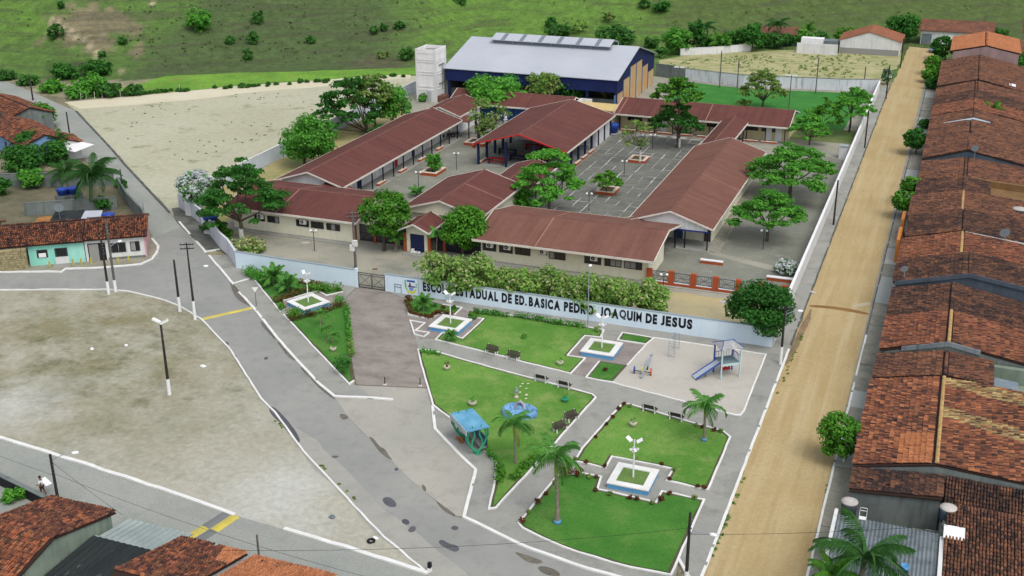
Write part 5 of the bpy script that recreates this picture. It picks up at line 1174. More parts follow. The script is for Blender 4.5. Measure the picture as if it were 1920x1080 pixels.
def pool_tank(x, y, z, label, r=.75, h=.75): return drum_tank(x, y, z, r, h, M_tankblue, M_tankblue, label, 'water tank', 'blue water tanks', .86)
q = LO+Vector((-.825, -.565, 0))*4.4+Vector((-.565, .825, 0))*5.9
t = pool_tank(q.x, q.y, 3.45, 'open blue water tank on the white corner house roof', .75, .5)
tx = G(118, 362, 1.9); pool_tank(tx[0], tx[1], 1.7, 'left one of a pair of blue tanks by the coconut palm', .8, .8)
tx = G(138, 360, 1.9); pool_tank(tx[0], tx[1], 1.7, 'right one of a pair of blue tanks, against the coconut palm', .8, .8)
for i, (x, y) in enumerate((G(118, 362, 1.9), G(138, 360, 1.9))):
    obj1('tank_stand', MB().box(x-.8, x+.8, y-.8, y+.8, 0, 1.7), M_greywall, 'grey block stand under the '+('left' if i == 0 else 'right')+' tank of the blue pair', 'stand')
wall_thing('yard_wall', [(-109, 127.2), (-103, 121.6), (-96.2, 116.2), (-92.6, 112.4)], 1.9, .18, M_greywall, 'dark yard wall along the side road behind the corner houses', 'wall', None, M_greywall)
wall_thing('yard_wall', [(-113, 113.2), (-108, 116.5), (-103.3, 119.8)], 1.8, .18, M_greywall, 'grey inner yard wall in front of the blue tank pair', 'wall', None, M_greywall)
wall_thing('yard_wall', [(-128, 121.5), (-119, 125.5), (-111, 128.8)], 2.0, .2, M_greywall, 'long grey wall below the leafy trees at the left edge', 'wall', None, M_greywall)
# bollards on the corner pavement
bol = None
for i, px in enumerate((94, 138, 153, 172, 222, 242)):
    x, y = G(px, {94: 503, 138: 500, 153: 498, 172: 496.5, 222: 494.5, 242: 492.5}[px])
    lb = ('short yellow bollard by the turquoise house step', 'short yellow bollard right of the turquoise house step', 'short yellow bollard before the turquoise house corner', 'short yellow bollard where turquoise and white houses meet', 'short yellow bollard under the wide white house window', 'short yellow bollard under the narrow white house window')[i]
    if bol is None:
        bol = thing('bollard', (x, y, .1), lb, 'bollard', 'yellow bollards on the corner pavement'); MB().box(-.07, .07, -.07, .07, 0, .75).build('post', M_yellow, bol); MB().box(-.085, .085, -.085, .085, .752, .8).build('cap', M_yellow, bol)
    else:
        c = copy_tree(bol); c.location = (x, y, .1); c['label'] = lb

# ------------------------------------------------------------------ houses on the far left along the side road
def simple_gable(x, y, rz, L, W_, ze, zr, m, wallmat, label, seed, group):
    t = thing('roadside_house', (x, y, 0), label, 'house', group, rz)
    b = MB(); b.slab([(-L/2, -W_/2, ze), (L/2, -W_/2, ze), (L/2, 0, zr), (-L/2, 0, zr)], .1); b.slab([(-L/2, 0, zr), (L/2, 0, zr), (L/2, W_/2, ze), (-L/2, W_/2, ze)], .1)
    r = b.build('roof', M_deck, t)
    ltiles(r, (-L/2, -W_/2-.05, ze+.02), (1, 0, 0), (0, W_/2, zr-ze), L, math.hypot(W_/2, zr-ze), m, seed)
    ltiles(r, (L/2, W_/2+.05, ze+.02), (-1, 0, 0), (0, -W_/2, zr-ze), L, math.hypot(W_/2, zr-ze), m, seed+1)
    MB().ext([(-W_/2+.3, 0), (-W_/2+.3, ze-.05), (0, zr-.15), (W_/2-.3, ze-.05), (W_/2-.3, 0)], 'x', -L/2+.2, L/2-.2).build('wall', wallmat, t)
    MB().box(-.5, .4, -W_/2+.24, -W_/2+.298, .05, 2.1).build('door', M_frame, t); MB().box(1.4, 2.4, -W_/2+.24, -W_/2+.298, 1, 2).build('window', M_glass, t)
    MB().box(L/2-.198, L/2-.14, -1.2, -.3, .05, 2.1).build('door', M_frame, t)
    return t
gl = 'tiled houses along the side road'
x, y = G(20, 197, 3.5); simple_gable(x, y, -.45, 17, 8, 3, 4.4, T_left, M_greywall, 'far left red tiled roof beside the side road bend', 401, gl)
x, y = G(-5, 222, 3.3); simple_gable(x, y, -.45, 15, 7, 2.8, 4.0, T_dark, M_greywall, 'dark tiled roof with pale sheet at the left edge', 403, gl)
x, y = G(50, 245, 3.3); simple_gable(x, y, -.5, 17, 7.5, 2.8, 4.2, T_left, mat('bluewall2', S(124, 160, 200, K)), 'red tiled house with light blue end wall behind the mango tree', 405, gl)
x, y = G(118, 262, 2.6); simple_gable(x, y, -.6, 6, 4.5, 2.5, 3.2, T_red, M_white, 'little red tiled lean house at the edge of the side road', 407, gl)
x, y = G(146, 284, 1.5); obj1('white_canopy', MB().slab([(x-3.2, y-1.6, 2.2), (x+1.6, y-2.4, 2.2), (x+2.4, y+1.0, 2.6), (x-2.2, y+2.0, 2.6)], .06), M_whitepaint, 'white sheet canopy beside the side road above the coconut palm', 'canopy')

# ------------------------------------------------------------------ bottom-left houses
gb = 'tiled houses at the bottom left corner'
t = thing('near_house', (-54.3, 49.3, 0), 'dark mossy tiled gable house with pale green end wall at the bottom left corner', 'house', gb)
bx0, bx1, by0, byr, by1, be, br = -57.4, -51.4, 41, 49.3, 55.2, 3.0, 4.6
b = MB(); b.slab([(bx0, byr, br), (bx1, byr, br), (bx1, by1, be), (bx0, by1, be)], .12); b.slab([(bx0, by0, be-.4), (bx1, by0, be-.4), (bx1, byr, br), (bx0, byr, br)], .12)
r = b.build('roof', M_deck, t, True)
T_moss = tilem('clay_tile_mossy', [S(158, 96, 66, K), S(132, 78, 56, K), S(168, 106, 76, K), S(106, 64, 50, K)], S(50, 37, 38, K), 1.0, .40, .52, .9)
T_moss2 = tilem('clay_tile_orange', [S(166, 98, 66, K), S(146, 86, 60, K), S(122, 76, 56, K), S(160, 108, 76, K), S(90, 60, 50, K)], S(74, 54, 46, K), .8, .46, .6, 1.0)
tiled_slope(r, (bx1, by1+.05, be+.02), (-1, 0, 0), (0, byr-by1, br-be), bx1-bx0, math.hypot(by1-byr, br-be), T_moss, 150, 501)
tiled_slope(r, (bx0, by0, be-.38), (1, 0, 0), (0, byr-by0, br-be+.4), bx1-bx0, math.hypot(byr-by0, br-be+.4), T_moss2, 150, 503)
ridge_tiles(t, (bx0, byr, br+.08), (bx1, byr, br+.08), T_moss)
MB().ext([(by0+.3, 0), (by0+.3, be-.5), (byr, br-.2), (by1-.4, be-.1), (by1-.4, 0)], 'x', bx0+.2, bx1-.12).build('wall', M_greenwall, t, True)
t = thing('fibre_roof_house', (-48.5, 50, 0), 'house with near black corrugated roof and pale corrugated front strip', 'house', gb)
corrugated(t, -51.3, -45.7, 40, 52.6, 2.5, 2.75, M_asbdark, .5, .045)
corrugated(t, -51.1, -45.5, 52.75, 56.0, 2.6, 2.1, M_asblight, .5, .06, 'front_roof')
MB().box(-51.2, -45.8, 40.2, 52.5, 0, 2.38).build('wall', M_greenwall, t, True); MB().box(-51.2, -45.8, 52.62, 52.72, 0, 2.74).build('front_wall', M_asblight, t, True)
MB().box(-46.2, -44.9, 54.9, 55.1, 2.2, 2.3).build('blue_board', mat('cyan_board', S(60, 160, 210, K)), t, True)
for i, (a0, a1, ze, zr, lb, mm, nn) in enumerate(((-45.4, -39.9, 3.0, 4.6, 'house with dark mossy tiles and a strip of new orange tiles at the eave', T_moss, 511), (-39.6, -33.2, 2.9, 4.5, 'bright orange tiled roof cut by the bottom edge', T_new, 521))):
    t = thing('near_house', ((a0+a1)/2, 49, 0), lb, 'house', gb)
    b = MB(); b.slab([(a0, 48, zr), (a1, 48, zr), (a1, 54.2, ze), (a0, 54.2, ze)], .12); b.slab([(a0, 41, ze), (a1, 41, ze), (a1, 48, zr), (a0, 48, zr)], .12); r = b.build('roof', M_deck, t, True)
    bnd = (lambda p, rr: T_new if p.x > -41.7-.35*(54.2-p.y)*-1+0 and p.y > 52.2 else T_moss) if i == 0 else None
    tiled_slope(r, (a1, 54.25, ze+.02), (-1, 0, 0), (0, -6.2, zr-ze), a1-a0, math.hypot(6.2, zr-ze), mm, 280, nn, band=bnd)
    ridge_tiles(t, (a0, 48, zr+.08), (a1, 48, zr+.08), mm)
    MB().ext([(41.3, 0), (41.3, ze-.1), (48, zr-.2), (53.8, ze-.1), (53.8, 0)], 'x', a0+.1, a1-.1).build('wall', M_white, t, True)
wall_thing('low_wall', [(-80, 60.4), (-66.6, 59.1), (-60.2, 57.6)], .9, .3, M_black, 'dark low wall at the road edge with weeds behind, bottom left', 'wall', None, M_greywall)

# ------------------------------------------------------------------ far houses past the end of the street
t = thing('far_house', (-18.8, 271, 0), 'white gabled house with red roof beyond the ridged field', 'house', 'white houses at the far end')
MB().ext([(-25.2, 0), (-25.2, 2.9), (-19, 4.9), (-12.4, 3.2), (-12.4, 0)], 'y', 270.2, 280).build('wall', M_white, t, True)
b = MB(); b.slab([(-25.6, 270, 2.95), (-19, 270, 5.1), (-19, 281, 5.1), (-25.6, 281, 2.95)], .12); b.slab([(-19, 270, 5.1), (-11.9, 270, 3.15), (-11.9, 281, 3.15), (-19, 281, 5.1)], .12); r = b.build('roof', T_red, t, True)
MB().box(-25.1, -12.5, 270.14, 270.19, 0, 1.3).build('plinth', M_shade, t, True)
t = thing('far_yard_wall', (-29.8, 268, 0), 'white yard wall with white tank box beside the far gabled house', 'wall', 'white houses at the far end')
MB().box(-34.2, -25.3, 267, 267.3, 0, 2.3).build('wall_face', M_white, t, True); MB().box(-33.5, -28.6, 268, 270, 0, 3.3).build('roof_block', M_whitepaint, t, True); MB().box(-28.5, -25.6, 268, 271, 0, 2.9).build('roof_block', M_asb, t, True)
t = thing('far_house', (-1, 292, 0), 'pale house with long terracotta roof and garage front at the street end', 'house', 'white houses at the far end')
MB().box(-8.8, 6.5, 288, 297, 0, 3.2).build('wall', M_white, t, True)
MB().slab([(-9.4, 287.5, 3.3), (7, 287.5, 3.3), (7, 293, 5.2), (-9.4, 293, 5.2)], .12).build('roof', T_mid, t, True); MB().slab([(-9.4, 293, 5.2), (7, 293, 5.2), (7, 298, 3.3), (-9.4, 298, 3.3)], .12).build('back_roof', T_mid, t, True)
for a, c, m in ((-8.6, -6.4, M_asb), (-4.4, -1.6, M_whitepaint), (.4, 1.3, M_frame)): MB().box(a, c, 287.9, 287.99, .1, 2.5).build('garage_door', m, t, True)
t = thing('far_house', (17.5, 283, 0), 'orange walled house at the top right corner', 'house', 'white houses at the far end')
MB().box(13.2, 22, 284, 292, 0, 4.6).build('wall', M_pink, t, True); MB().slab([(12.6, 283.4, 4.6), (22.6, 283.4, 4.6), (22.6, 292.6, 6.2), (12.6, 292.6, 6.2)], .12).build('roof', T_red, t, True); MB().box(14, 15.2, 283.9, 283.99, 1.2, 2.4).build('window', M_glass, t, True)
t = thing('far_house', (14.5, 268, 0), 'tiled house right of the orange roofed house', 'house', 'white houses at the far end')
MB().box(12.3, 20, 264, 272, 0, 3.0).build('wall', M_greywall, t, True); MB().slab([(12, 263.6, 3.0), (20.4, 263.6, 3.0), (20.4, 272.4, 4.6), (12, 272.4, 4.6)], .12).build('roof', T_mid, t, True)
t = thing('far_shed', (-43.5, 276, 0), 'small blue grey shed at the field edge under the grove', 'shed')
x, y = G(1458, 84, 0); t.location = (x, y, 0); MB().box(-4, 4, 0, 4, 0, 2.6).build('wall', mat('shed_blue', S(120, 150, 168, K)), t); MB().slab([(-4.4, -.5, 2.6), (4.4, -.5, 2.6), (4.4, 4.4, 3.6), (-4.4, 4.4, 3.6)], .1).build('roof', T_mid, t); MB().box(-2, -1, -.05, -.003, .1, 2).build('door', M_glass, t)
a, b_ = G(1275, 104), G(1410, 95); wall_thing('far_white_wall', [a, G(1340, 101), b_], 1.5, .3, M_white, 'long low white wall along the far side of the ridged field', 'wall')
# ------------------------------------------------------------------ the square: lawns, kerbs, planters
def inset(pts, d):
    n = len(pts); a = sum(pts[i][0]*pts[(i+1) % n][1]-pts[(i+1) % n][0]*pts[i][1] for i in range(n))
    if a < 0: pts = pts[::-1]
    out = []
    for i in range(n):
        p, q, r = Vector(pts[i-1]), Vector(pts[i]), Vector(pts[(i+1) % n]); d1 = (q-p).normalized(); d2 = (r-q).normalized()
        n1 = Vector((-d1.y, d1.x)); n2 = Vector((-d2.y, d2.x)); m = n1+n2; m = m.normalized() if m.length > .2 else n1
        o = q+m*d/max(.5, m.dot(n1)); out.append((o.x, o.y))
    return out
def bed(px, m, kerb_idx=None, grass=True, kw=.16):
    pts = GP(px)
    b = tag(MB().prism(pts, .02, .125).build('garden_bed', M_bed), kind='structure')
    ins = jag(inset(pts, .26), .6, .10, 2)
    if grass: tag(MB().prism(ins, .10, .16).build('lawn', m), kind='structure')
    if kerb_idx is None: kerb('white_kerb', pts, kw, .0, .21, closed=True)
    else:
        for a, c in kerb_idx: kerb('white_kerb', [pts[i % len(pts)] for i in range(a, c+1)], kw, .0, .21)
    return pts
bed([(463, 509), (525, 586), (533, 582), (531, 566), (597, 547), (612, 556), (643, 549), (640, 542), (600, 536), (545, 527), (500, 516)], M_lawn2, [(0, 2), (3, 6)])
bed([(532, 592), (600, 665), (655, 723), (664, 716), (655, 640), (649, 565), (640, 572), (600, 584), (560, 596), (545, 590)], M_lawn2, [(0, 3)])
bed([(760, 561), (766, 592), (807, 600), (825, 588), (853, 592), (866, 579), (852, 577), (830, 573), (793, 563)], M_lawn2, [(0, 7)])
kerb('white_kerb', GP([(769, 603), (797, 608), (779, 622), (805, 626), (795, 634), (777, 629)]), .14, .05, .2, closed=True)
bed([(817, 639), (830, 626), (867, 637), (907, 600), (876, 595), (880, 585), (930, 590), (1012, 601), (1093, 614), (1132, 621), (1126, 634), (1097, 631), (1064, 669), (1097, 674), (1070, 703), (1010, 688), (960, 675)], M_lawn, [(15, 18), (1, 4), (6, 16)])
bed([(1167, 626), (1223, 635), (1211, 648), (1158, 640)], M_lawn2, [(2, 5)])
bed([(1124, 679), (1176, 687), (1147, 719), (1099, 710)], M_lawn2, [(2, 4)])
bed([(784, 657), (808, 659), (880, 680), (960, 702), (1050, 726), (1110, 741), (1117, 748), (1062, 809), (1010, 868), (960, 922), (930, 955), (917, 957), (927, 910), (931, 872), (905, 843), (880, 816), (855, 794), (812, 762), (800, 720), (790, 685)], M_lawn)
bed([(1168, 759), (1182, 761), (1250, 781), (1310, 799), (1355, 811), (1369, 822), (1350, 868), (1327, 921), (1250, 904), (1262, 882), (1147, 859), (1135, 880), (1078, 867), (1092, 843), (1130, 800)], M_lawn)
bed([(1046, 894), (1008, 940), (972, 984), (980, 993), (1016, 1011), (1055, 1028), (1115, 1047), (1180, 1066), (1258, 1081), (1280, 1030), (1320, 940), (1241, 924), (1230, 945), (1120, 920), (1127, 897), (1092, 890)], M_lawn2)
# playground
tag(MB().prism(GP([(1225, 635), (1436, 667), (1412, 727), (1394, 774), (1388, 781), (1378, 781), (1147, 719), (1176, 687), (1211, 648)]), .02, .112).build('playground_sand', M_play), kind='structure')
kerb('white_kerb', GP([(1211, 648), (1226, 635), (1436, 667), (1412, 727), (1394, 774), (1388, 781), (1378, 781), (1280, 755), (1147, 719)]), .16, .0, .2)
kerb('white_kerb', GP([(1176, 687), (1211, 648)]), .14, .0, .18)
tag(MB().prism(inset(GP([(1097, 631), (1158, 640), (1211, 648), (1176, 687), (1124, 679), (1099, 710), (1070, 703), (1097, 674), (1064, 669)]), .1), .02, .108).build('brick_court', M_plum), kind='structure')
tag(MB().prism(inset(GP([(766, 594), (807, 602), (825, 590), (867, 580), (907, 600), (867, 637), (830, 626), (817, 637), (785, 640)]), .1), .02, .106).build('brick_court', M_plum), kind='structure')
tag(MB().prism(inset(GP([(533, 582), (531, 566), (597, 547), (612, 556), (643, 549), (645, 566), (600, 582), (560, 592), (545, 588)]), .1), .02, .106).build('brick_court', M_plum), kind='structure')

def ring(b, outer, inner, z0, z1):
    n = 4; v = [(p[0], p[1], z0) for p in outer]+[(p[0], p[1], z1) for p in outer]+[(p[0], p[1], z1) for p in inner]+[(p[0], p[1], z0) for p in inner]
    fs = []
    for k in range(3):
        for i in range(n): j = (i+1) % n; fs.append((k*n+i, k*n+j, (k+1)*n+j, (k+1)*n+i))
    b.add(v, fs)
def planter(px4, label):
    q = GP(px4, .6); c = Vector((sum(p[0] for p in q)/4, sum(p[1] for p in q)/4)); t = thing('square_planter', (c.x, c.y, 0), label, 'planter', 'square planters of the garden')
    # squared up from the survey
    e = (Vector(q[1])-Vector(q[0])); ang = math.atan2(e.y, e.x)-math.pi/2; s = 1.62; t.rotation_euler = (0, 0, ang)
    sq = lambda r: [(-r, -r), (r, -r), (r, r), (-r, r)]
    b = MB(); ring(b, sq(s), sq(s-.2), .05, .5); b.build('side_wall', M_lblue, t)
    b = MB(); ring(b, sq(s+.06), sq(s-.52), .502, .6); b.build('top_slab', M_kerb, t)
    MB().box(-s+.3, s-.3, -s+.3, s-.3, .3, .52).build('grass_fill', mat('planter_grass', S(92, 128, 60, K), S(110, 134, 74, K), .8, famt=.2, fine=6) if 'planter_grass' not in MATS else MATS['planter_grass'], t)
    return t, c, ang
def plaza_lamp(x, y, label, rz=0.):
    t = thing('lamp_post', (x, y, .5), label, 'lamp post', 'white floodlight posts in the square planters', rz)
    MB().tube([(0, 0, 0), (0, 0, 3.35)], [.075, .05], 8).build('pole', M_whitepaint, t)
    b = MB(); b.lathe([(.22, 2.32), (.24, 2.36), (.22, 2.4)], n=14); b.lathe([(.16, 2.5), (.16, 2.54)], n=12); b.build('collar', M_whitepaint, t)
    for k in range(4):
        a = k*math.pi/2+.5; MB().cbox((.27*math.cos(a), .27*math.sin(a), 2.5), (.2, .13, .12), a, ('Y', .5)).build('spotlight', M_lamp, t)
    for s, tl in ((-1, .75), (1, -.75)):
        MB().tube([(0, 0, 3.1), (s*.28, 0, 3.28)], .025, 5).build('arm', M_whitepaint, t)
        o = MB().cbox((0, 0, 0), (.5, .32, .06)).build('floodlight', M_whitepaint, t, loc=(s*.42, -.05, 3.36)); o.rotation_euler = (.35, tl*.75, s*.3)
        MB().cbox((0, 0, -.04), (.42, .26, .02)).build('lens', M_lamp, o)
for i, (px4, lp, lb) in enumerate((
    ([(546, 562), (582, 551), (614, 566), (570, 581)], (579, 564), 'in the corner garden by the plain blue wall'),
    ([(809, 612), (835, 591), (880, 599), (855, 617)], (844, 603), 'beside the driveway below the painted crest'),
    ([(1092, 659), (1112, 634), (1165, 641), (1145, 667)], (1127, 648), 'next to the playground'),
    ([(1144, 905), (1165, 869), (1229, 881), (1211, 916)], (1187, 887), 'between the two nearest lawns'))):
    t, c, a = planter(px4, 'white topped blue square planter '+lb)
    plaza_lamp(c.x, c.y, 'white floodlight post in the planter '+lb, a)

# ------------------------------------------------------------------ benches
def bench_proto():
    t = thing('park_bench', (0, 0, PZ), 'x', 'bench', 'slatted benches in the square')
    for x in (-.62, .62):
        b = MB(); w = .05
        b.add([(x-w, -.26, 0), (x+w, -.26, 0), (x+w, -.16, .40), (x-w, -.16, .40), (x-w, -.36, 0), (x+w, -.36, 0), (x+w, -.28, .42), (x-w, -.28, .42)], [(0, 1, 2, 3), (4, 7, 6, 5), (0, 4, 5, 1), (3, 2, 6, 7), (0, 3, 7, 4), (1, 5, 6, 2)])
        b.box(x-w, x+w, -.3, .2, .36, .42)
        b.add([(x-w, .1, 0), (x+w, .1, 0), (x+w, .18, .4), (x-w, .18, .4), (x-w, .28, 0), (x+w, .28, 0), (x+w, .27, .4), (x-w, .27, .4)], [(0, 3, 2, 1), (4, 5, 6, 7), (0, 1, 5, 4), (3, 7, 6, 2), (0, 4, 7, 3), (1, 2, 6, 5)])
        b.add([(x-w, .17, .4), (x+w, .17, .4), (x+w, .32, .9), (x-w, .32, .9), (x-w, .27, .4), (x+w, .27, .4), (x+w, .40, .9), (x-w, .40, .9)], [(0, 3, 2, 1), (4, 5, 6, 7), (3, 7, 6, 2), (0, 4, 7, 3), (1, 2, 6, 5)])
        b.build('end_frame', M_kerb, t)
    s1 = MB().box(-.78, .78, -.045, .045, 0, .035).mesh('seat_slat', M_wood)
    for y in (-.24, -.12, 0, .12): link('seat_slat', s1, t, (0, y, .422))
    for k in range(4):
        z = .5+.11*k; link('back_slat', s1, t, (0, .185+(z-.4)*.3, z), (math.radians(73), 0, 0))
    return t
B0 = bench_proto(); first = True
def heading(a, b): return math.atan2(b[1]-a[1], b[0]-a[0])
for (px, py), rz, lb in (((922, 663), 0.0, 'bench facing the path below the blue wall lawn, left one of its pair'), ((962, 674), 0.0, 'bench facing the path below the blue wall lawn, right one of its pair'),
    ((1015, 716), math.pi, 'bench at the top edge of the fountain lawn, left one of its pair'), ((1058, 728), math.pi, 'bench at the top edge of the fountain lawn, right one of its pair'),
    ((1218, 773), math.pi, 'bench at the top edge of the nearest right lawn, left of its pair'), ((1268, 788), math.pi, 'bench at the top edge of the nearest right lawn, nearer the palm'),
    ((1072, 788), .9, 'bench along the slanted path by the fountain lawn, upper one'), ((1050, 808), .9, 'bench along the slanted path by the fountain lawn, partly under palm fronds')):
    x, y = G(px, py, PZ); o = B0 if first else copy_tree(B0); first = False
    o.scale = (.86, .9, .9); o.location = (x, y, PZ+.04); o.rotation_euler = (0, 0, rz-.12 if rz in (0., math.pi) else rz+.1); o['label'] = lb

# ------------------------------------------------------------------ bus shelter
t = thing('bus_shelter', (-33.75, 77.55, .1), 'bus shelter with flat blue roof and curly green end frames by the kerb', 'bus shelter', None, math.radians(-44))
MB().box(-1.75, 1.75, -1.0, 1.0, 2.25, 2.36).build('roof', M_busblue, t)
MB().box(-1.75, 1.75, -1.06, -1.003, 1.92, 2.36).build('fascia', mat('shelter_fascia', S(196, 204, 204, K), S(160, 170, 172, K), .8), t)
MB().box(-1.6, 1.6, .3, .8, .38, .46).build('bench_seat', M_conc, t)
MB().box(-1.6, 1.6, .82, .9, .2, 1.2).build('back_panel', mat('shelter_back', S(70, 96, 130, K)), t)
for sx in (-1.5, 1.5):
    for s in (-1, 1):
        pts = [(sx, .0, .02), (sx, .22*s, .28), (sx, .62*s, .75), (sx, .84*s, 1.3), (sx, .8*s, 1.85), (sx, .6*s, 2.25)]
        MB().tube(pts, [.12, .12, .1, .09, .08, .06], 6).build('curved_post', M_green, t)
        MB().tube([(sx, .5*s, .65), (sx, .42*s, 1.2), (sx, .2*s, 1.7), (sx, .3*s, 2.3), (sx, .42*s, 2.62)], [.08, .09, .08, .06, .03], 6).build('inner_scroll', M_green, t)
        MB().tube([(sx, .84*s, 1.2), (sx, 1.0*s, 1.55), (sx, .96*s, 2.0), (sx, 1.02*s, 2.5)], [.06, .07, .06, .02], 5).build('leaf_point', M_green, t)
    MB().box(sx-.3, sx+.3, -.28, .28, -.0, .06).build('foot_plate', M_green, t)
# dog asleep beside it
def skin_body(name, verts, edges, radii, mats_, parent=None, loc=(0, 0, 0), sub=1):
    me = bpy.data.meshes.new(name); me.from_pydata(verts, edges, []); o = bpy.data.objects.new(name, me); COL.objects.link(o)
    m = o.modifiers.new('s', 'SKIN'); 
    for i, r in enumerate(radii): me.skin_vertices[0].data[i].radius = (r, r) if not hasattr(r, '__len__') else r
    me.skin_vertices[0].data[0].use_root = True
    sb = o.modifiers.new('b', 'SUBSURF'); sb.levels = sub; sb.render_levels = sub
    bpy.context.view_layer.update(); me2 = bpy.data.meshes.new_from_object(o.evaluated_get(bpy.context.evaluated_depsgraph_get()))
    bpy.data.objects.remove(o); me2.materials.clear(); me2.materials.append(mats_)
    for p in me2.polygons: p.use_smooth = True
    return link(name, me2, parent, loc)
x, y = G(868, 828)
dv = [(0, 0, .14), (.2, .05, .15), (.36, .17, .14), (-.2, .02, .15), (-.36, .14, .14), (.44, .32, .16), (.4, .46, .15), (.34, .54, .13), (-.4, .3, .07), (-.28, .42, .04), (-.1, .48, .03), (.3, .3, .06), (.12, .36, .05), (-.2, .22, .06), (0, .3, .05), (.45, .36, .25), (.5, .3, .24)]
de = [(0, 1), (1, 2), (0, 3), (3, 4), (2, 5), (5, 6), (6, 7), (4, 8), (8, 9), (9, 10), (2, 11), (11, 12), (3, 13), (13, 14), (5, 15), (5, 16)]
d = skin_body('dog', dv, de, [.14, .14, .12, .14, .12, .09, .06, .035, .04, .03, .02, .05, .04, .06, .05, .025, .025], M_tan, None, (x, y, PZ), 2); d.rotation_euler = (0, 0, 2.4)
tag(d, 'tan dog lying curled on the pavement beside the bus shelter', 'dog')

# ------------------------------------------------------------------ fountain, statue, stepping stones
x, y = G(972, 780); t = thing('garden_pool', (x, y, .15), 'oval blue tiled garden pool with pale stone arch on the lawn', 'garden pool', None, .15)
b = MB(); n = 28; prof = [(1.0, 0), (1.0, .42), (.9, .46), (.84, .4), (.7, .12), (0.02, .06)]
v = []
for r, z in prof:
    for k in range(n):
        a = 2*math.pi*k/n; rx = 1.55+.25*math.cos(a)*.5; v.append((r*rx*math.cos(a), r*1.0*math.sin(a), z+.25*(.5+.5*math.sin(a))*(1 if z > .3 else .2)))
b.add(v, [(i*n+k, i*n+(k+1) % n, (i+1)*n+(k+1) % n, (i+1)*n+k) for i in range(len(prof)-1) for k in range(n)], True)
b.build('pool_basin', mat('pool_tile', S(126, 172, 208, K), S(92, 142, 190, K), 3., .45, .6, S(56, 88, 140, K), 2.5, .54, .64, .8, 6, .1), t)
MB().tube([(-.4, .75, .2), (-.35, .8, .6), (0, .85, .85), (.35, .8, .62), (.4, .75, .2)], [.2, .18, .17, .16, .18], 7).build('stone_arch', mat('pale_stone', S(190, 188, 196, K), S(150, 150, 160, K), 2.), t)
x, y = G(968, 748); t = thing('garden_statue', (x, y, .15), 'small pale statue on the lawn behind the oval pool', 'statue')
MB().lathe([(.24, 0), (.24, .1), (.14, .16), (.12, .4), (.2, .46)], n=10).build('pedestal', M_pot, t); MB().lathe([(.16, .46), (.19, .62), (.12, .78), (.08, .82), (.11, .9), (.1, 1.0), (.01, 1.05)], n=10).build('figure', mat('statue_grey', S(160, 168, 172, K), S(130, 140, 146, K), 3.), t)
rr = random.Random(4); stn = MB().lathe([(.15, -.02), (.15, .01), (.1, .025), (.01, .03)], n=7).mesh('stepping_stone', M_pot); k0 = 0
for (px, py), wh in zip(((976, 727), (987, 731), (975, 738), (987, 743), (986, 750), (980, 722), (990, 722)), ('third farthest, left side', 'third farthest, right side', 'middle of the left side', 'middle of the right side', 'nearest to the pool', 'farthest left one', 'farthest right one')):
    x, y = G(px, py); o = link('stepping_stone', stn, None, (x, y, .15), (0, 0, rr.uniform(0, 6)), rr.uniform(.8, 1.2)); tag(o, 'pale round stone in the lawn behind the oval pool, '+wh, 'stone', 'pale stones in the lawn')

# ------------------------------------------------------------------ playground
t = thing('play_tower', (-16.45, 98.2, .11), 'playground tower with hipped grey roof, deck and blue slide', 'play tower', None, math.radians(37))
pa = flat('tower_post', S(190, 214, 216, K)); pb = flat('tower_blue', S(58, 92, 168, K))
for sx in (-.95, .95):
    for sy in (-.8, .8): MB().box(sx-.06, sx+.06, sy-.06, sy+.06, 0, 3.0).build('post', pb if sy > 0 else pa, t)
MB().box(-.89, .89, -.74, .74, 1.45, 1.52).build('deck', mat('deck_grey', S(120, 140, 144, K), S(104, 124, 130, K), .8), t)
for q in ((-.95, .95, -.85, -.81), (-.95, .95, .81, .85)): MB().box(q[0], q[1], q[2], q[3], 1.3, 1.52).build('deck_beam', pa, t)
MB().box(.9, .96, -.74, .74, 1.3, 1.52).build('deck_beam', pa, t)
b = MB(); e = 1.15; w = .98; b.add([(-e, -w, 3.0), (e, -w, 3.0), (e, w, 3.0), (-e, w, 3.0), (-.45, 0, 3.5), (.45, 0, 3.5)], [(0, 1, 5, 4), (1, 2, 5), (2, 3, 4, 5), (3, 0, 4), (0, 3, 2, 1)]); b.build('roof', mat('tower_roof', S(150, 154, 160, K), S(180, 178, 172, K), 1.2, c3=S(110, 100, 96, K), sc3=2.), t)
for p, q in (((-e, -w, 3.02), (-.45, 0, 3.53)), ((e, -w, 3.02), (.45, 0, 3.53)), ((e, w, 3.02), (.45, 0, 3.53)), ((-e, w, 3.02), (-.45, 0, 3.53)), ((-.45, 0, 3.53), (.45, 0, 3.53))): MB().tube([p, q], .035, 5).build('roof_edge', pb, t)
for y in (.78, ):
    for x in np.linspace(-.8, .8, 7): MB().box(x-.015, x+.015, y-.015, y+.015, 1.52, 2.1).build('rail_bar', pb, t)
    MB().box(-.89, .89, y-.02, y+.02, 2.1, 2.15).build('rail', pb, t)
for y in np.linspace(-.7, .7, 6): MB().box(.92, .95, y-.015, y+.015, 1.52, 2.1).build('rail_bar', pb, t)
MB().box(.91, .96, -.74, .74, 2.1, 2.15).build('rail', pb, t)
b = MB(); b.add([(-.9, -.39, 1.5), (-.9, .39, 1.5), (-3.3, .39, .15), (-3.3, -.39, .15), (-.9, -.39, 1.44), (-.9, .39, 1.44), (-3.3, .39, .09), (-3.3, -.39, .09)], [(0, 1, 2, 3), (7, 6, 5, 4), (0, 3, 7, 4), (1, 5, 6, 2), (2, 6, 7, 3)])
sl_ = b.build('slide', flat('slide_steel', S(176, 184, 192, K), .6), t)
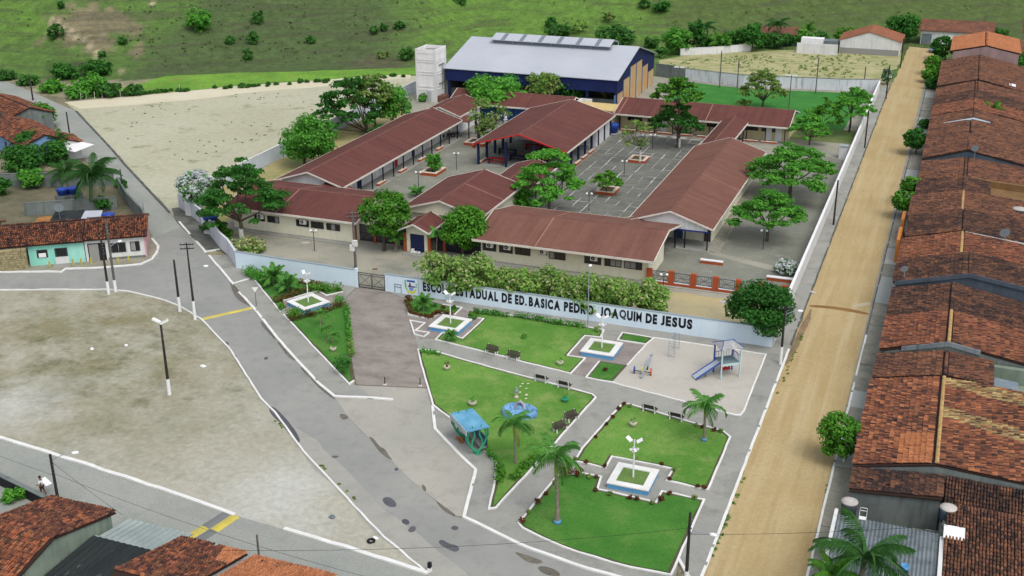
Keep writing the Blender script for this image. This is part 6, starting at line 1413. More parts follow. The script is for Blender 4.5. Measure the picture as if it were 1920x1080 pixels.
for y in (-.42, .42):
    b = MB(); b.add([(-.9, y-.03, 1.42), (-.9, y+.03, 1.42), (-3.3, y+.03, .06), (-3.3, y-.03, .06), (-.9, y-.03, 1.6), (-.9, y+.03, 1.6), (-3.3, y+.03, .24), (-3.3, y-.03, .24)], [(0, 3, 2, 1), (4, 5, 6, 7), (0, 4, 7, 3), (1, 2, 6, 5), (2, 3, 7, 6)]); b.build('slide_side', pb, t)
MB().tube([(-2.1, 0, 0), (-2.1, 0, .72)], .04, 5).build('slide_leg', pb, t)
MB().box(-.5, .5, .3, .36, .3, 1.1).build('play_panel', M_redfascia, t)
for x in (-.22, .22): MB().lathe([(.12, 0), (.12, .02)], n=12).build('panel_disc', M_whitepaint, t, loc=(x, .298, .75)).rotation_euler = (math.pi/2, 0, 0)
f0, f1, r0, r1 = [Vector(G(*p)) for p in ((1253, 671), (1264, 673), (1263, 655), (1273, 657))]
t = thing('climbing_frame', ((f0.x+r1.x)/2, (f0.y+r1.y)/2, .11), 'grey climbing ladder frame standing in the playground sand', 'climbing frame'); off = Vector((t.location.x, t.location.y))
for a, c, nm in ((f0, f1, 'ladder'), (r0, r1, 'ladder')):
    b = MB(); p, q = a-off, c-off
    for s in (p, q): b.tube([(s.x, s.y, 0), (s.x, s.y, 1.75)], .025, 5)
    for z in np.arange(.2, 1.8, .25): b.tube([(p.x, p.y, z), (q.x, q.y, z)], .02, 5)
    o = b.build(nm, M_steel, t); o['kind'] = 'thing'
for a, c in ((f0, r0), (f1, r1)):
    p, q = a-off, c-off; MB().tube([(p.x, p.y, 1.75), (q.x, q.y, 1.75)], .025, 5).build('top_rail', M_steel, t)
for k in range(1, 6):
    p, q = f0.lerp(r0, k/6)-off, f1.lerp(r1, k/6)-off; MB().tube([(p.x, p.y, 1.76), (q.x, q.y, 1.76)], .018, 5).build('top_rung', M_steel, t)
a, c = Vector(G(1202, 713)), Vector(G(1222, 677)); m_ = (a+c)/2
t = thing('seesaw', (m_.x, m_.y, .11), 'grey plank seesaw beside the coloured spring rider', 'seesaw', None, heading(a, c)); L = (c-a).length
MB().cbox((0, 0, .42), (L, .22, .06), 0, ('Y', -.1)).build('plank', M_steel, t); MB().cbox((0, 0, .2), (.2, .3, .4)).build('pivot', M_frame, t)
for s in (-1, 1): MB().tube([(s*(L/2-.4), -.15, .55+s*.1), (s*(L/2-.4), .15, .55+s*.1)], .02, 5).build('handle', M_frame, t)
a, c = Vector(G(1189, 702)), Vector(G(1220, 706)); m_ = (a+c)/2
t = thing('spring_rider', (m_.x, m_.y, .11), 'spring rider with blue, yellow and orange boards under the seesaw plank', 'spring rider', None, heading(a, c)); L = (c-a).length
MB().tube([(-L/2, 0, .3), (L/2, 0, .3)], .05, 6).build('bar', M_frame, t)
for xx, mm in ((-L/2, pb), (-.05, mat('rider_yellow', S(218, 206, 110, K))), (L/2, mat('rider_orange', S(206, 92, 56, K)))):
    b = MB(); b.lathe([(.27, -.05), (.27, .05)], n=14); o = b.build('board', mm, t, loc=(xx, 0, .42)); o.rotation_euler = (0, math.pi/2, 0); o.scale = (1.25, .8, 1)
    MB().lathe([(.07, 0), (.09, .06), (.07, .12), (.09, .18), (.07, .24)], n=8).build('spring', M_frame, t, loc=(xx, 0, 0))

# ------------------------------------------------------------------ poles, lamps, wires
def z_at(x, y, py):
    lo, hi = -1., 40.
    for _ in range(40):
        m = (lo+hi)/2
        if P(x, y, m)[1] > py: lo = m
        else: hi = m
    return lo
POLE_TOP = {}
def pole(base, toppy, label, m=None, white=0., r=(.13, .09), lamp=None, arms=0, group='utility poles', z0=0., cat='utility pole', ground_=None):
    x, y = ground_ or G(*base, z0); h = z_at(x, y, toppy)-z0
    t = thing('utility_pole', (x, y, z0), label, cat, group)
    MB().tube([(0, 0, white), (0, 0, h)], [r[0], r[1]], 7).build('shaft', m or M_poledark, t)
    if white: MB().tube([(0, 0, 0), (0, 0, white)], [r[0]*1.3, r[0]*1.15], 8).build('white_base', M_whitepaint, t)
    if lamp is not None:
        L = lamp[1]; dx, dy = math.cos(lamp[0])*L, math.sin(lamp[0])*L; zz = h*lamp[2] if len(lamp) > 2 else h-.4
        MB().tube([(0, 0, zz), (dx*.5, dy*.5, zz+.3), (dx, dy, zz+.4)], .035, 5).build('lamp_arm', M_steel, t)
        b = MB(); b.lathe([(.05, .1), (.16, .05), (.18, -.04), (.12, -.1), (.01, -.12)], n=10); o = b.build('lamp_head', M_lamp, t, loc=(dx*1.1, dy*1.1, zz+.4)); o.scale = (1.6, 1, 1); o.rotation_euler = (0, 0, lamp[0])
    for k in range(arms):
        z = h-.25-.45*k; MB().box(-.7, .7, -.04, .04, z, z+.09).build('cross_arm', M_poledark, t).rotation_euler = (0, 0, .5)
        for s in (-.6, -.2, .3, .65): MB().lathe([(.05, 0), (.06, .08), (.03, .16)], n=6).build('insulator', M_metaldark, t, loc=(s*math.cos(.5), s*math.sin(.5), z+.09))
    for k in range(4):
        if r[0] > .1: MB().cbox((.12, 0, h-.5-.35*k), (.1, .06, .1)).build('bracket', M_metaldark, t)
    POLE_TOP[label] = (x, y, z0+h); return t
pole((318, 740), 606, 'dark floodlight pole with white foot standing in the vacant lot', white=1.6, r=(.14, .09))
x, y, h = POLE_TOP['dark floodlight pole with white foot standing in the vacant lot']
pt = bpy.data.objects['utility_pole']
for s in (-1, 1):
    o = MB().cbox((0, 0, 0), (.75, .36, .16)).build('floodlight', M_lamp, pt, loc=(s*.42, 0, h+.2)); o.rotation_euler = (0, -.45*s, .3)
    MB().tube([(0, 0, h-.1), (s*.3, 0, h+.12)], .05, 5).build('bracket', M_metaldark, pt)
pole((204, 551), 450, 'short dark pole with white foot at the lot corner by the crossing', white=1.5, r=(.14, .1))
pole((217, 547), 412, 'tall grey concrete pole with white foot in front of the white house', M_pole, 1.4, (.15, .1), (1.2, 1.2, .62))
pole((337.5, 584), 487, 'dark slim pole with white foot left of the aerial pole', white=1.7, r=(.14, .1))
t = pole((366, 599), 455, 'dark pole with white foot carrying cross arms and a street lamp by the hump', white=2.1, r=(.13, .07), lamp=(.3, 1.6, .66), arms=2)
pole((134, 925), 852, 'dark pole with street lamp rising behind the mossy gable house', r=(.13, .1), lamp=(.6, 1.6, .9), z0=0., ground_=(-59.0, 57.6))
pole((1562.5, 423), 338, 'dark pole on the white wall pavement, middle of the dirt street', M_poledark, r=(.13, .1))
pole((1463, 684), 575, 'dark pole with white foot and street lamp by the dense tree at the wall corner', white=1.9, r=(.12, .09), lamp=(.4, 1.3, .86), arms=1)
pole((1286, 1098), 961, 'dark pole with street lamp at the near corner of the big lawn', M_poledark, 1.2, (.13, .09), (-.1, 1.5, .72))
pole((1661, 185), 122, 'dark pole beside the flowering bush on the far pavement', r=(.13, .1))
pole((1688, 127), 72, 'dark pole at the corner of the ridged field', r=(.14, .1))
pole((1621, 278), 207, 'dark pole with street lamp along the white wall, far half', r=(.13, .1))
pole((232, 370), 317, 'slim dark pole by the yard wall on the side road', r=(.11, .08))
pole((132, 262), 210, 'dark pole on the side road beside the red roofed houses', r=(.14, .1))
pole((62, 188), 147, 'dark pole at the bend of the side road', r=(.16, .12))
pole((272, 414), 380, 'thin grey stake pole at the corner house side', M_pole, r=(.05, .03))
pole((460, 1052), 1003, 'short grey service pole between the orange roofs', M_pole, r=(.09, .07), ground_=(-39.6, 55.0))
t = pole((667, 503), 398, 'concrete transformer pole with white meter boxes just inside the school gate', M_pole, r=(.17, .12), arms=2)
for z, s in ((3.2, .2), (2.6, -.15)): MB().cbox((s, -.22, z), (.55, .35, .7)).build('transformer', M_ac, t)
pole((1102, 619), 503, 'slim pale post standing in front of the lettered wall', M_steel, r=(.06, .05), lamp=(1.5, .3, .97), group='slim lamp posts')
pole((786, 567), 470, 'slim pale post standing between the crest and the lettering', M_steel, r=(.05, .04), group='slim lamp posts')
for b_, ty, lb in (((1349, 165), 95, 'bare grey pole in front of the stained pitch wall, thicker one'), ((1382, 166), 110, 'thin grey pole in front of the stained pitch wall'), ((1529, 176), 107, 'grey pole by the pitch wall, right of the airy tree'), ((1620, 157), 125, 'short grey pole at the pitch wall corner')):
    pole(b_, ty, lb, M_pole, r=(.12, .1), group='poles round the pitch')
for b_, ty, lb in (((1479, 203), 142, 'pitch floodlight pole on the north block side'), ((1272, 172), 126, 'pitch floodlight pole next to the sports hall')):
    t = pole(b_, ty, lb, M_pole, r=(.1, .08), group='poles round the pitch'); h = POLE_TOP[lb][2]
    for s in (-1, -.4, .4, 1): MB().cbox((s*.8, 0, h), (.45, .3, .22)).build('floodlight', M_lamp, t)
    MB().box(-1, 1, -.04, .04, h-.2, h-.12).build('cross_arm', M_pole, t)
def wire(a, b, sag, label):
    pts = [(a[0]+(b[0]-a[0])*i/12, a[1]+(b[1]-a[1])*i/12, a[2]+(b[2]-a[2])*i/12-4*sag*(i/12)*(1-i/12)) for i in range(13)]
    c = [(p[0]-a[0], p[1]-a[1], p[2]-a[2]) for p in pts]
    tag(MB().tube(c, .014, 4, False).build('power_cable', M_black, None, loc=a), label, 'cable', 'overhead cables')
pt = POLE_TOP['dark pole with street lamp rising behind the mossy gable house']; pz = POLE_TOP['short grey service pole between the orange roofs']
wire((pt[0], pt[1], pt[2]-1.8), (-100, 63.5, 4.6), .5, 'thin cable running left over the back road from the lamp pole')
wire((pt[0], pt[1], pt[2]-1.6), (-22, 52, 5.2), .8, 'long thin cable over the back road toward the bottom edge')
wire((pt[0], pt[1], pt[2]-.6), (-50.3, 54.6, 3.4), .1, 'service cable dropping from the lamp pole to the pale front roof')
pe = POLE_TOP['dark pole with street lamp at the near corner of the big lawn']
wire((pe[0], pe[1], pe[2]-1.7), (12, 74, 6.2), .5, 'cable from the near lawn pole across the dirt street')
wire((pe[0], pe[1], pe[2]-1.2), (-40, 50, 6.0), .6, 'cable from the near lawn pole over the asphalt road')

def yard_lamp(base, label):
    x, y = G(*base); t = thing('yard_lamp', (x, y, 0), label, 'lamp post', 'twin globe lamps of the schoolyard', .3)
    MB().tube([(0, 0, 0), (0, 0, 2.4)], .045, 6).build('pole', M_darkrail, t); MB().tube([(-.32, 0, 2.4), (.32, 0, 2.4)], .03, 5).build('arm', M_darkrail, t); MB().box(-.25, .25, -.2, .2, 0, .06).build('base_slab', M_conc, t)
    for s in (-1, 1): MB().lathe([(.01, -.17), (.13, -.1), (.17, 0), (.13, .1), (.01, .17)], n=12).build('globe', M_lamp, t, loc=(s*.32, 0, 2.58))
for b_, lb in (((590, 470), 'twin globe lamp on the forecourt before the left front block'), ((1430, 470), 'twin globe lamp in the east yard under the spreading tree'), ((1243, 556), 'twin globe lamp in front of the orange brick fence'), ((1104, 398), 'twin globe lamp in the slab courtyard, nearest one'), ((1170, 334), 'twin globe lamp in the slab courtyard, middle one'), ((1223, 283), 'twin globe lamp in the slab courtyard, nearest the north block'), ((856, 319), 'twin globe lamp in front of the pavilion'), ((785, 356), 'twin globe lamp half hidden behind the entrance hall roof'), ((943, 245), 'twin globe lamp beside the white statue post'), ((902, 487), 'twin globe lamp by the corner of the right front block')): yard_lamp(b_, lb)

# ------------------------------------------------------------------ schoolyard things
t = pool_tank(-52.2, 182.0, .35, 'big blue round water tank on the ground beside the pavilion', 1.0, 1.35); MB().lathe([(1.2, -.35), (1.2, 0)], n=18).build('base_slab', M_conc, t)
x, y = G(395, 415, 1.6); pool_tank(x, y, 1.9, 'wide blue tank cap behind the streaked wall under the big tree', .95, .35)
obj1('tank_stand', MB().box(x-.7, x+.7, y-.7, y+.7, 0, 1.9), M_white, 'white block carrying the wide blue tank cap', 'stand')
x, y = G(372, 408); obj1('gate_house_wall', MB().ext([(x-2.0, 0), (x-2.0, 2.6), (x+.9, 1.9), (x+.9, 0)], 'y', y, y+.25), M_white, 'small sloped white wall piece behind the streaked wall', 'wall')
def seat_ring(x, y, w, d, label, h=.42):
    t = thing('tree_planter', (x, y, .02), label, 'planter', 'brick seat planters of the courtyard')
    r = lambda s, q: [(-w/2-s, -d/2-q), (w/2+s, -d/2-q), (w/2+s, d/2+q), (-w/2-s, d/2+q)]
    b = MB(); ring(b, r(0, 0), r(-.4, -.4), 0, h); b.build('side_wall', M_orange, t)
    b = MB(); ring(b, r(.03, .03), r(-.43, -.43), h+.002, h+.07); b.build('seat_slab', MATS['coping'], t)
    MB().box(-w/2+.41, w/2-.41, -d/2+.41, d/2-.41, 0, h-.1).build('soil', M_bed, t)
seat_ring(*G(812, 324), 2.6, 3.6, 'brick seat planter of the small shrub beside the west wing'); seat_ring(-43.6, 150.2, 2.7, 3.0, 'brick seat planter of the low bright tree in the slab courtyard')
seat_ring(-43.8, 167.6, 2.7, 3.0, 'brick seat planter of the white trunked tree in the slab courtyard'); seat_ring(-71.0, 168.6, 3.4, 3.2, 'brick seat planter of the half bare tree at the pavilion front')
x, y = G(889, 277); t = thing('litter_bin', (x, y, 0), 'small orange and white bin at the seat planter in front of the pavilion', 'litter bin'); MB().lathe([(.22, .1), (.28, .75)], n=10).build('bin_body', M_redfascia, t); MB().lathe([(.3, .752), (.3, .85), (.12, 1.0), (.01, 1.02)], n=10).build('lid', M_whitepaint, t); MB().tube([(0, 0, 0), (0, 0, .1)], .05, 5).build('foot', M_frame, t)
x, y = G(948, 242); t = thing('shrine_post', (x, y, 0), 'white post statue on the little lawn left of the pavilion', 'statue'); MB().lathe([(.5, 0), (.5, .5), (.28, .55), (.25, 1.6), (.4, 1.66)], n=8).build('pedestal', M_whitepaint, t); MB().lathe([(.22, 1.66), (.26, 2.2), (.12, 2.5), (.14, 2.75), (.01, 2.9)], n=8).build('figure', M_whitepaint, t)
for i, (px, py, lb) in enumerate(((828, 262, 'parked motorcycle under the west wing roof end, outer one'), (842, 258, 'parked motorcycle under the west wing roof end, middle one'), (856, 256, 'parked motorcycle under the west wing roof end, inner one'))):
    x, y = G(px, py); t = thing('motorcycle', (x, y, 0), lb, 'motorcycle', 'motorcycles at the west wing', .4+i*.1)
    for s in (-.62, .62):
        b = MB(); b.tube([(.29*math.cos(k*math.pi/6), 0, .3+.29*math.sin(k*math.pi/6)) for k in range(13)], .05, 5, False); b.build('wheel', M_black, t, loc=(s, 0, 0))
    MB().tube([(-.55, 0, .35), (-.2, 0, .5), (.25, 0, .45), (.55, 0, .9)], [.06, .12, .12, .05], 6).build('frame', M_darkrail, t); MB().cbox((-.3, 0, .75), (.7, .22, .1)).build('seat', M_black, t); MB().cbox((.15, 0, .75), (.4, .26, .22)).build('fuel_tank', M_redfascia if i == 1 else M_navy, t); MB().tube([(.5, -.35, 1.0), (.5, .35, 1.0)], .025, 5).build('handlebar', M_steel, t)
b = MB()
for px, py, w, d in ((1312, 391, 1., .5),): pass
obj1('notice_board', MB().box(-22.05, -21.1, 186.45, 186.55, 1.2, 2.0) if False else MB().box(-77.2, -77.12, 160.2, 161.4, 1.1, 1.8), M_tankblue, 'blue and red board on the west wing veranda wall', 'board')
# car at the far end of the street
x, y = G(1750, 97); t = thing('parked_car', (x, y, 0), 'grey blue car parked at the far end of the dirt street', 'car', None, 1.5)
cm = flat('car_paint', S(120, 136, 158, K), .35)
b = MB(); b.ext([(-2.0, .35), (-2.05, .75), (-1.35, .9), (-1.0, 1.38), (.75, 1.42), (1.45, .98), (2.0, .85), (2.05, .35)], 'y', -.82, .82); b.v = [(p[0], p[1], p[2]) for p in [(q[1], q[0], q[2]) if False else q for q in b.v]]
b2 = MB(); n = 8; pr = [(-2.0, .35), (-2.05, .75), (-1.35, .9), (-1.0, 1.38), (.75, 1.42), (1.45, .98), (2.0, .85), (2.05, .35)]
b2.add([(u, -.82 if z < 1.2 else -.66, z) for u, z in pr]+[(u, .82 if z < 1.2 else .66, z) for u, z in pr], [tuple(range(n)), tuple(range(2*n-1, n-1, -1))]+[(i, n+i, n+(i+1) % n, (i+1) % n) for i in range(n)]); b2.build('body', cm, t)
for s in (-1, 1): MB().add([(-.95, s*.8, .95), (1.25, s*.8, .98), (.72, s*.685, 1.36), (-.92, s*.685, 1.33)], [(0, 1, 2, 3)]).build('side_window', M_glass, t)
MB().add([(1.42, -.7, 1.02), (1.42, .7, 1.02), (.8, .6, 1.42), (.8, -.6, 1.42)], [(0, 1, 2, 3)]).build('windscreen', M_glass, t); MB().add([(-1.36, -.7, .93), (-1.36, .7, .93), (-1.03, .6, 1.37), (-1.03, -.6, 1.37)], [(0, 1, 2, 3)]).build('rear_window', M_glass, t)
for sx in (-1.25, 1.3):
    for s in (-.78, .78):
        o = MB().lathe([(.3, -.09), (.3, .09)], n=14).build('wheel', M_black, t, loc=(sx, s, .3)); o.rotation_euler = (math.pi/2, 0, 0)
# person carrying a white board, bottom left
def person(x, y, z, rz, label, shirt, shorts, carry=False):
    v = [(0, 0, .95), (0, 0, 1.15), (0, 0, 1.38), (0, 0, 1.5), (0, .02, 1.6), (0, .03, 1.7),
         (-.1, 0, .88), (-.11, .06, .5), (-.11, -.02, .1), (-.11, .12, .04), (.1, 0, .88), (.11, -.1, .5), (.11, -.22, .1), (.11, -.1, .04),
         (-.19, 0, 1.4), (-.24, .06, 1.14), (-.2, .26, 1.08), (-.19, .34, 1.08), (.19, 0, 1.4), (.25, .05, 1.14), (.2, .26, 1.06), (.19, .34, 1.06)]
    e = [(0, 1), (1, 2), (2, 3), (3, 4), (4, 5), (0, 6), (6, 7), (7, 8), (8, 9), (0, 10), (10, 11), (11, 12), (12, 13), (2, 14), (14, 15), (15, 16), (16, 17), (2, 18), (18, 19), (19, 20), (20, 21)]
    r = [.14, .13, .15, .06, .085, .08, .09, .065, .045, .04, .09, .065, .045, .04, .06, .045, .035, .03, .06, .045, .035, .03]
    t = thing('person', (x, y, z), label, 'person', None, rz)
    skin_body('body', v, e, r, M_skin, t, (0, 0, 0), 2)
    vs = [(0, 0, .92), (0, 0, 1.15), (0, 0, 1.38), (-.19, 0, 1.4), (-.24, .05, 1.18), (.19, 0, 1.4), (.25, .04, 1.18)]
    skin_body('shirt', vs, [(0, 1), (1, 2), (2, 3), (3, 4), (2, 5), (5, 6)], [.165, .155, .175, .08, .065, .08, .065], shirt, t, (0, 0, 0), 2)
    vs = [(0, 0, .95), (-.1, 0, .86), (-.11, .05, .56), (.1, 0, .86), (.11, -.08, .56)]
    skin_body('shorts', vs, [(0, 1), (1, 2), (0, 3), (3, 4)], [.155, .11, .09, .11, .09], shorts, t, (0, 0, 0), 2)
    MB().lathe([(.088, -.03), (.104, .02), (.095, .08), (.05, .12), (.01, .128)], n=12).build('hair', M_hair, t, loc=(0, .02, 1.68))
    for s in (-.03, .03): MB().lathe([(.001, -.012), (.012, 0), (.001, .012)], n=6).build('eye', M_hair, t, loc=(s, .105, 1.66))
    return t
x, y = G(81, 930); person(x, y, 0, 1.9, 'person in white shirt and brown shorts walking by the dark low wall', M_cloth, M_short)
obj1('white_board', MB().cbox((x+.28, y+.22, 1.22), (.95, .5, .05), -.3, ('Y', .25)), M_whitepaint, 'white board carried under the arm by the walking person', 'board')
# small debris of the lot
for i, (px, py, r_, m, lb, ct) in enumerate(((696, 1016, .28, M_black, 'black tyre lying at the sharp end of the vacant lot', 'tyre'), (623, 970, .3, M_asb, 'flattened grey rag pile on the vacant lot', 'rag'), (703, 1010, .22, M_whitepaint, 'crumpled white bag next to the black tyre', 'bag'), (173, 655, .2, M_whitepaint, 'white scrap in the middle of the vacant lot', 'scrap'), (237, 648, .2, M_whitepaint, 'white scrap left of the floodlight pole', 'scrap'), (381, 687, .28, M_whitepaint, 'white scrap near the road edge of the lot', 'scrap'), (1523, 549, .4, M_lid, 'pale rubbish heap at the street pavement edge', 'rubbish'))):
    x, y = G(px, py); b = MB(); rr = random.Random(i)
    if ct == 'tyre': b.tube([(.24*math.cos(k*math.pi/6), .24*math.sin(k*math.pi/6), .09) for k in range(13)], .09, 6, False)
    else: b.lathe([(r_, 0), (r_*.9, .06), (r_*.5, .15), (.01, .17)], n=7, smooth=False); b.v = [(p[0]*rr.uniform(.7, 1.4), p[1]*rr.uniform(.6, 1.1), p[2]*rr.uniform(.7, 1.3)) for p in b.v]
    o = b.build({'tyre': 'old_tyre', 'bag': 'plastic_bag'}.get(ct, 'litter_'+ct), m, None, loc=(x, y, .01)); tag(o, lb, ct)
# low metal bollards in the driveway mouth
for px, py, lb in ((722, 722, 'small dark stub post in the middle of the driveway mouth'), (788, 724, 'small dark stub post at the right side of the driveway mouth')):
    x, y = G(px, py); t = thing('stub_post', (x, y, .03), lb, 'post', 'stub posts of the driveway'); MB().tube([(0, 0, .06), (0, 0, .8)], .05, 6).build('post', M_frame, t); MB().lathe([(.16, 0), (.16, .06)], n=10).build('base_disc', M_kerb, t)
# triangular road sign by the kerb
x, y = G(481, 575); t = thing('road_sign', (x, y, .1), 'white triangular road sign on the pavement by the yellow hump', 'road sign', None, .5)
MB().tube([(0, 0, 0), (0, 0, 1.9)], .03, 6).build('post', M_frame, t); MB().add([(-.34, -.04, 2.15), (.34, -.04, 2.15), (0, -.04, 1.6), (-.34, -.02, 2.15), (.34, -.02, 2.15), (0, -.02, 1.6)], [(0, 1, 2), (5, 4, 3), (0, 3, 4, 1), (1, 4, 5, 2), (2, 5, 3, 0)]).build('sign_plate', M_whitepaint, t)

x, y = G(1580, 296); t = thing('guard_booth', (x, y, 0), 'small white and blue booth against the white wall by the east yard', 'booth'); MB().box(-.6, .6, -.6, .6, 0, 1.9).build('cabin', M_white, t); MB().box(-.7, .7, -.7, .7, 1.9, 2.0).build('roof', M_asblight, t); MB().box(-.64, -.603, -.5, .5, 0, 1.6).build('side_panel', M_tankblue, t)
sp_ = None
for i, (px, py) in enumerate(((162, 186), (178, 187), (192, 184), (202, 180), (211, 178), (226, 182), (337, 172), (152, 188))):
    x, y = G(px, py); lb = 'pale fence stake below the left hill, '+('fourth', 'fifth', 'sixth', 'seventh', 'tall eighth', 'ninth', 'lone one by the meadow', 'third')[i]+(' from the left' if i != 6 else '')
    t = thing('fence_stake', (x, y, 0), lb, 'stake', 'fence stakes below the hill'); MB().tube([(0, 0, -.05), (.05, 0, 1.5)], [.08, .06], 5).build('stake', M_lid, t)
for px, py, w_, lb in ((573, 456, .9, 'pale concrete slab lying on the forecourt left of the lamp'), (1357, 567, 1.0, 'pale concrete slab in the sand behind the lettered wall'), (703, 505, .55, 'brown drain cover inside the school gate')):
    x, y = G(px, py); o = MB().cbox((0, 0, .04), (w_, w_*.6, .07), .2).build('ground_slab', M_mud if w_ < .6 else M_lid, None, loc=(x, y, .005)); tag(o, lb, 'slab')
x, y = G(806, 1072); t = thing('kerb_marker', (x, y, 0), 'stubby black and white marker at the sharp tip of the lot', 'marker post'); MB().box(-.12, .12, -.12, .12, 0, .35).build('foot', M_whitepaint, t); MB().box(-.12, .12, -.12, .12, .352, .75).build('top', M_black, t)
# ------------------------------------------------------------------ vegetation
def leaves(rng, blobs, size, lai, up=.55, shell=.42, aspect=1.5):
    """leaf quads spread through ellipsoid clumps: (cx,cy,cz,rx,ry,rz)"""
    out = []
    for cx, cy, cz, rx, ry, rz in blobs:
        n = max(6, int(lai*math.pi*rx*ry/(size*size*aspect)))
        d = rng.normal(size=(n, 3)); d /= np.linalg.norm(d, axis=1)[:, None]
        r = rng.random(n)**shell
        c = d*r[:, None]*np.array([rx, ry, rz])+np.array([cx, cy, cz])
        nr = d*np.array([1/rx, 1/ry, 1/rz]); nr /= np.linalg.norm(nr, axis=1)[:, None]
        nr = nr*.8+np.array([0, 0, up])+rng.normal(size=(n, 3))*.45; nr /= np.linalg.norm(nr, axis=1)[:, None]
        a = rng.normal(size=(n, 3)); a -= nr*(a*nr).sum(1)[:, None]; a /= np.linalg.norm(a, axis=1)[:, None]; b = np.cross(nr, a)
        s = size*(.65+.7*rng.random(n))[:, None]
        A, B = a*s*.5*aspect, b*s*.5
        droop = nr*s*.12
        out.append(np.stack([c-A-droop, c-B*.9+droop*.5, c+A-droop, c+B*.9+droop*.5], 1))
    return np.concatenate(out)
def limb(b, p, q, r0, r1, rng, bend=.12):
    p, q = Vector(p), Vector(q); m = p.lerp(q, .5)+Vector(rng.normal(size=3)*bend*(q-p).length*.5); b.tube([p, m, q], [r0, (r0+r1)/2, r1], 5, False)
def tree(x, y, z0, R, cz, rz, kind, label, seed, leaf=L_mid, cat='tree', group=None, off=(0, 0), lime=0., flower=None, dist=None, trunk_r=None, name='tree', lai=None, squash=1.):
    """R crown radius, cz crown centre height over base, rz vertical half height"""
    if kind == 'round': R *= 1.1; rz *= 1.06
    rng = np.random.default_rng(seed); D = dist or math.hypot(math.hypot(x, y), HC)
    size = max(.17, D*.0020); ox, oy = off
    blobs = []
    if kind == 'round':
        blobs.append((ox, oy, cz, R*.9, R*.9, rz*.9)); n = 34
        for i in range(n):
            d = rng.normal(size=3); d /= np.linalg.norm(d); d[2] = d[2]*.95
            blobs.append((ox+d[0]*R*.8, oy+d[1]*R*.8, cz+d[2]*rz*.82, R*.27, R*.27, rz*.24))
        la = 4.6
    elif kind == 'layer':
        n = int(40+R*4)
        for i in range(n):
            a = i*2.399+rng.uniform(-.4, .4); rr = R*math.sqrt((i+.6)/n)*.96; h = cz+rz*(.75-1.25*(rr/R)**1.4)+rng.uniform(-.28, .28)*rz
            s = R*rng.uniform(.14, .27); blobs.append((ox+rr*math.cos(a), oy+rr*math.sin(a), h, s, s*rng.uniform(.7, 1.1), s*.34))
        la = 4.2
    elif kind == 'bushy':
        n = int(26+R*3)
        for i in range(n):
            d = rng.normal(size=3); d /= np.linalg.norm(d); r = rng.random()**.4
            s = R*rng.uniform(.26, .42); blobs.append((ox+d[0]*r*R*.8, oy+d[1]*r*R*.8, cz+d[2]*r*rz*.8, s, s, s*.75))
        la = 3.4
    else:   # sparse
        n = 22
        for i in range(n):
            d = rng.normal(size=3); d /= np.linalg.norm(d); r = rng.random()**.35
            s = R*rng.uniform(.14, .26); blobs.append((ox+d[0]*r*R*.85, oy+d[1]*r*R*.85, cz+d[2]*r*rz*.8, s, s, s*.6))
        la = 2.6
    V = leaves(rng, blobs, size, lai or la)
    mats, mi = [leaf], None
    if flower is not None:
        mats.append(flower[0]); zz = V[:, :, 2].mean(1); pick = (rng.random(len(V)) < flower[1]*np.clip((zz-(cz-rz))/(2*rz)*1.6, .1, 1.2)); mi = pick.astype(int)
    t = thing(name, (x, y, z0), label, cat, group)
    link('crown', mesh_quads('crown', V, mats, mi), t)
    tr = trunk_r or max(.09, R*.045); b = MB(); fork = max(.4, (cz-rz*.75)) if kind != 'round' else max(.3, cz-rz*.55)
    white = lime and fork > lime*.6
    z1 = min(lime, fork) if lime else 0
    b.tube([(0, 0, max(z1-.01, -.05)), (rng.uniform(-.1, .1), rng.uniform(-.1, .1), fork*.6 if fork*.6 > z1 else z1+.05), (0, 0, max(fork, z1+.1))], [tr*1.15, tr, tr*.85], 7, False)
    for k in np.argsort(rng.random(len(blobs)))[:(11 if kind in ('layer', 'sparse') else 6)]:
        q = blobs[k]; limb(b, (0, 0, fork*.96), (q[0], q[1], q[2]-q[5]*.3), tr*.6, tr*.18, rng)
    b.build('trunk', M_bark, t, fix=False)
    if lime: MB().tube([(0, 0, -.05), (0, 0, z1)], [tr*1.3, tr*1.18], 8).build('limewash_band', M_lime, t)
    return t
def tpx(base, box, kind, label, seed, z0=0., hill=False, ground_=None, **kw):
    """tree measured on the photo: foot point and crown extents"""
    if hill: x, y, z0 = hillpt(*base)
    elif ground_: x, y = ground_
    else: x, y = G(*base, z0)
    X0, Y0, X1, Y1 = box; w = np.array([x, y, z0+2-HC]) @ CF; k = FPX/w; R = (X1-X0)/2/k
    lat = ((X0+X1)/2-P(x, y, z0+3)[0])/k; th = math.atan2(HC-z0, math.hypot(x, y)); hp = (Y1-Y0)/2/k
    rz = max(.42*R if kind == 'layer' else .5*R, math.sqrt(max(.01, hp*hp-(R*math.sin(th))**2))/math.cos(th)); rz = min(rz, hp/math.cos(th))
    cz = z_at(x, y, (Y0+Y1)/2)-z0; cz = max(cz, rz*.8)
    return tree(x, y, z0, R, cz, rz, kind, label, seed, off=(lat*CR[0], lat*CR[1]), **kw)
sg = 'trees of the schoolyard'
tpx((453, 447), (378, 293, 534, 434), 'layer', 'large spreading tree with white trunk at the west corner of the forecourt', 1, leaf=L_dark, lime=1.3, group=sg, trunk_r=.26)
tpx((572, 312), (524, 212, 642, 308), 'bushy', 'leafy tree behind the west wing near its front gable', 2, leaf=L_mid, group=sg)
tpx((690, 252), (590, 150, 720, 285), 'layer', 'dark flat layered tree behind the west wing', 3, leaf=L_dark, group=sg)
tpx((705, 245), (655, 132, 748, 215), 'layer', 'dry topped layered tree behind the west wing', 4, leaf=L_olive, group=sg)
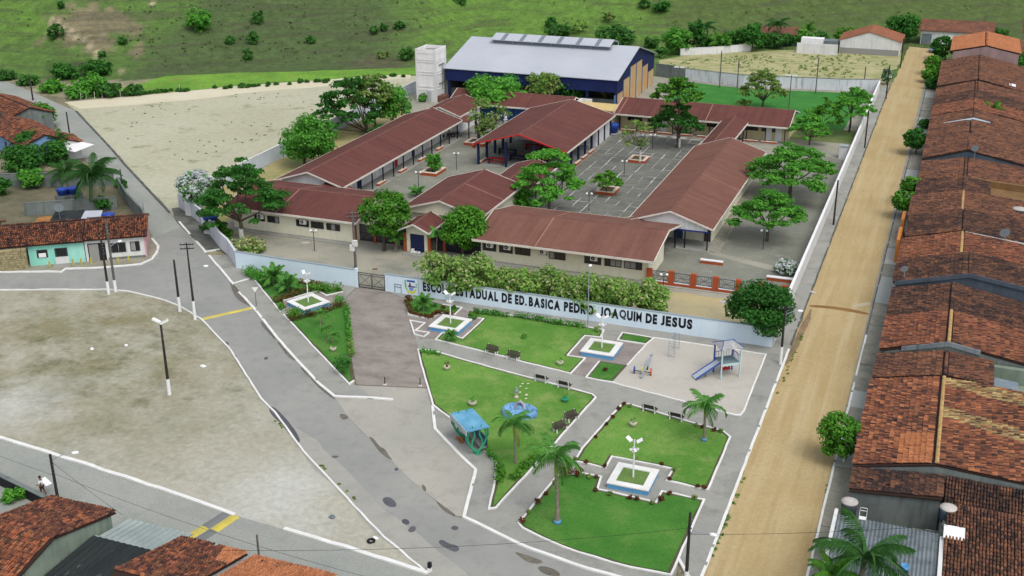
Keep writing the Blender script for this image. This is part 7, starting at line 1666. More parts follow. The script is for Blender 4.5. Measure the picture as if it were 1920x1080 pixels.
tpx((738, 240), (700, 150, 780, 228), 'bushy', 'dense green tree next to the water tower', 5, leaf=L_mid, group=sg)
tpx((898, 274), (852, 178, 962, 262), 'sparse', 'half bare tree with white trunk in front of the pavilion', 6, leaf=L_olive, lime=1.3, group=sg, trunk_r=.3)
tpx((930, 215), (868, 136, 990, 215), 'bushy', 'tall bushy tree between pavilion and sports hall, left one', 7, leaf=L_mid, group=sg)
tpx((1020, 205), (983, 132, 1052, 180), 'bushy', 'round grey green bushy tree before the sports hall, middle one', 8, leaf=L_olive, group=sg)
tpx((1070, 200), (1040, 142, 1102, 184), 'round', 'round dark bushy tree before the sports hall, right one', 9, leaf=L_dark, group=sg)
tpx((1270, 278), (1222, 140, 1312, 200), 'layer', 'upper bright canopy tree by the north block', 10, leaf=L_lime, group=sg)
tpx((1272, 276), (1220, 185, 1318, 258), 'layer', 'dark layered tree with white trunk before the north block', 11, leaf=L_dark, lime=1.5, group=sg, trunk_r=.25)
tpx((1200, 303), (1160, 222, 1232, 282), 'sparse', 'small thin tree with white trunk in a courtyard planter', 12, leaf=L_olive, lime=1.9, group=sg, z0=.3)
tpx((1137, 362), (1110, 318, 1168, 352), 'layer', 'low bright flat tree in a courtyard planter', 13, leaf=L_lime, group=sg, z0=.3)
tpx((1030, 405), (964, 266, 1091, 392), 'layer', 'tall dark layered tree at the courtyard corner behind the right front block', 14, lai=5.5, leaf=L_mid, group=sg, trunk_r=.22)
tpx((720, 470), (677, 355, 767, 442), 'round', 'dense round clipped tree left of the entrance porch', 15, leaf=L_ficus, group=sg, trunk_r=.22)
tpx((868, 478), (823, 384, 912, 466), 'round', 'dense round clipped tree right of the entrance porch', 16, leaf=L_ficus, group=sg, trunk_r=.2)
tpx((978, 402), (946, 346, 1012, 402), 'bushy', 'leafy bush tree at the right side of the entrance hall', 17, leaf=L_mid, group=sg)
tpx((1143, 196), (1118, 164, 1168, 196), 'sparse', 'small flowering tree at the corner of the sports hall', 18, leaf=L_olive, flower=(L_cream, .25), group=sg)
tpx((1430, 207), (1386, 128, 1474, 198), 'layer', 'airy dark tree on the green pitch edge', 19, leaf=L_olive, group=sg, lai=3.4)
tpx((1592, 248), (1556, 153, 1640, 225), 'layer', 'layered tree beside the white wall near the pitch', 20, leaf=L_mid, group=sg)
tpx((1530, 255), (1515, 182, 1580, 240), 'layer', 'bright layered tree on the grass beside the pitch', 21, leaf=L_lime, group=sg)
tpx((1518, 272), (1478, 205, 1556, 266), 'layer', 'dark layered tree at the east end of the north block', 22, leaf=L_mid, group=sg)
tpx((1480, 372), (1405, 262, 1562, 358), 'layer', 'wide flat spreading tree by the east wing, upper one', 23, leaf=L_mid, group=sg, trunk_r=.24)
tpx((1438, 452), (1372, 345, 1506, 440), 'layer', 'wide bright spreading tree by the east wing, nearest the yard lamp', 24, leaf=L_mid, group=sg, trunk_r=.2)
tpx((1430, 640), (1358, 512, 1502, 628), 'bushy', 'big dense dark tree inside the white wall corner', 25, leaf=L_dark, group=sg, lai=4.4, trunk_r=.25)
tpx((812, 322), (796, 284, 834, 320), 'bushy', 'small feathery shrub in the planter by the west wing', 26, leaf=L_mid, group=sg, z0=.3)
tpx((795, 190), (784, 180, 803, 200), 'round', 'small round bush at the foot of the water tower', 27, leaf=L_mid, group=sg)
tpx((1395, 205), (1380, 180, 1412, 205), 'sparse', 'thin bush on the pitch edge behind the north block', 28, leaf=L_olive, group=sg)
# flowering trees behind the lettered wall
fl = 'pale flowering trees behind the lettered wall'
for i, (b_, bx, lb) in enumerate((((822, 560), (790, 466, 862, 545), 'pale flowering tree nearest the crest end of the lettered wall'), ((880, 562), (838, 478, 925, 560), 'pale flowering tree over the first painted words'), ((918, 565), (895, 490, 952, 562), 'pale flowering tree third from the crest end'), ((985, 570), (945, 502, 1020, 562), 'pale flowering tree above the middle of the lettering'), ((1030, 575), (1003, 500, 1066, 566), 'pale flowering tree just left of the slim post'), ((1066, 582), (1040, 512, 1092, 572), 'pale flowering tree just right of the slim post'), ((948, 566), (922, 500, 976, 560), 'pale flowering tree above the short word'), ((1100, 590), (1062, 515, 1135, 588), 'pale flowering tree before the word pedro'), ((1162, 598), (1120, 518, 1200, 590), 'pale flowering tree above the last but one word'), ((1212, 600), (1180, 525, 1254, 596), 'pale flowering tree at the right end of the row'))):
    x, y = G(*b_); y = max(107.4, min(y, 109.8)); bx = (bx[0]-9, bx[1]-7, bx[2]+9, bx[3]+1); tpx(b_, bx, 'bushy', lb, 40+i, leaf=L_pale, flower=(L_cream, .13), group=fl, ground_=(x, y), lai=4.2)
tpx((362, 405), (334, 318, 405, 385), 'round', 'large mass of white blossom over the corner wall', 60, leaf=L_mid, flower=(L_white, .72), cat='flowering bush', name='flowering_bush')
tpx((1477, 512), (1456, 486, 1499, 518), 'round', 'small white blossom bush against the white wall', 61, leaf=L_dark, flower=(L_white, .75), cat='flowering bush', name='flowering_bush')
tpx((1662, 158), (1655, 128, 1674, 154), 'round', 'small white flecked bush by the far pavement pole', 62, leaf=L_dark, flower=(L_white, .4), cat='flowering bush', name='flowering_bush')
tpx((465, 470), (430, 448, 497, 474), 'bushy', 'low yellowish flowering bush under the big forecourt tree', 63, leaf=L_pale, flower=(L_cream, .45), cat='flowering bush', name='flowering_bush')
tpx((397, 438), (372, 408, 424, 442), 'bushy', 'dark bush hanging over the gap in the streaked wall', 64, leaf=L_dark, cat='bush', name='bush')
tpx((420, 448), (408, 424, 436, 454), 'bushy', 'bright green bush behind the streaked wall', 65, leaf=L_lime, cat='bush', name='bush')
# street trees
st = 'clipped street trees along the tiled houses'
for i, (b_, bx, lb, lf, lm) in enumerate((((1582, 868), (1533, 772, 1613, 858), 'nearest bright clipped street tree with white trunk', L_ficus, 1.0), ((1696, 410), (1674, 357, 1722, 396), 'clipped street tree, nearer one of the touching pair', L_ficus, 0), ((1708, 385), (1690, 330, 1730, 364), 'clipped street tree, farther one of the touching pair', L_ficus, 0), ((1717, 290), (1694, 240, 1740, 278), 'dark round street tree halfway up the dirt street', L_dark, 0), ((1735, 242), (1727, 223, 1748, 240), 'small dark street bush beside the far tile houses', L_dark, 0), ((1752, 155), (1730, 128, 1765, 150), 'bright clipped street tree near the far end, nearer one', L_ficus, 0), ((1752, 140), (1733, 104, 1768, 132), 'bright clipped street tree near the far end, farther one', L_ficus, 0), ((1772, 112), (1748, 68, 1792, 106), 'tall dark street tree beside the parked car', L_dark, 0), ((1745, 168), (1738, 152, 1766, 178), 'low dark bush under the far clipped trees', L_dark, 0))):
    x, y = G(*b_); tpx(b_, bx, 'round', lb, 70+i, leaf=lf, group=st, lime=lm, ground_=(max(x, -4.7), y))
# hillside shrubs and trees
hl = 'scattered trees on the pasture hill'
for i, (b_, bx, kd, lf, lb) in enumerate((((372, 56), (343, 14, 402, 60), 'bushy', L_mid, 'largest lone bushy tree on the left hillside'), ((103, 72), (88, 44, 117, 74), 'round', L_dark, 'dark round tree above the eroded hill patch'), ((480, 45), (466, 22, 497, 50), 'bushy', L_hill, 'hill tree right of the largest lone tree'), ((473, 82), (460, 56, 486, 86), 'bushy', L_hill, 'hill shrub below the second lone tree'), ((460, 112), (448, 92, 474, 116), 'bushy', L_hill, 'hill shrub lowest of the left cluster'), ((430, 85), (418, 66, 440, 84), 'bushy', L_hill, 'faint hill shrub left of the cluster'), ((580, 84), (570, 68, 592, 84), 'bushy', L_hill, 'small lone shrub in the middle of the dark slope'), ((699, 66), (690, 46, 710, 62), 'bushy', L_hill, 'first of three small trees above the water tower'), ((719, 60), (711, 43, 727, 58), 'bushy', L_hill, 'second of three small trees above the water tower'), ((747, 58), (736, 38, 760, 56), 'bushy', L_hill, 'third of three small trees above the water tower'), ((1035, 55), (1022, 29, 1048, 52), 'bushy', L_dark, 'dark small tree on the bright slope behind the hall roof'), ((1065, 66), (1020, 50, 1078, 74), 'bushy', L_hill, 'low bushes behind the sports hall ridge'), ((1090, 60), (1068, 32, 1106, 60), 'sparse', L_pale, 'pale thin shrub on the bright slope'), ((1140, 45), (1128, 22, 1156, 40), 'sparse', L_olive, 'bare grey shrub on the bright slope'), ((1242, 26), (1224, 0, 1262, 24), 'bushy', L_dark, 'dark bushy tree at the top edge right of centre'), ((1212, 18), (1196, -4, 1222, 14), 'bushy', L_hill, 'hill shrub at the top edge left of the dark tree'), ((227, 86), (216, 70, 238, 86), 'bushy', L_hill, 'small shrub at the edge of the eroded patch'), ((110, 18), (103, 2, 120, 18), 'bushy', L_hill, 'small shrub at the top left of the hill'), ((755, 115), (745, 88, 778, 118), 'bushy', L_hill, 'shrub on the slope just left of the water tower'), ((712, 110), (700, 95, 730, 112), 'sparse', L_olive, 'dry shrub on the slope above the meadow'), ((870, 8), (840, -8, 880, 8), 'bushy', L_hill, 'shrub clump at the top edge centre'), ((1160, 80), (1110, 62, 1200, 92), 'bushy', L_hill, 'olive thicket behind the hall gable'), ((190, 108), (180, 98, 196, 112), 'bushy', L_hill, 'small bush at the foot of the bare path'))):
    tpx(b_, bx, kd, lb, 100+i, hill=True, leaf=lf, group=hl, cat='tree' if (bx[2]-bx[0]) > 25 else 'shrub', name='hill_tree' if (bx[2]-bx[0]) > 25 else 'hill_shrub', lai=3.0)
bl = 'bushes at the foot of the left hill'
for i, (b_, bx, lf, lb) in enumerate((((165, 178), (128, 140, 212, 182), L_mid, 'big bright bush at the field corner below the hill'), ((140, 184), (118, 160, 165, 186), L_mid, 'bush left of the big bright field corner bush'), ((205, 182), (180, 150, 228, 184), L_hill, 'bush right of the big bright field corner bush'), ((95, 172), (70, 150, 122, 176), L_mid, 'bush beside the side road bend'), ((50, 160), (28, 140, 72, 162), L_hill, 'bush at the left edge above the road bend'), ((10, 150), (-14, 130, 30, 150), L_hill, 'bush at the extreme left edge above the road'), ((120, 148), (92, 118, 150, 150), L_dark, 'dark thicket in the hollow at the hill foot, left'), ((180, 140), (150, 114, 208, 146), L_dark, 'dark thicket in the hollow at the hill foot, right'), ((245, 178), (225, 158, 268, 178), L_hill, 'bush at the near end of the bright meadow'))):
    tpx(b_, bx, 'bushy', lb, 130+i, leaf=lf, group=bl, cat='bush', name='bush', hill=i in (4, 5, 6, 7), lai=3.4)
rr = random.Random(12); _u = ['', 'first', 'second', 'third', 'fourth', 'fifth', 'sixth', 'seventh', 'eighth', 'ninth', 'tenth', 'eleventh', 'twelfth', 'thirteenth', 'fourteenth', 'fifteenth', 'sixteenth', 'seventeenth', 'eighteenth', 'nineteenth']; ORD = _u[1:]+['twentieth']+['twenty '+w for w in _u[1:10]]+['thirtieth']+['thirty '+w for w in _u[1:10]]+['fortieth']+['forty '+w for w in _u[1:10]]; US = sorted(rr.random() for _ in range(46))
for i in range(46):
    u = US[i]; px = 262+500*u; py = 176-33*u+rr.uniform(-2, 2); s = rr.uniform(1.8, 5.2)
    tpx((px, py), (px-s*rr.uniform(.7, 1.6), py-s*rr.uniform(.7, 1.5), px+s*rr.uniform(.7, 1.6), py+1), rr.choice(('bushy', 'sparse', 'sparse')), 'small weedy bush along the meadow track, '+ORD[i]+' from the left', 160+i, leaf=L_hill, group='weedy bushes along the meadow edge', cat='bush', name='bush')
gv = 'grove beyond the ridged field'
for i, (b_, bx, kd, lf, lb) in enumerate((((1262, 102), (1236, 50, 1302, 98), 'bushy', L_mid, 'bushy grove tree nearest the sports hall'), ((1300, 98), (1282, 36, 1330, 92), 'bushy', L_dark, 'dark grove tree, tallest of the left part'), ((1345, 98), (1338, 60, 1372, 94), 'bushy', L_mid, 'grove tree left of the big palm'), ((1410, 96), (1388, 42, 1440, 88), 'bushy', L_dark, 'dark grove tree right of the palms'), ((1450, 90), (1428, 60, 1480, 86), 'bushy', L_hill, 'grove tree behind the little blue shed'), ((1500, 84), (1480, 56, 1530, 82), 'bushy', L_mid, 'grove tree behind the white yard wall'), ((1590, 82), (1565, 52, 1620, 78), 'bushy', L_lime, 'bright bush behind the far gabled house'), ((1690, 78), (1660, 24, 1732, 72), 'bushy', L_dark, 'big dark tree between the far houses'), ((1275, 96), (1256, 58, 1296, 90), 'bushy', L_dark, 'dark bush between the first two grove trees'), ((1330, 92), (1312, 62, 1352, 90), 'bushy', L_dark, 'dark grove tree under the left palm'), ((1380, 92), (1360, 50, 1404, 88), 'bushy', L_hill, 'grove tree between the palms'), ((1430, 90), (1412, 66, 1448, 88), 'bushy', L_dark, 'dark low grove tree left of the shed'), ((1478, 86), (1462, 62, 1498, 84), 'bushy', L_dark, 'dark grove tree right of the shed'), ((1540, 78), (1522, 60, 1560, 78), 'bushy', L_hill, 'grove bush behind the white tank block'), ((1235, 90), (1205, 70, 1240, 96), 'bushy', L_hill, 'olive bush right behind the hall gable'), ((1240, 108), (1228, 84, 1256, 108), 'bushy', L_hill, 'low grove bush at the field corner'), ((1880, 130), (1868, 95, 1930, 135), 'bushy', L_dark, 'dark tree right of the orange roofed house'), ((1870, 75), (1840, 55, 1895, 75), 'bushy', L_hill, 'bush behind the orange roofed house'))):
    tpx(b_, bx, kd, lb, 200+i, leaf=lf, group=gv, name='grove_tree', lai=3.4)
lt = 'garden trees left of the side road'
for i, (b_, bx, lf, lb) in enumerate((((70, 238), (28, 196, 108, 228), L_lime, 'mango tree with bright crown between red roofs'), ((50, 300), (15, 238, 82, 306), L_dark, 'dark tree at the left edge above the grey wall'), ((40, 320), (-10, 268, 80, 320), L_dark, 'broad leafy tree at the left edge above the grey wall'), ((98, 308), (74, 262, 132, 318), L_dark, 'dense dark tree behind the coconut palms'), ((56, 352), (28, 314, 84, 350), L_mid, 'green bush in the yard before the grey wall'), ((8, 365), (-22, 330, 22, 366), L_dark, 'dark bush at the left edge of the yard'), ((185, 395), (170, 368, 215, 392), L_dark, 'small dark bush behind the corner house tank'), ((222, 352), (206, 338, 238, 360), L_dark, 'leafy bush at the yard wall corner by the slim pole'), ((105, 345), (88, 326, 122, 348), L_mid, 'bush in the yard left of the blue tank pair'), ((232, 425), (215, 408, 250, 428), L_dark, 'low bush behind the corner house side wall'), ((12, 935), (-10, 925, 45, 962), L_mid, 'green weeds bush behind the dark low wall'))):
    tpx(b_, bx, 'bushy', lb, 230+i, leaf=lf, group=lt, name='garden_tree', lai=3.6)

L_tuss = leafm('tussock_leaf', S(58, 84, 36, K), S(86, 108, 52, K), S(70, 82, 46, K))
# ------------------------------------------------------------------ palms
def frond_mesh(L, droop, rise, nl, wl, rng, mat_, dihedral=.5, lw=.045):
    """one pinnate frond: rachis along +x with leaflets hanging on both sides"""
    V = []; pts = []
    for i in range(nl+1):
        u = i/nl; a = rise-u*(rise+droop); 
        pts.append((0, 0, 0) if i == 0 else (pts[-1][0]+L/nl*math.cos(a), 0, pts[-1][2]+L/nl*math.sin(a)))
    pts = np.array(pts)
    for i in range(nl):
        u = i/nl; p, q = pts[i], pts[i+1]; w = .03*(1-u)+.008
        V.append([p+[0, -w, 0], p+[0, w, 0], q+[0, w*.9, 0], q+[0, -w*.9, 0]])
        if u < .08: continue
        ll = wl*(math.sin(math.pi*min(1, .12+u*.9))**.7)*rng.uniform(.85, 1.1)
        for k in range(2):
          for s in (-1, 1):
            p = pts[i]+(pts[i+1]-pts[i])*(k*.5)
            dx = .45+.4*u+rng.uniform(-.12, .12); dz = -dihedral-rng.uniform(0, .45); d = np.array([dx, s*1., dz]); d /= np.linalg.norm(d); t_ = p+d*ll+np.array([0, 0, -ll*.18]); m = p+d*ll*.5
            n = np.array([1., 0, .3])*lw*rng.uniform(.8, 1.3)
            V.append([p-n*.5, p+n*.5, m+n, m-n]); V.append([m-n, m+n, t_+n*.15, t_-n*.15])
    return mesh_quads('frond', np.array(V), mat_)
FR = {}
def fronds(key, **kw):
    if key not in FR:
        rng = np.random.default_rng(len(FR)+5); FR[key] = [frond_mesh(rng=rng, **{**kw, 'droop': kw['droop']*s, 'rise': kw['rise']*r}) for s, r in ((.8, 1.1), (1., 1.), (1.2, .8))]
    return FR[key]
def palm(x, y, z0, h, L, n, label, seed, key='royal', shaft=True, blue=False, tr=.19, group='palms of the square', lean=(0, 0), up=.75, cat='palm', dry=0, name='palm_tree', tm=None):
    rng = random.Random(seed); t = thing(name, (x, y, z0), label, cat, group)
    fm = fronds(key, **{'royal': dict(L=1., droop=1.45, rise=.85, nl=30, wl=.24, mat_=L_palm, lw=.010), 'coco': dict(L=1., droop=1.15, rise=.7, nl=34, wl=.24, mat_=L_coco, lw=.0065, dihedral=.85), 'fan': dict(L=1., droop=.7, rise=.95, nl=14, wl=.3, mat_=L_palm, lw=.04), 'bright': dict(L=1., droop=.8, rise=.9, nl=30, wl=.27, mat_=L_lime, lw=.013)}[key])
    top = Vector((lean[0], lean[1], h))
    if h > .6:
        hs = h*.76 if shaft else h
        b = MB(); N = 7; b.tube([(lean[0]*(i/N)**1.5*hs/h, lean[1]*(i/N)**1.5*hs/h, (.24 if blue else -.05)+(hs-(.24 if blue else 0))*i/N) for i in range(N+1)], [tr*(1.45 if i == 0 else 1.1 if i == 1 else 1.0-.25*i/N) for i in range(N+1)], 9, False); b.build('trunk', tm or mat_palmtrunk, t, fix=False)
        if shaft: MB().tube([(lean[0]*.66, lean[1]*.66, hs-.02), (lean[0]*.8, lean[1]*.8, hs+(h-hs)*.5), top], [tr*.8, tr*.85, tr*.4], 8).build('crown_shaft', M_shaft, t)
        if blue: MB().lathe([(tr*1.75, 0), (tr*1.7, .22), (tr*1.45, .26)], n=12).build('painted_ring', M_lblue, t)
    for i in range(n):
        a = i*2.399+rng.uniform(-.3, .3); el = up*(1-1.5*(i/n))+rng.uniform(-.12, .12); s = L*rng.uniform(.85, 1.08)
        o = link('frond', fm[min(2, int(3*i/n))], t, tuple(top), (rng.uniform(-.25, .25), -el*.7, a), s)
        if dry and i >= n-dry:
            o.data = o.data.copy(); o.data.materials.clear(); o.data.materials.append(L_palmdry)
    return t
mat_palmtrunk = mat('palm_trunk', S(150, 142, 124, K), S(118, 110, 96, K), 1.5, famt=.15, fine=4, obj=True, stretch=(1, 1, 4))
M_shaft = mat('crown_shaft_green', S(150, 170, 50, K), S(112, 142, 52, K), 1.2, obj=True)
def palm_px(base, crown, label, seed, z0=0., frond_px=None, ground_=None, **kw):
    x, y = ground_ or G(*base, z0); h = z_at(x, y, crown[1])-z0; w = np.array([x, y, z0+h-HC]) @ CF; k = FPX/w
    lat = (crown[0]-P(x, y, z0+h)[0])/k
    return palm(x, y, z0, h, (frond_px or 60)/k, kw.pop('n', 14), label, seed, lean=(lat*CR[0], lat*CR[1]), **kw)
palm_px((1045, 980), (1042, 862), 'big royal palm with blue ring on the nearest lawn', 1, .15, 76, blue=True, tr=.17, n=12, up=1.0)
palm_px((1320, 826), (1322, 764), 'royal palm with blue ring at the corner of the nearest right lawn', 2, .15, 56, blue=True, tr=.13, n=12, up=1.0)
palm_px((966, 868), (964, 797), 'slender palm beside the oval garden pool', 3, .15, 54, tr=.11, n=12, dry=3, up=1.0)
palm_px((1640, 1085), (1622, 1046), 'large palm at the bottom edge over the corrugated roof', 4, 0, 118, key='coco', shaft=False, n=15, group='palms among the houses', ground_=(-1.6, 63.2), up=.9)
palm_px((1585, 1100), (1560, 1075), 'yellowish palm clump at the bottom edge of the street', 5, 0, 62, key='bright', shaft=False, n=11, group='palms among the houses', ground_=(-4.2, 62.2), up=1.0)
palm_px((172, 392), (173, 330), 'coconut palm behind the corner houses, largest one', 6, 0, 66, key='coco', shaft=False, n=19, group='coconut palms left of the side road', up=1.1)
palm_px((122, 350), (122, 322), 'coconut palm left of the largest one', 7, 0, 42, key='coco', shaft=False, n=13, group='coconut palms left of the side road', up=1.1)
palm_px((108, 300), (108, 268), 'coconut palm behind the dark garden tree', 8, 0, 40, key='coco', shaft=False, n=12, group='coconut palms left of the side road', up=1.1)
palm_px((1318, 96), (1318, 52), 'tall palm in the grove, left one', 9, 0, 34, key='coco', shaft=False, n=13, group='palms of the grove')
palm_px((1352, 98), (1350, 78), 'young palm with yellow fronds at the grove edge', 10, 0, 28, key='bright', shaft=False, n=10, group='palms of the grove', up=1.1)
palm_px((1458, 86), (1457, 46), 'tall palm in the grove, right one', 11, 0, 30, key='coco', shaft=False, n=13, group='palms of the grove')
palm_px((1515, 80), (1515, 56), 'banana like palm behind the white yard wall', 12, 0, 22, key='bright', shaft=False, n=9, group='palms of the grove', up=1.2)
palm_px((1862, 215), (1858, 208), 'leafy palm growing between far tiled roofs', 13, 0, 28, key='bright', shaft=False, n=10, group='palms among the houses', ground_=(5.6, 203.), up=1.1)
palm_px((742, 470), (745, 448), 'small palm left of the entrance porch', 14, 0, 28, key='fan', shaft=False, n=12, group='small palms by the porch')
palm_px((818, 478), (820, 440), 'tall thin palm right of the entrance porch', 15, 0, 24, key='fan', shaft=False, n=10, tr=.07, group='small palms by the porch')
palm_px((782, 368), (782, 360), 'low bushy palm behind the entrance hall roof', 16, 0, 22, key='fan', shaft=False, n=10, group='small palms by the porch')
gp = 'bushy palms in the garden beds'
for i, (b_, c_, f_, lb) in enumerate((((513, 534), (513, 520), 32, 'bushy palm in the corner garden, upper left one'), ((540, 546), (540, 534), 28, 'bushy palm in the corner garden, lower right one'), ((794, 582), (794, 568), 24, 'bushy palm in the bed beside the crest'), ((845, 640), (845, 630), 17, 'little bushy palm at the near corner of the wall lawn'))):
    palm_px(b_, c_, lb, 20+i, .15, f_, key='fan', shaft=False, n=18, group=gp, tr=.08, up=1.2)
for i, (b_, c_, f_, lb) in enumerate((((601, 612), (601, 586), 20, 'slim young palm on the driveway lawn, upper one'), ((612, 640), (612, 615), 20, 'slim young palm on the driveway lawn, middle one'), ((623, 646), (625, 628), 20, 'slim young palm on the driveway lawn, in the pale pot'))):
    palm_px(b_, c_, lb, 30+i, .15, f_, key='royal', shaft=True, n=10, group='young palms on the driveway lawn', tr=.05)
# pots
def pot(px, py, label, plant, r=.32, m=None):
    x, y = G(px, py, .15); t = thing('plant_pot', (x, y, .15), label, 'plant pot', 'bowl pots on the lawns')
    MB().lathe([(r*.5, 0), (r*.85, .12), (r, .3), (r*1.04, .38), (r*.9, .38), (r*.84, .32)], n=14).build('bowl', m or M_pot, t); MB().lathe([(r*.84, .3), (.01, .31)], n=12).build('soil', M_bed, t)
    rng = np.random.default_rng(int(px)); V = leaves(rng, [(0, 0, .62, r*.9, r*.9, .32), (.12, .05, .75, r*.5, r*.5, .25)], .12, 2.2); link('plant', mesh_quads('plant', V, plant), t)
pot(625, 658, 'pale bowl pot holding the slim young palm', L_mid); pot(838, 693, 'bowl pot with red flower at the top of the fountain lawn', L_red); pot(886, 760, 'pale bowl pot with leafy plant behind the bus shelter', L_mid, .36); pot(1050, 684, 'bowl pot at the right end of the wall lawn', L_mid); pot(1060, 753, 'green bowl pot on the fountain lawn', L_mid, .34, M_green); pot(1187, 799, 'bowl pot in the middle of the nearest right lawn', L_mid)
# hedges and shrubs
def hedge(pts, w, h, leaf, label, seed, group='clipped hedges of the square', z=.13):
    W_ = GP(pts, z); rng = np.random.default_rng(seed); blobs = []; c0 = W_[0]
    for (ax, ay), (bx_, by_) in zip(W_[:-1], W_[1:]):
        L = math.hypot(bx_-ax, by_-ay); n = max(1, int(L/(w*.45)))
        for i in range(n+1): u = i/n; blobs.append((ax+(bx_-ax)*u-c0[0], ay+(by_-ay)*u-c0[1], h*.5+rng.uniform(-.04, .06)*h, w*.5*rng.uniform(.9, 1.12), w*.5*rng.uniform(.9, 1.12), h*.55))
    t = thing('hedge', (c0[0], c0[1], z), label, 'hedge', group); link('foliage', mesh_quads('foliage', leaves(rng, blobs, .17, 2.6), leaf), t)
    b = MB()
    for q in blobs[::2]: b.tube([(q[0], q[1], -.03), (q[0], q[1], h*.5)], .025, 4)
    o = b.build('stems', M_bark, t); o['kind'] = 'stuff'
def shrub(px, py, wpx, leaf, label, group=None, hr=.85, z=.13, lai=3.6):
    x, y = G(px, py, z); w = np.array([x, y, -HC]) @ CF; R = wpx/2*w/FPX; rng = np.random.default_rng(int(px*7+py)); h = R*2*hr
    t = thing('shrub', (x, y, z), label, 'shrub', group); V = leaves(rng, [(0, 0, h*.5, R*.85, R*.85, h*.48)]+[(R*.5*math.cos(a), R*.5*math.sin(a), h*.55, R*.5, R*.5, h*.36) for a in (0, 1.3, 2.5, 3.8, 5)], .15 if wpx < 40 else .2, lai*.6)
    link('foliage', mesh_quads('foliage', V, leaf), t); MB().tube([(0, 0, -.02), (0, 0, h*.4)], .03, 5).build('stem', M_bark, t)
hedge([(517, 568), (545, 558), (578, 547)], .8, .8, L_hedgered, 'dark clipped hedge along the upper planter path of the corner garden', 1)
hedge([(586, 545), (610, 546), (632, 546)], 1.5, 1.1, L_lime, 'bright topped wide hedge at the driveway end of the corner garden', 2)
hedge([(562, 531), (582, 534), (602, 537)], .7, .6, L_hedgered, 'low reddish hedge along the plain blue wall', 3)
hedge([(468, 514), (482, 522), (494, 528)], 1.9, 1.0, L_mid, 'big green hedge mass at the west tip of the corner garden', 4)
hedge([(548, 602), (580, 594), (610, 586), (638, 576)], .9, .8, L_hedgered, 'reddish brown hedge below the corner garden planter', 5)
hedge([(650, 580), (653, 612), (656, 640)], .7, .7, L_hedge, 'narrow hedge along the driveway, upper part', 6); hedge([(657, 648), (660, 668)], .7, .7, L_pale, 'narrow yellowish hedge along the driveway, lower part', 7)
shrub(644, 700, 40, L_dark, 'big dark round shrub at the driveway mouth', None, 1.0); shrub(637, 572, 26, L_mid, 'round clipped shrub at the planter path entrance'); shrub(528, 582, 20, L_lime, 'small bright round shrub on the pavement corner'); shrub(553, 596, 36, L_lime, 'bright lime mounded shrub below the planter', None, .6)
hedge([(763, 565), (769, 588)], .7, .6, L_hedgered, 'reddish hedge along the driveway side of the crest bed', 8); hedge([(774, 590), (806, 597), (822, 587), (848, 590)], .6, .45, L_red, 'red edged low hedge before the planter by the crest', 9)
shrub(766, 566, 18, L_red, 'dark red shrub at the driveway corner of the crest bed'); shrub(815, 576, 11, L_dark, 'small dark ball shrub right of the crest palm'); shrub(831, 579, 9, L_red, 'small reddish ball shrub, third along the crest bed'); shrub(852, 580, 11, L_dark, 'small dark ball shrub at the end of the crest bed')
shrub(893, 590, 18, L_dark, 'dark ball shrub at the start of the wall lawn'); shrub(886, 598, 22, L_lime, 'bright low shrub beside the dark ball shrub', None, .6)
hedge([(905, 589), (930, 592), (950, 595)], .8, .65, L_hedge, 'leafy hedge below the word estadual', 10); hedge([(966, 595), (1010, 602), (1050, 609), (1092, 615)], .75, .7, L_hedge, 'long loose hedge along the lettered wall', 11); shrub(1120, 622, 14, L_pale, 'small pale shrub by the slim post')
hedge([(793, 661), (806, 664)], .9, .7, L_mid, 'leafy shrubs at the driveway tip of the fountain lawn', 12); hedge([(812, 664), (824, 667)], .6, .5, L_mid, 'small leafy row at the top left of the fountain lawn', 13)
hedge([(910, 845), (932, 868)], .6, .5, L_hedge, 'low hedge along the kerb behind the bus shelter', 14); hedge([(936, 878), (938, 895), (936, 905)], 1.0, .9, L_lime, 'bright hedge clump near the lawn tip', 15); hedge([(965, 900), (985, 878), (1005, 858)], .9, .7, L_lime, 'ground cover hedge along the slanted path', 16)
rs = 'red leaved shrubs edging the lawns'
NEARLB = [', first right of the large red cluster', ', second right of the large red cluster', ', lower left corner of the court', ', second below the planter court', ', left of the touching pair', ', right of the touching pair', ', inner corner right of the planter', ', short kerb right of planter', ', kerb right of planter, next to last', ', last at the street end', ', right inner corner of the court', ', upper right corner of the planter court', ', below the upper right court corner', ', left of the corner pair by the street', ', right of the corner pair by the street', ', behind the lamp post', ', left inner corner of the court', ', left of the planter court', ', under the big palm fronds', ', middle of the slanted path side', ', third from the left tip', ', second from the left tip', ', at the left tip', ', fourth from the left tip', ', fifth from the left tip', ', slanted path near the upper corner', ', at the upper left corner', ', right beside the upper left corner', ', second down the slanted path side', ', third down the slanted path side', ', left of the palm', ', close left of the palm', ', right of the palm', ', far right of the palm']
R_ = [(1061, 892, 34, 'large red leaved shrub cluster at the top of the nearest lawn'), (1084, 893, 24, 'olive red shrub right of the large cluster')]
for x_, y_, w_, lb in R_: shrub(x_, y_, w_, L_red, lb, rs)
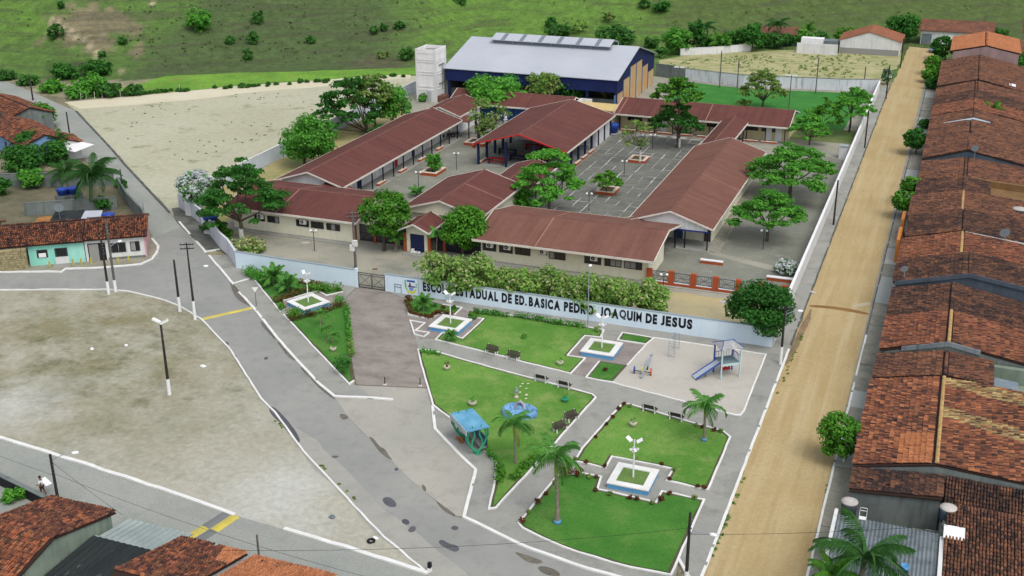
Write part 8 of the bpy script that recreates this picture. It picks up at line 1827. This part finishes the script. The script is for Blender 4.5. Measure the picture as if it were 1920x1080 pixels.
for i, (x_, y_, w_) in enumerate(((1104, 897, 11), (1118, 897, 9), (1116, 922, 11), (1143, 929, 11), (1181, 936, 12), (1194, 939, 12), (1223, 946, 11), (1239, 938, 13), (1255, 928, 11), (1302, 936, 12), (1255, 901, 10), (1241, 873, 9), (1263, 883, 9), (1308, 914, 9), (1320, 917, 11), (1194, 863, 8), (1134, 876, 9), (1099, 869, 10), (1079, 864, 12), (1117, 821, 7), (1008, 945, 15), (991, 963, 10), (979, 980, 14), (1024, 928, 9), (1040, 906, 9), (1160, 769, 10), (1170, 760, 9), (1181, 764, 9), (1149, 784, 9), (1136, 798, 9), (1305, 799, 8), (1317, 803, 10), (1339, 809, 11), (1351, 811, 11))):
    near = min((('nearest lawn', 1150, 1000), ('nearest right lawn', 1235, 840)), key=lambda q: math.hypot(q[1]-x_, q[2]-y_))[0]
    shrub(x_, y_, w_, L_red if i % 3 else L_olive, ('red' if i % 3 else 'olive')+' ball shrub, '+near+' edge'+NEARLB[i], 'small ball shrubs along the '+near)
shrub(983, 634, 14, L_mid, 'small leafy plant in the middle of the wall lawn', None, .8, .15); shrub(1135, 696, 11, L_red, 'thin reddish plant on the small square lawn', None, .9, .15)
# a person at the house door near the bottom tree

# weeds, tussocks and tufts nobody could count
def tufts(name, pts, size, h, leaf, lai=1.6, seed=0):
    rng = np.random.default_rng(seed); bl = []
    for x, y, z, s in pts: bl.append((x, y, z+h*s*.4, size*s, size*s, h*s*.6))
    V = leaves(rng, bl, max(.2, size*.5), lai, shell=.5); o = link(name, mesh_quads(name, V, leaf)); o['kind'] = 'stuff'; return o
rr = random.Random(77); hp_ = []
while len(hp_) < 260:
    px, py = rr.uniform(-20, 1900), rr.uniform(-10, 150); a = math.atan2(G(px, py)[0], G(px, py)[1])
    x, y = G(px, py); 
    d = CF*FPX + CR*(px-960) + CU*(540-py)
    if noise.noise(Vector((px*.02, py*.05, 3)))+.25*noise.noise(Vector((px*.1, py*.2, 1))) < .02+rr.uniform(-.25, .25): continue
    q = hillpt(px, py)
    if q[2] > .6 and 230 < px < 800 or rr.random() < .25 and q[2] > .6: hp_.append((q[0], q[1], q[2], rr.uniform(.35, 1.15)**1.5))
tufts('hill_tussocks', hp_, .5, .5, L_tuss, 1.0, 1)
def scatter(poly, n, seed, ms=(.4, 1.3), thr=.0, sc=.12, z=.01):
    rr = random.Random(seed); xs = [p[0] for p in poly]; ys = [p[1] for p in poly]; out = []
    def inside(x, y):
        c = False
        for (x1, y1), (x2, y2) in zip(poly, poly[1:]+poly[:1]):
            if (y1 > y) != (y2 > y) and x < (x2-x1)*(y-y1)/(y2-y1)+x1: c = not c
        return c
    k = 0
    while len(out) < n and k < n*60:
        k += 1; x, y = rr.uniform(min(xs), max(xs)), rr.uniform(min(ys), max(ys))
        if inside(x, y) and noise.noise(Vector((x*sc, y*sc, seed))) > thr+rr.uniform(-.2, .2): out.append((x, y, z, rr.uniform(*ms)))
    return out
tufts('field_weeds', scatter(GP([(150, 213), (320, 182), (480, 170), (690, 158), (640, 200), (560, 240), (330, 330)]), 60, 3, (.25, .8), .12, .07), .36, .12, L_tuss, .8, 2)
tufts('ridge_weeds', scatter(GP([(1245, 118), (1400, 102), (1680, 104), (1640, 148), (1250, 138)]), 330, 5, (.4, 1.2), -.05, .1), .5, .3, L_olive, .7, 3)
kw_ = []
for (ax, ay), (bx_, by_) in (((518, 790), (800, 1072)), ((1505, 625), (1330, 1055)), ((1600, 720), (1520, 1050))):
    for i in range(70):
        u = rr.random(); x, y = G(ax+(bx_-ax)*u+rr.uniform(-2, 3), ay+(by_-ay)*u)
        if noise.noise(Vector((x*.2, y*.2, 7))) > .0: kw_.append((x, y, .02, rr.uniform(.3, 1.2)))
tufts('kerb_weeds', kw_, .13, .07, L_olive, .9, 5)
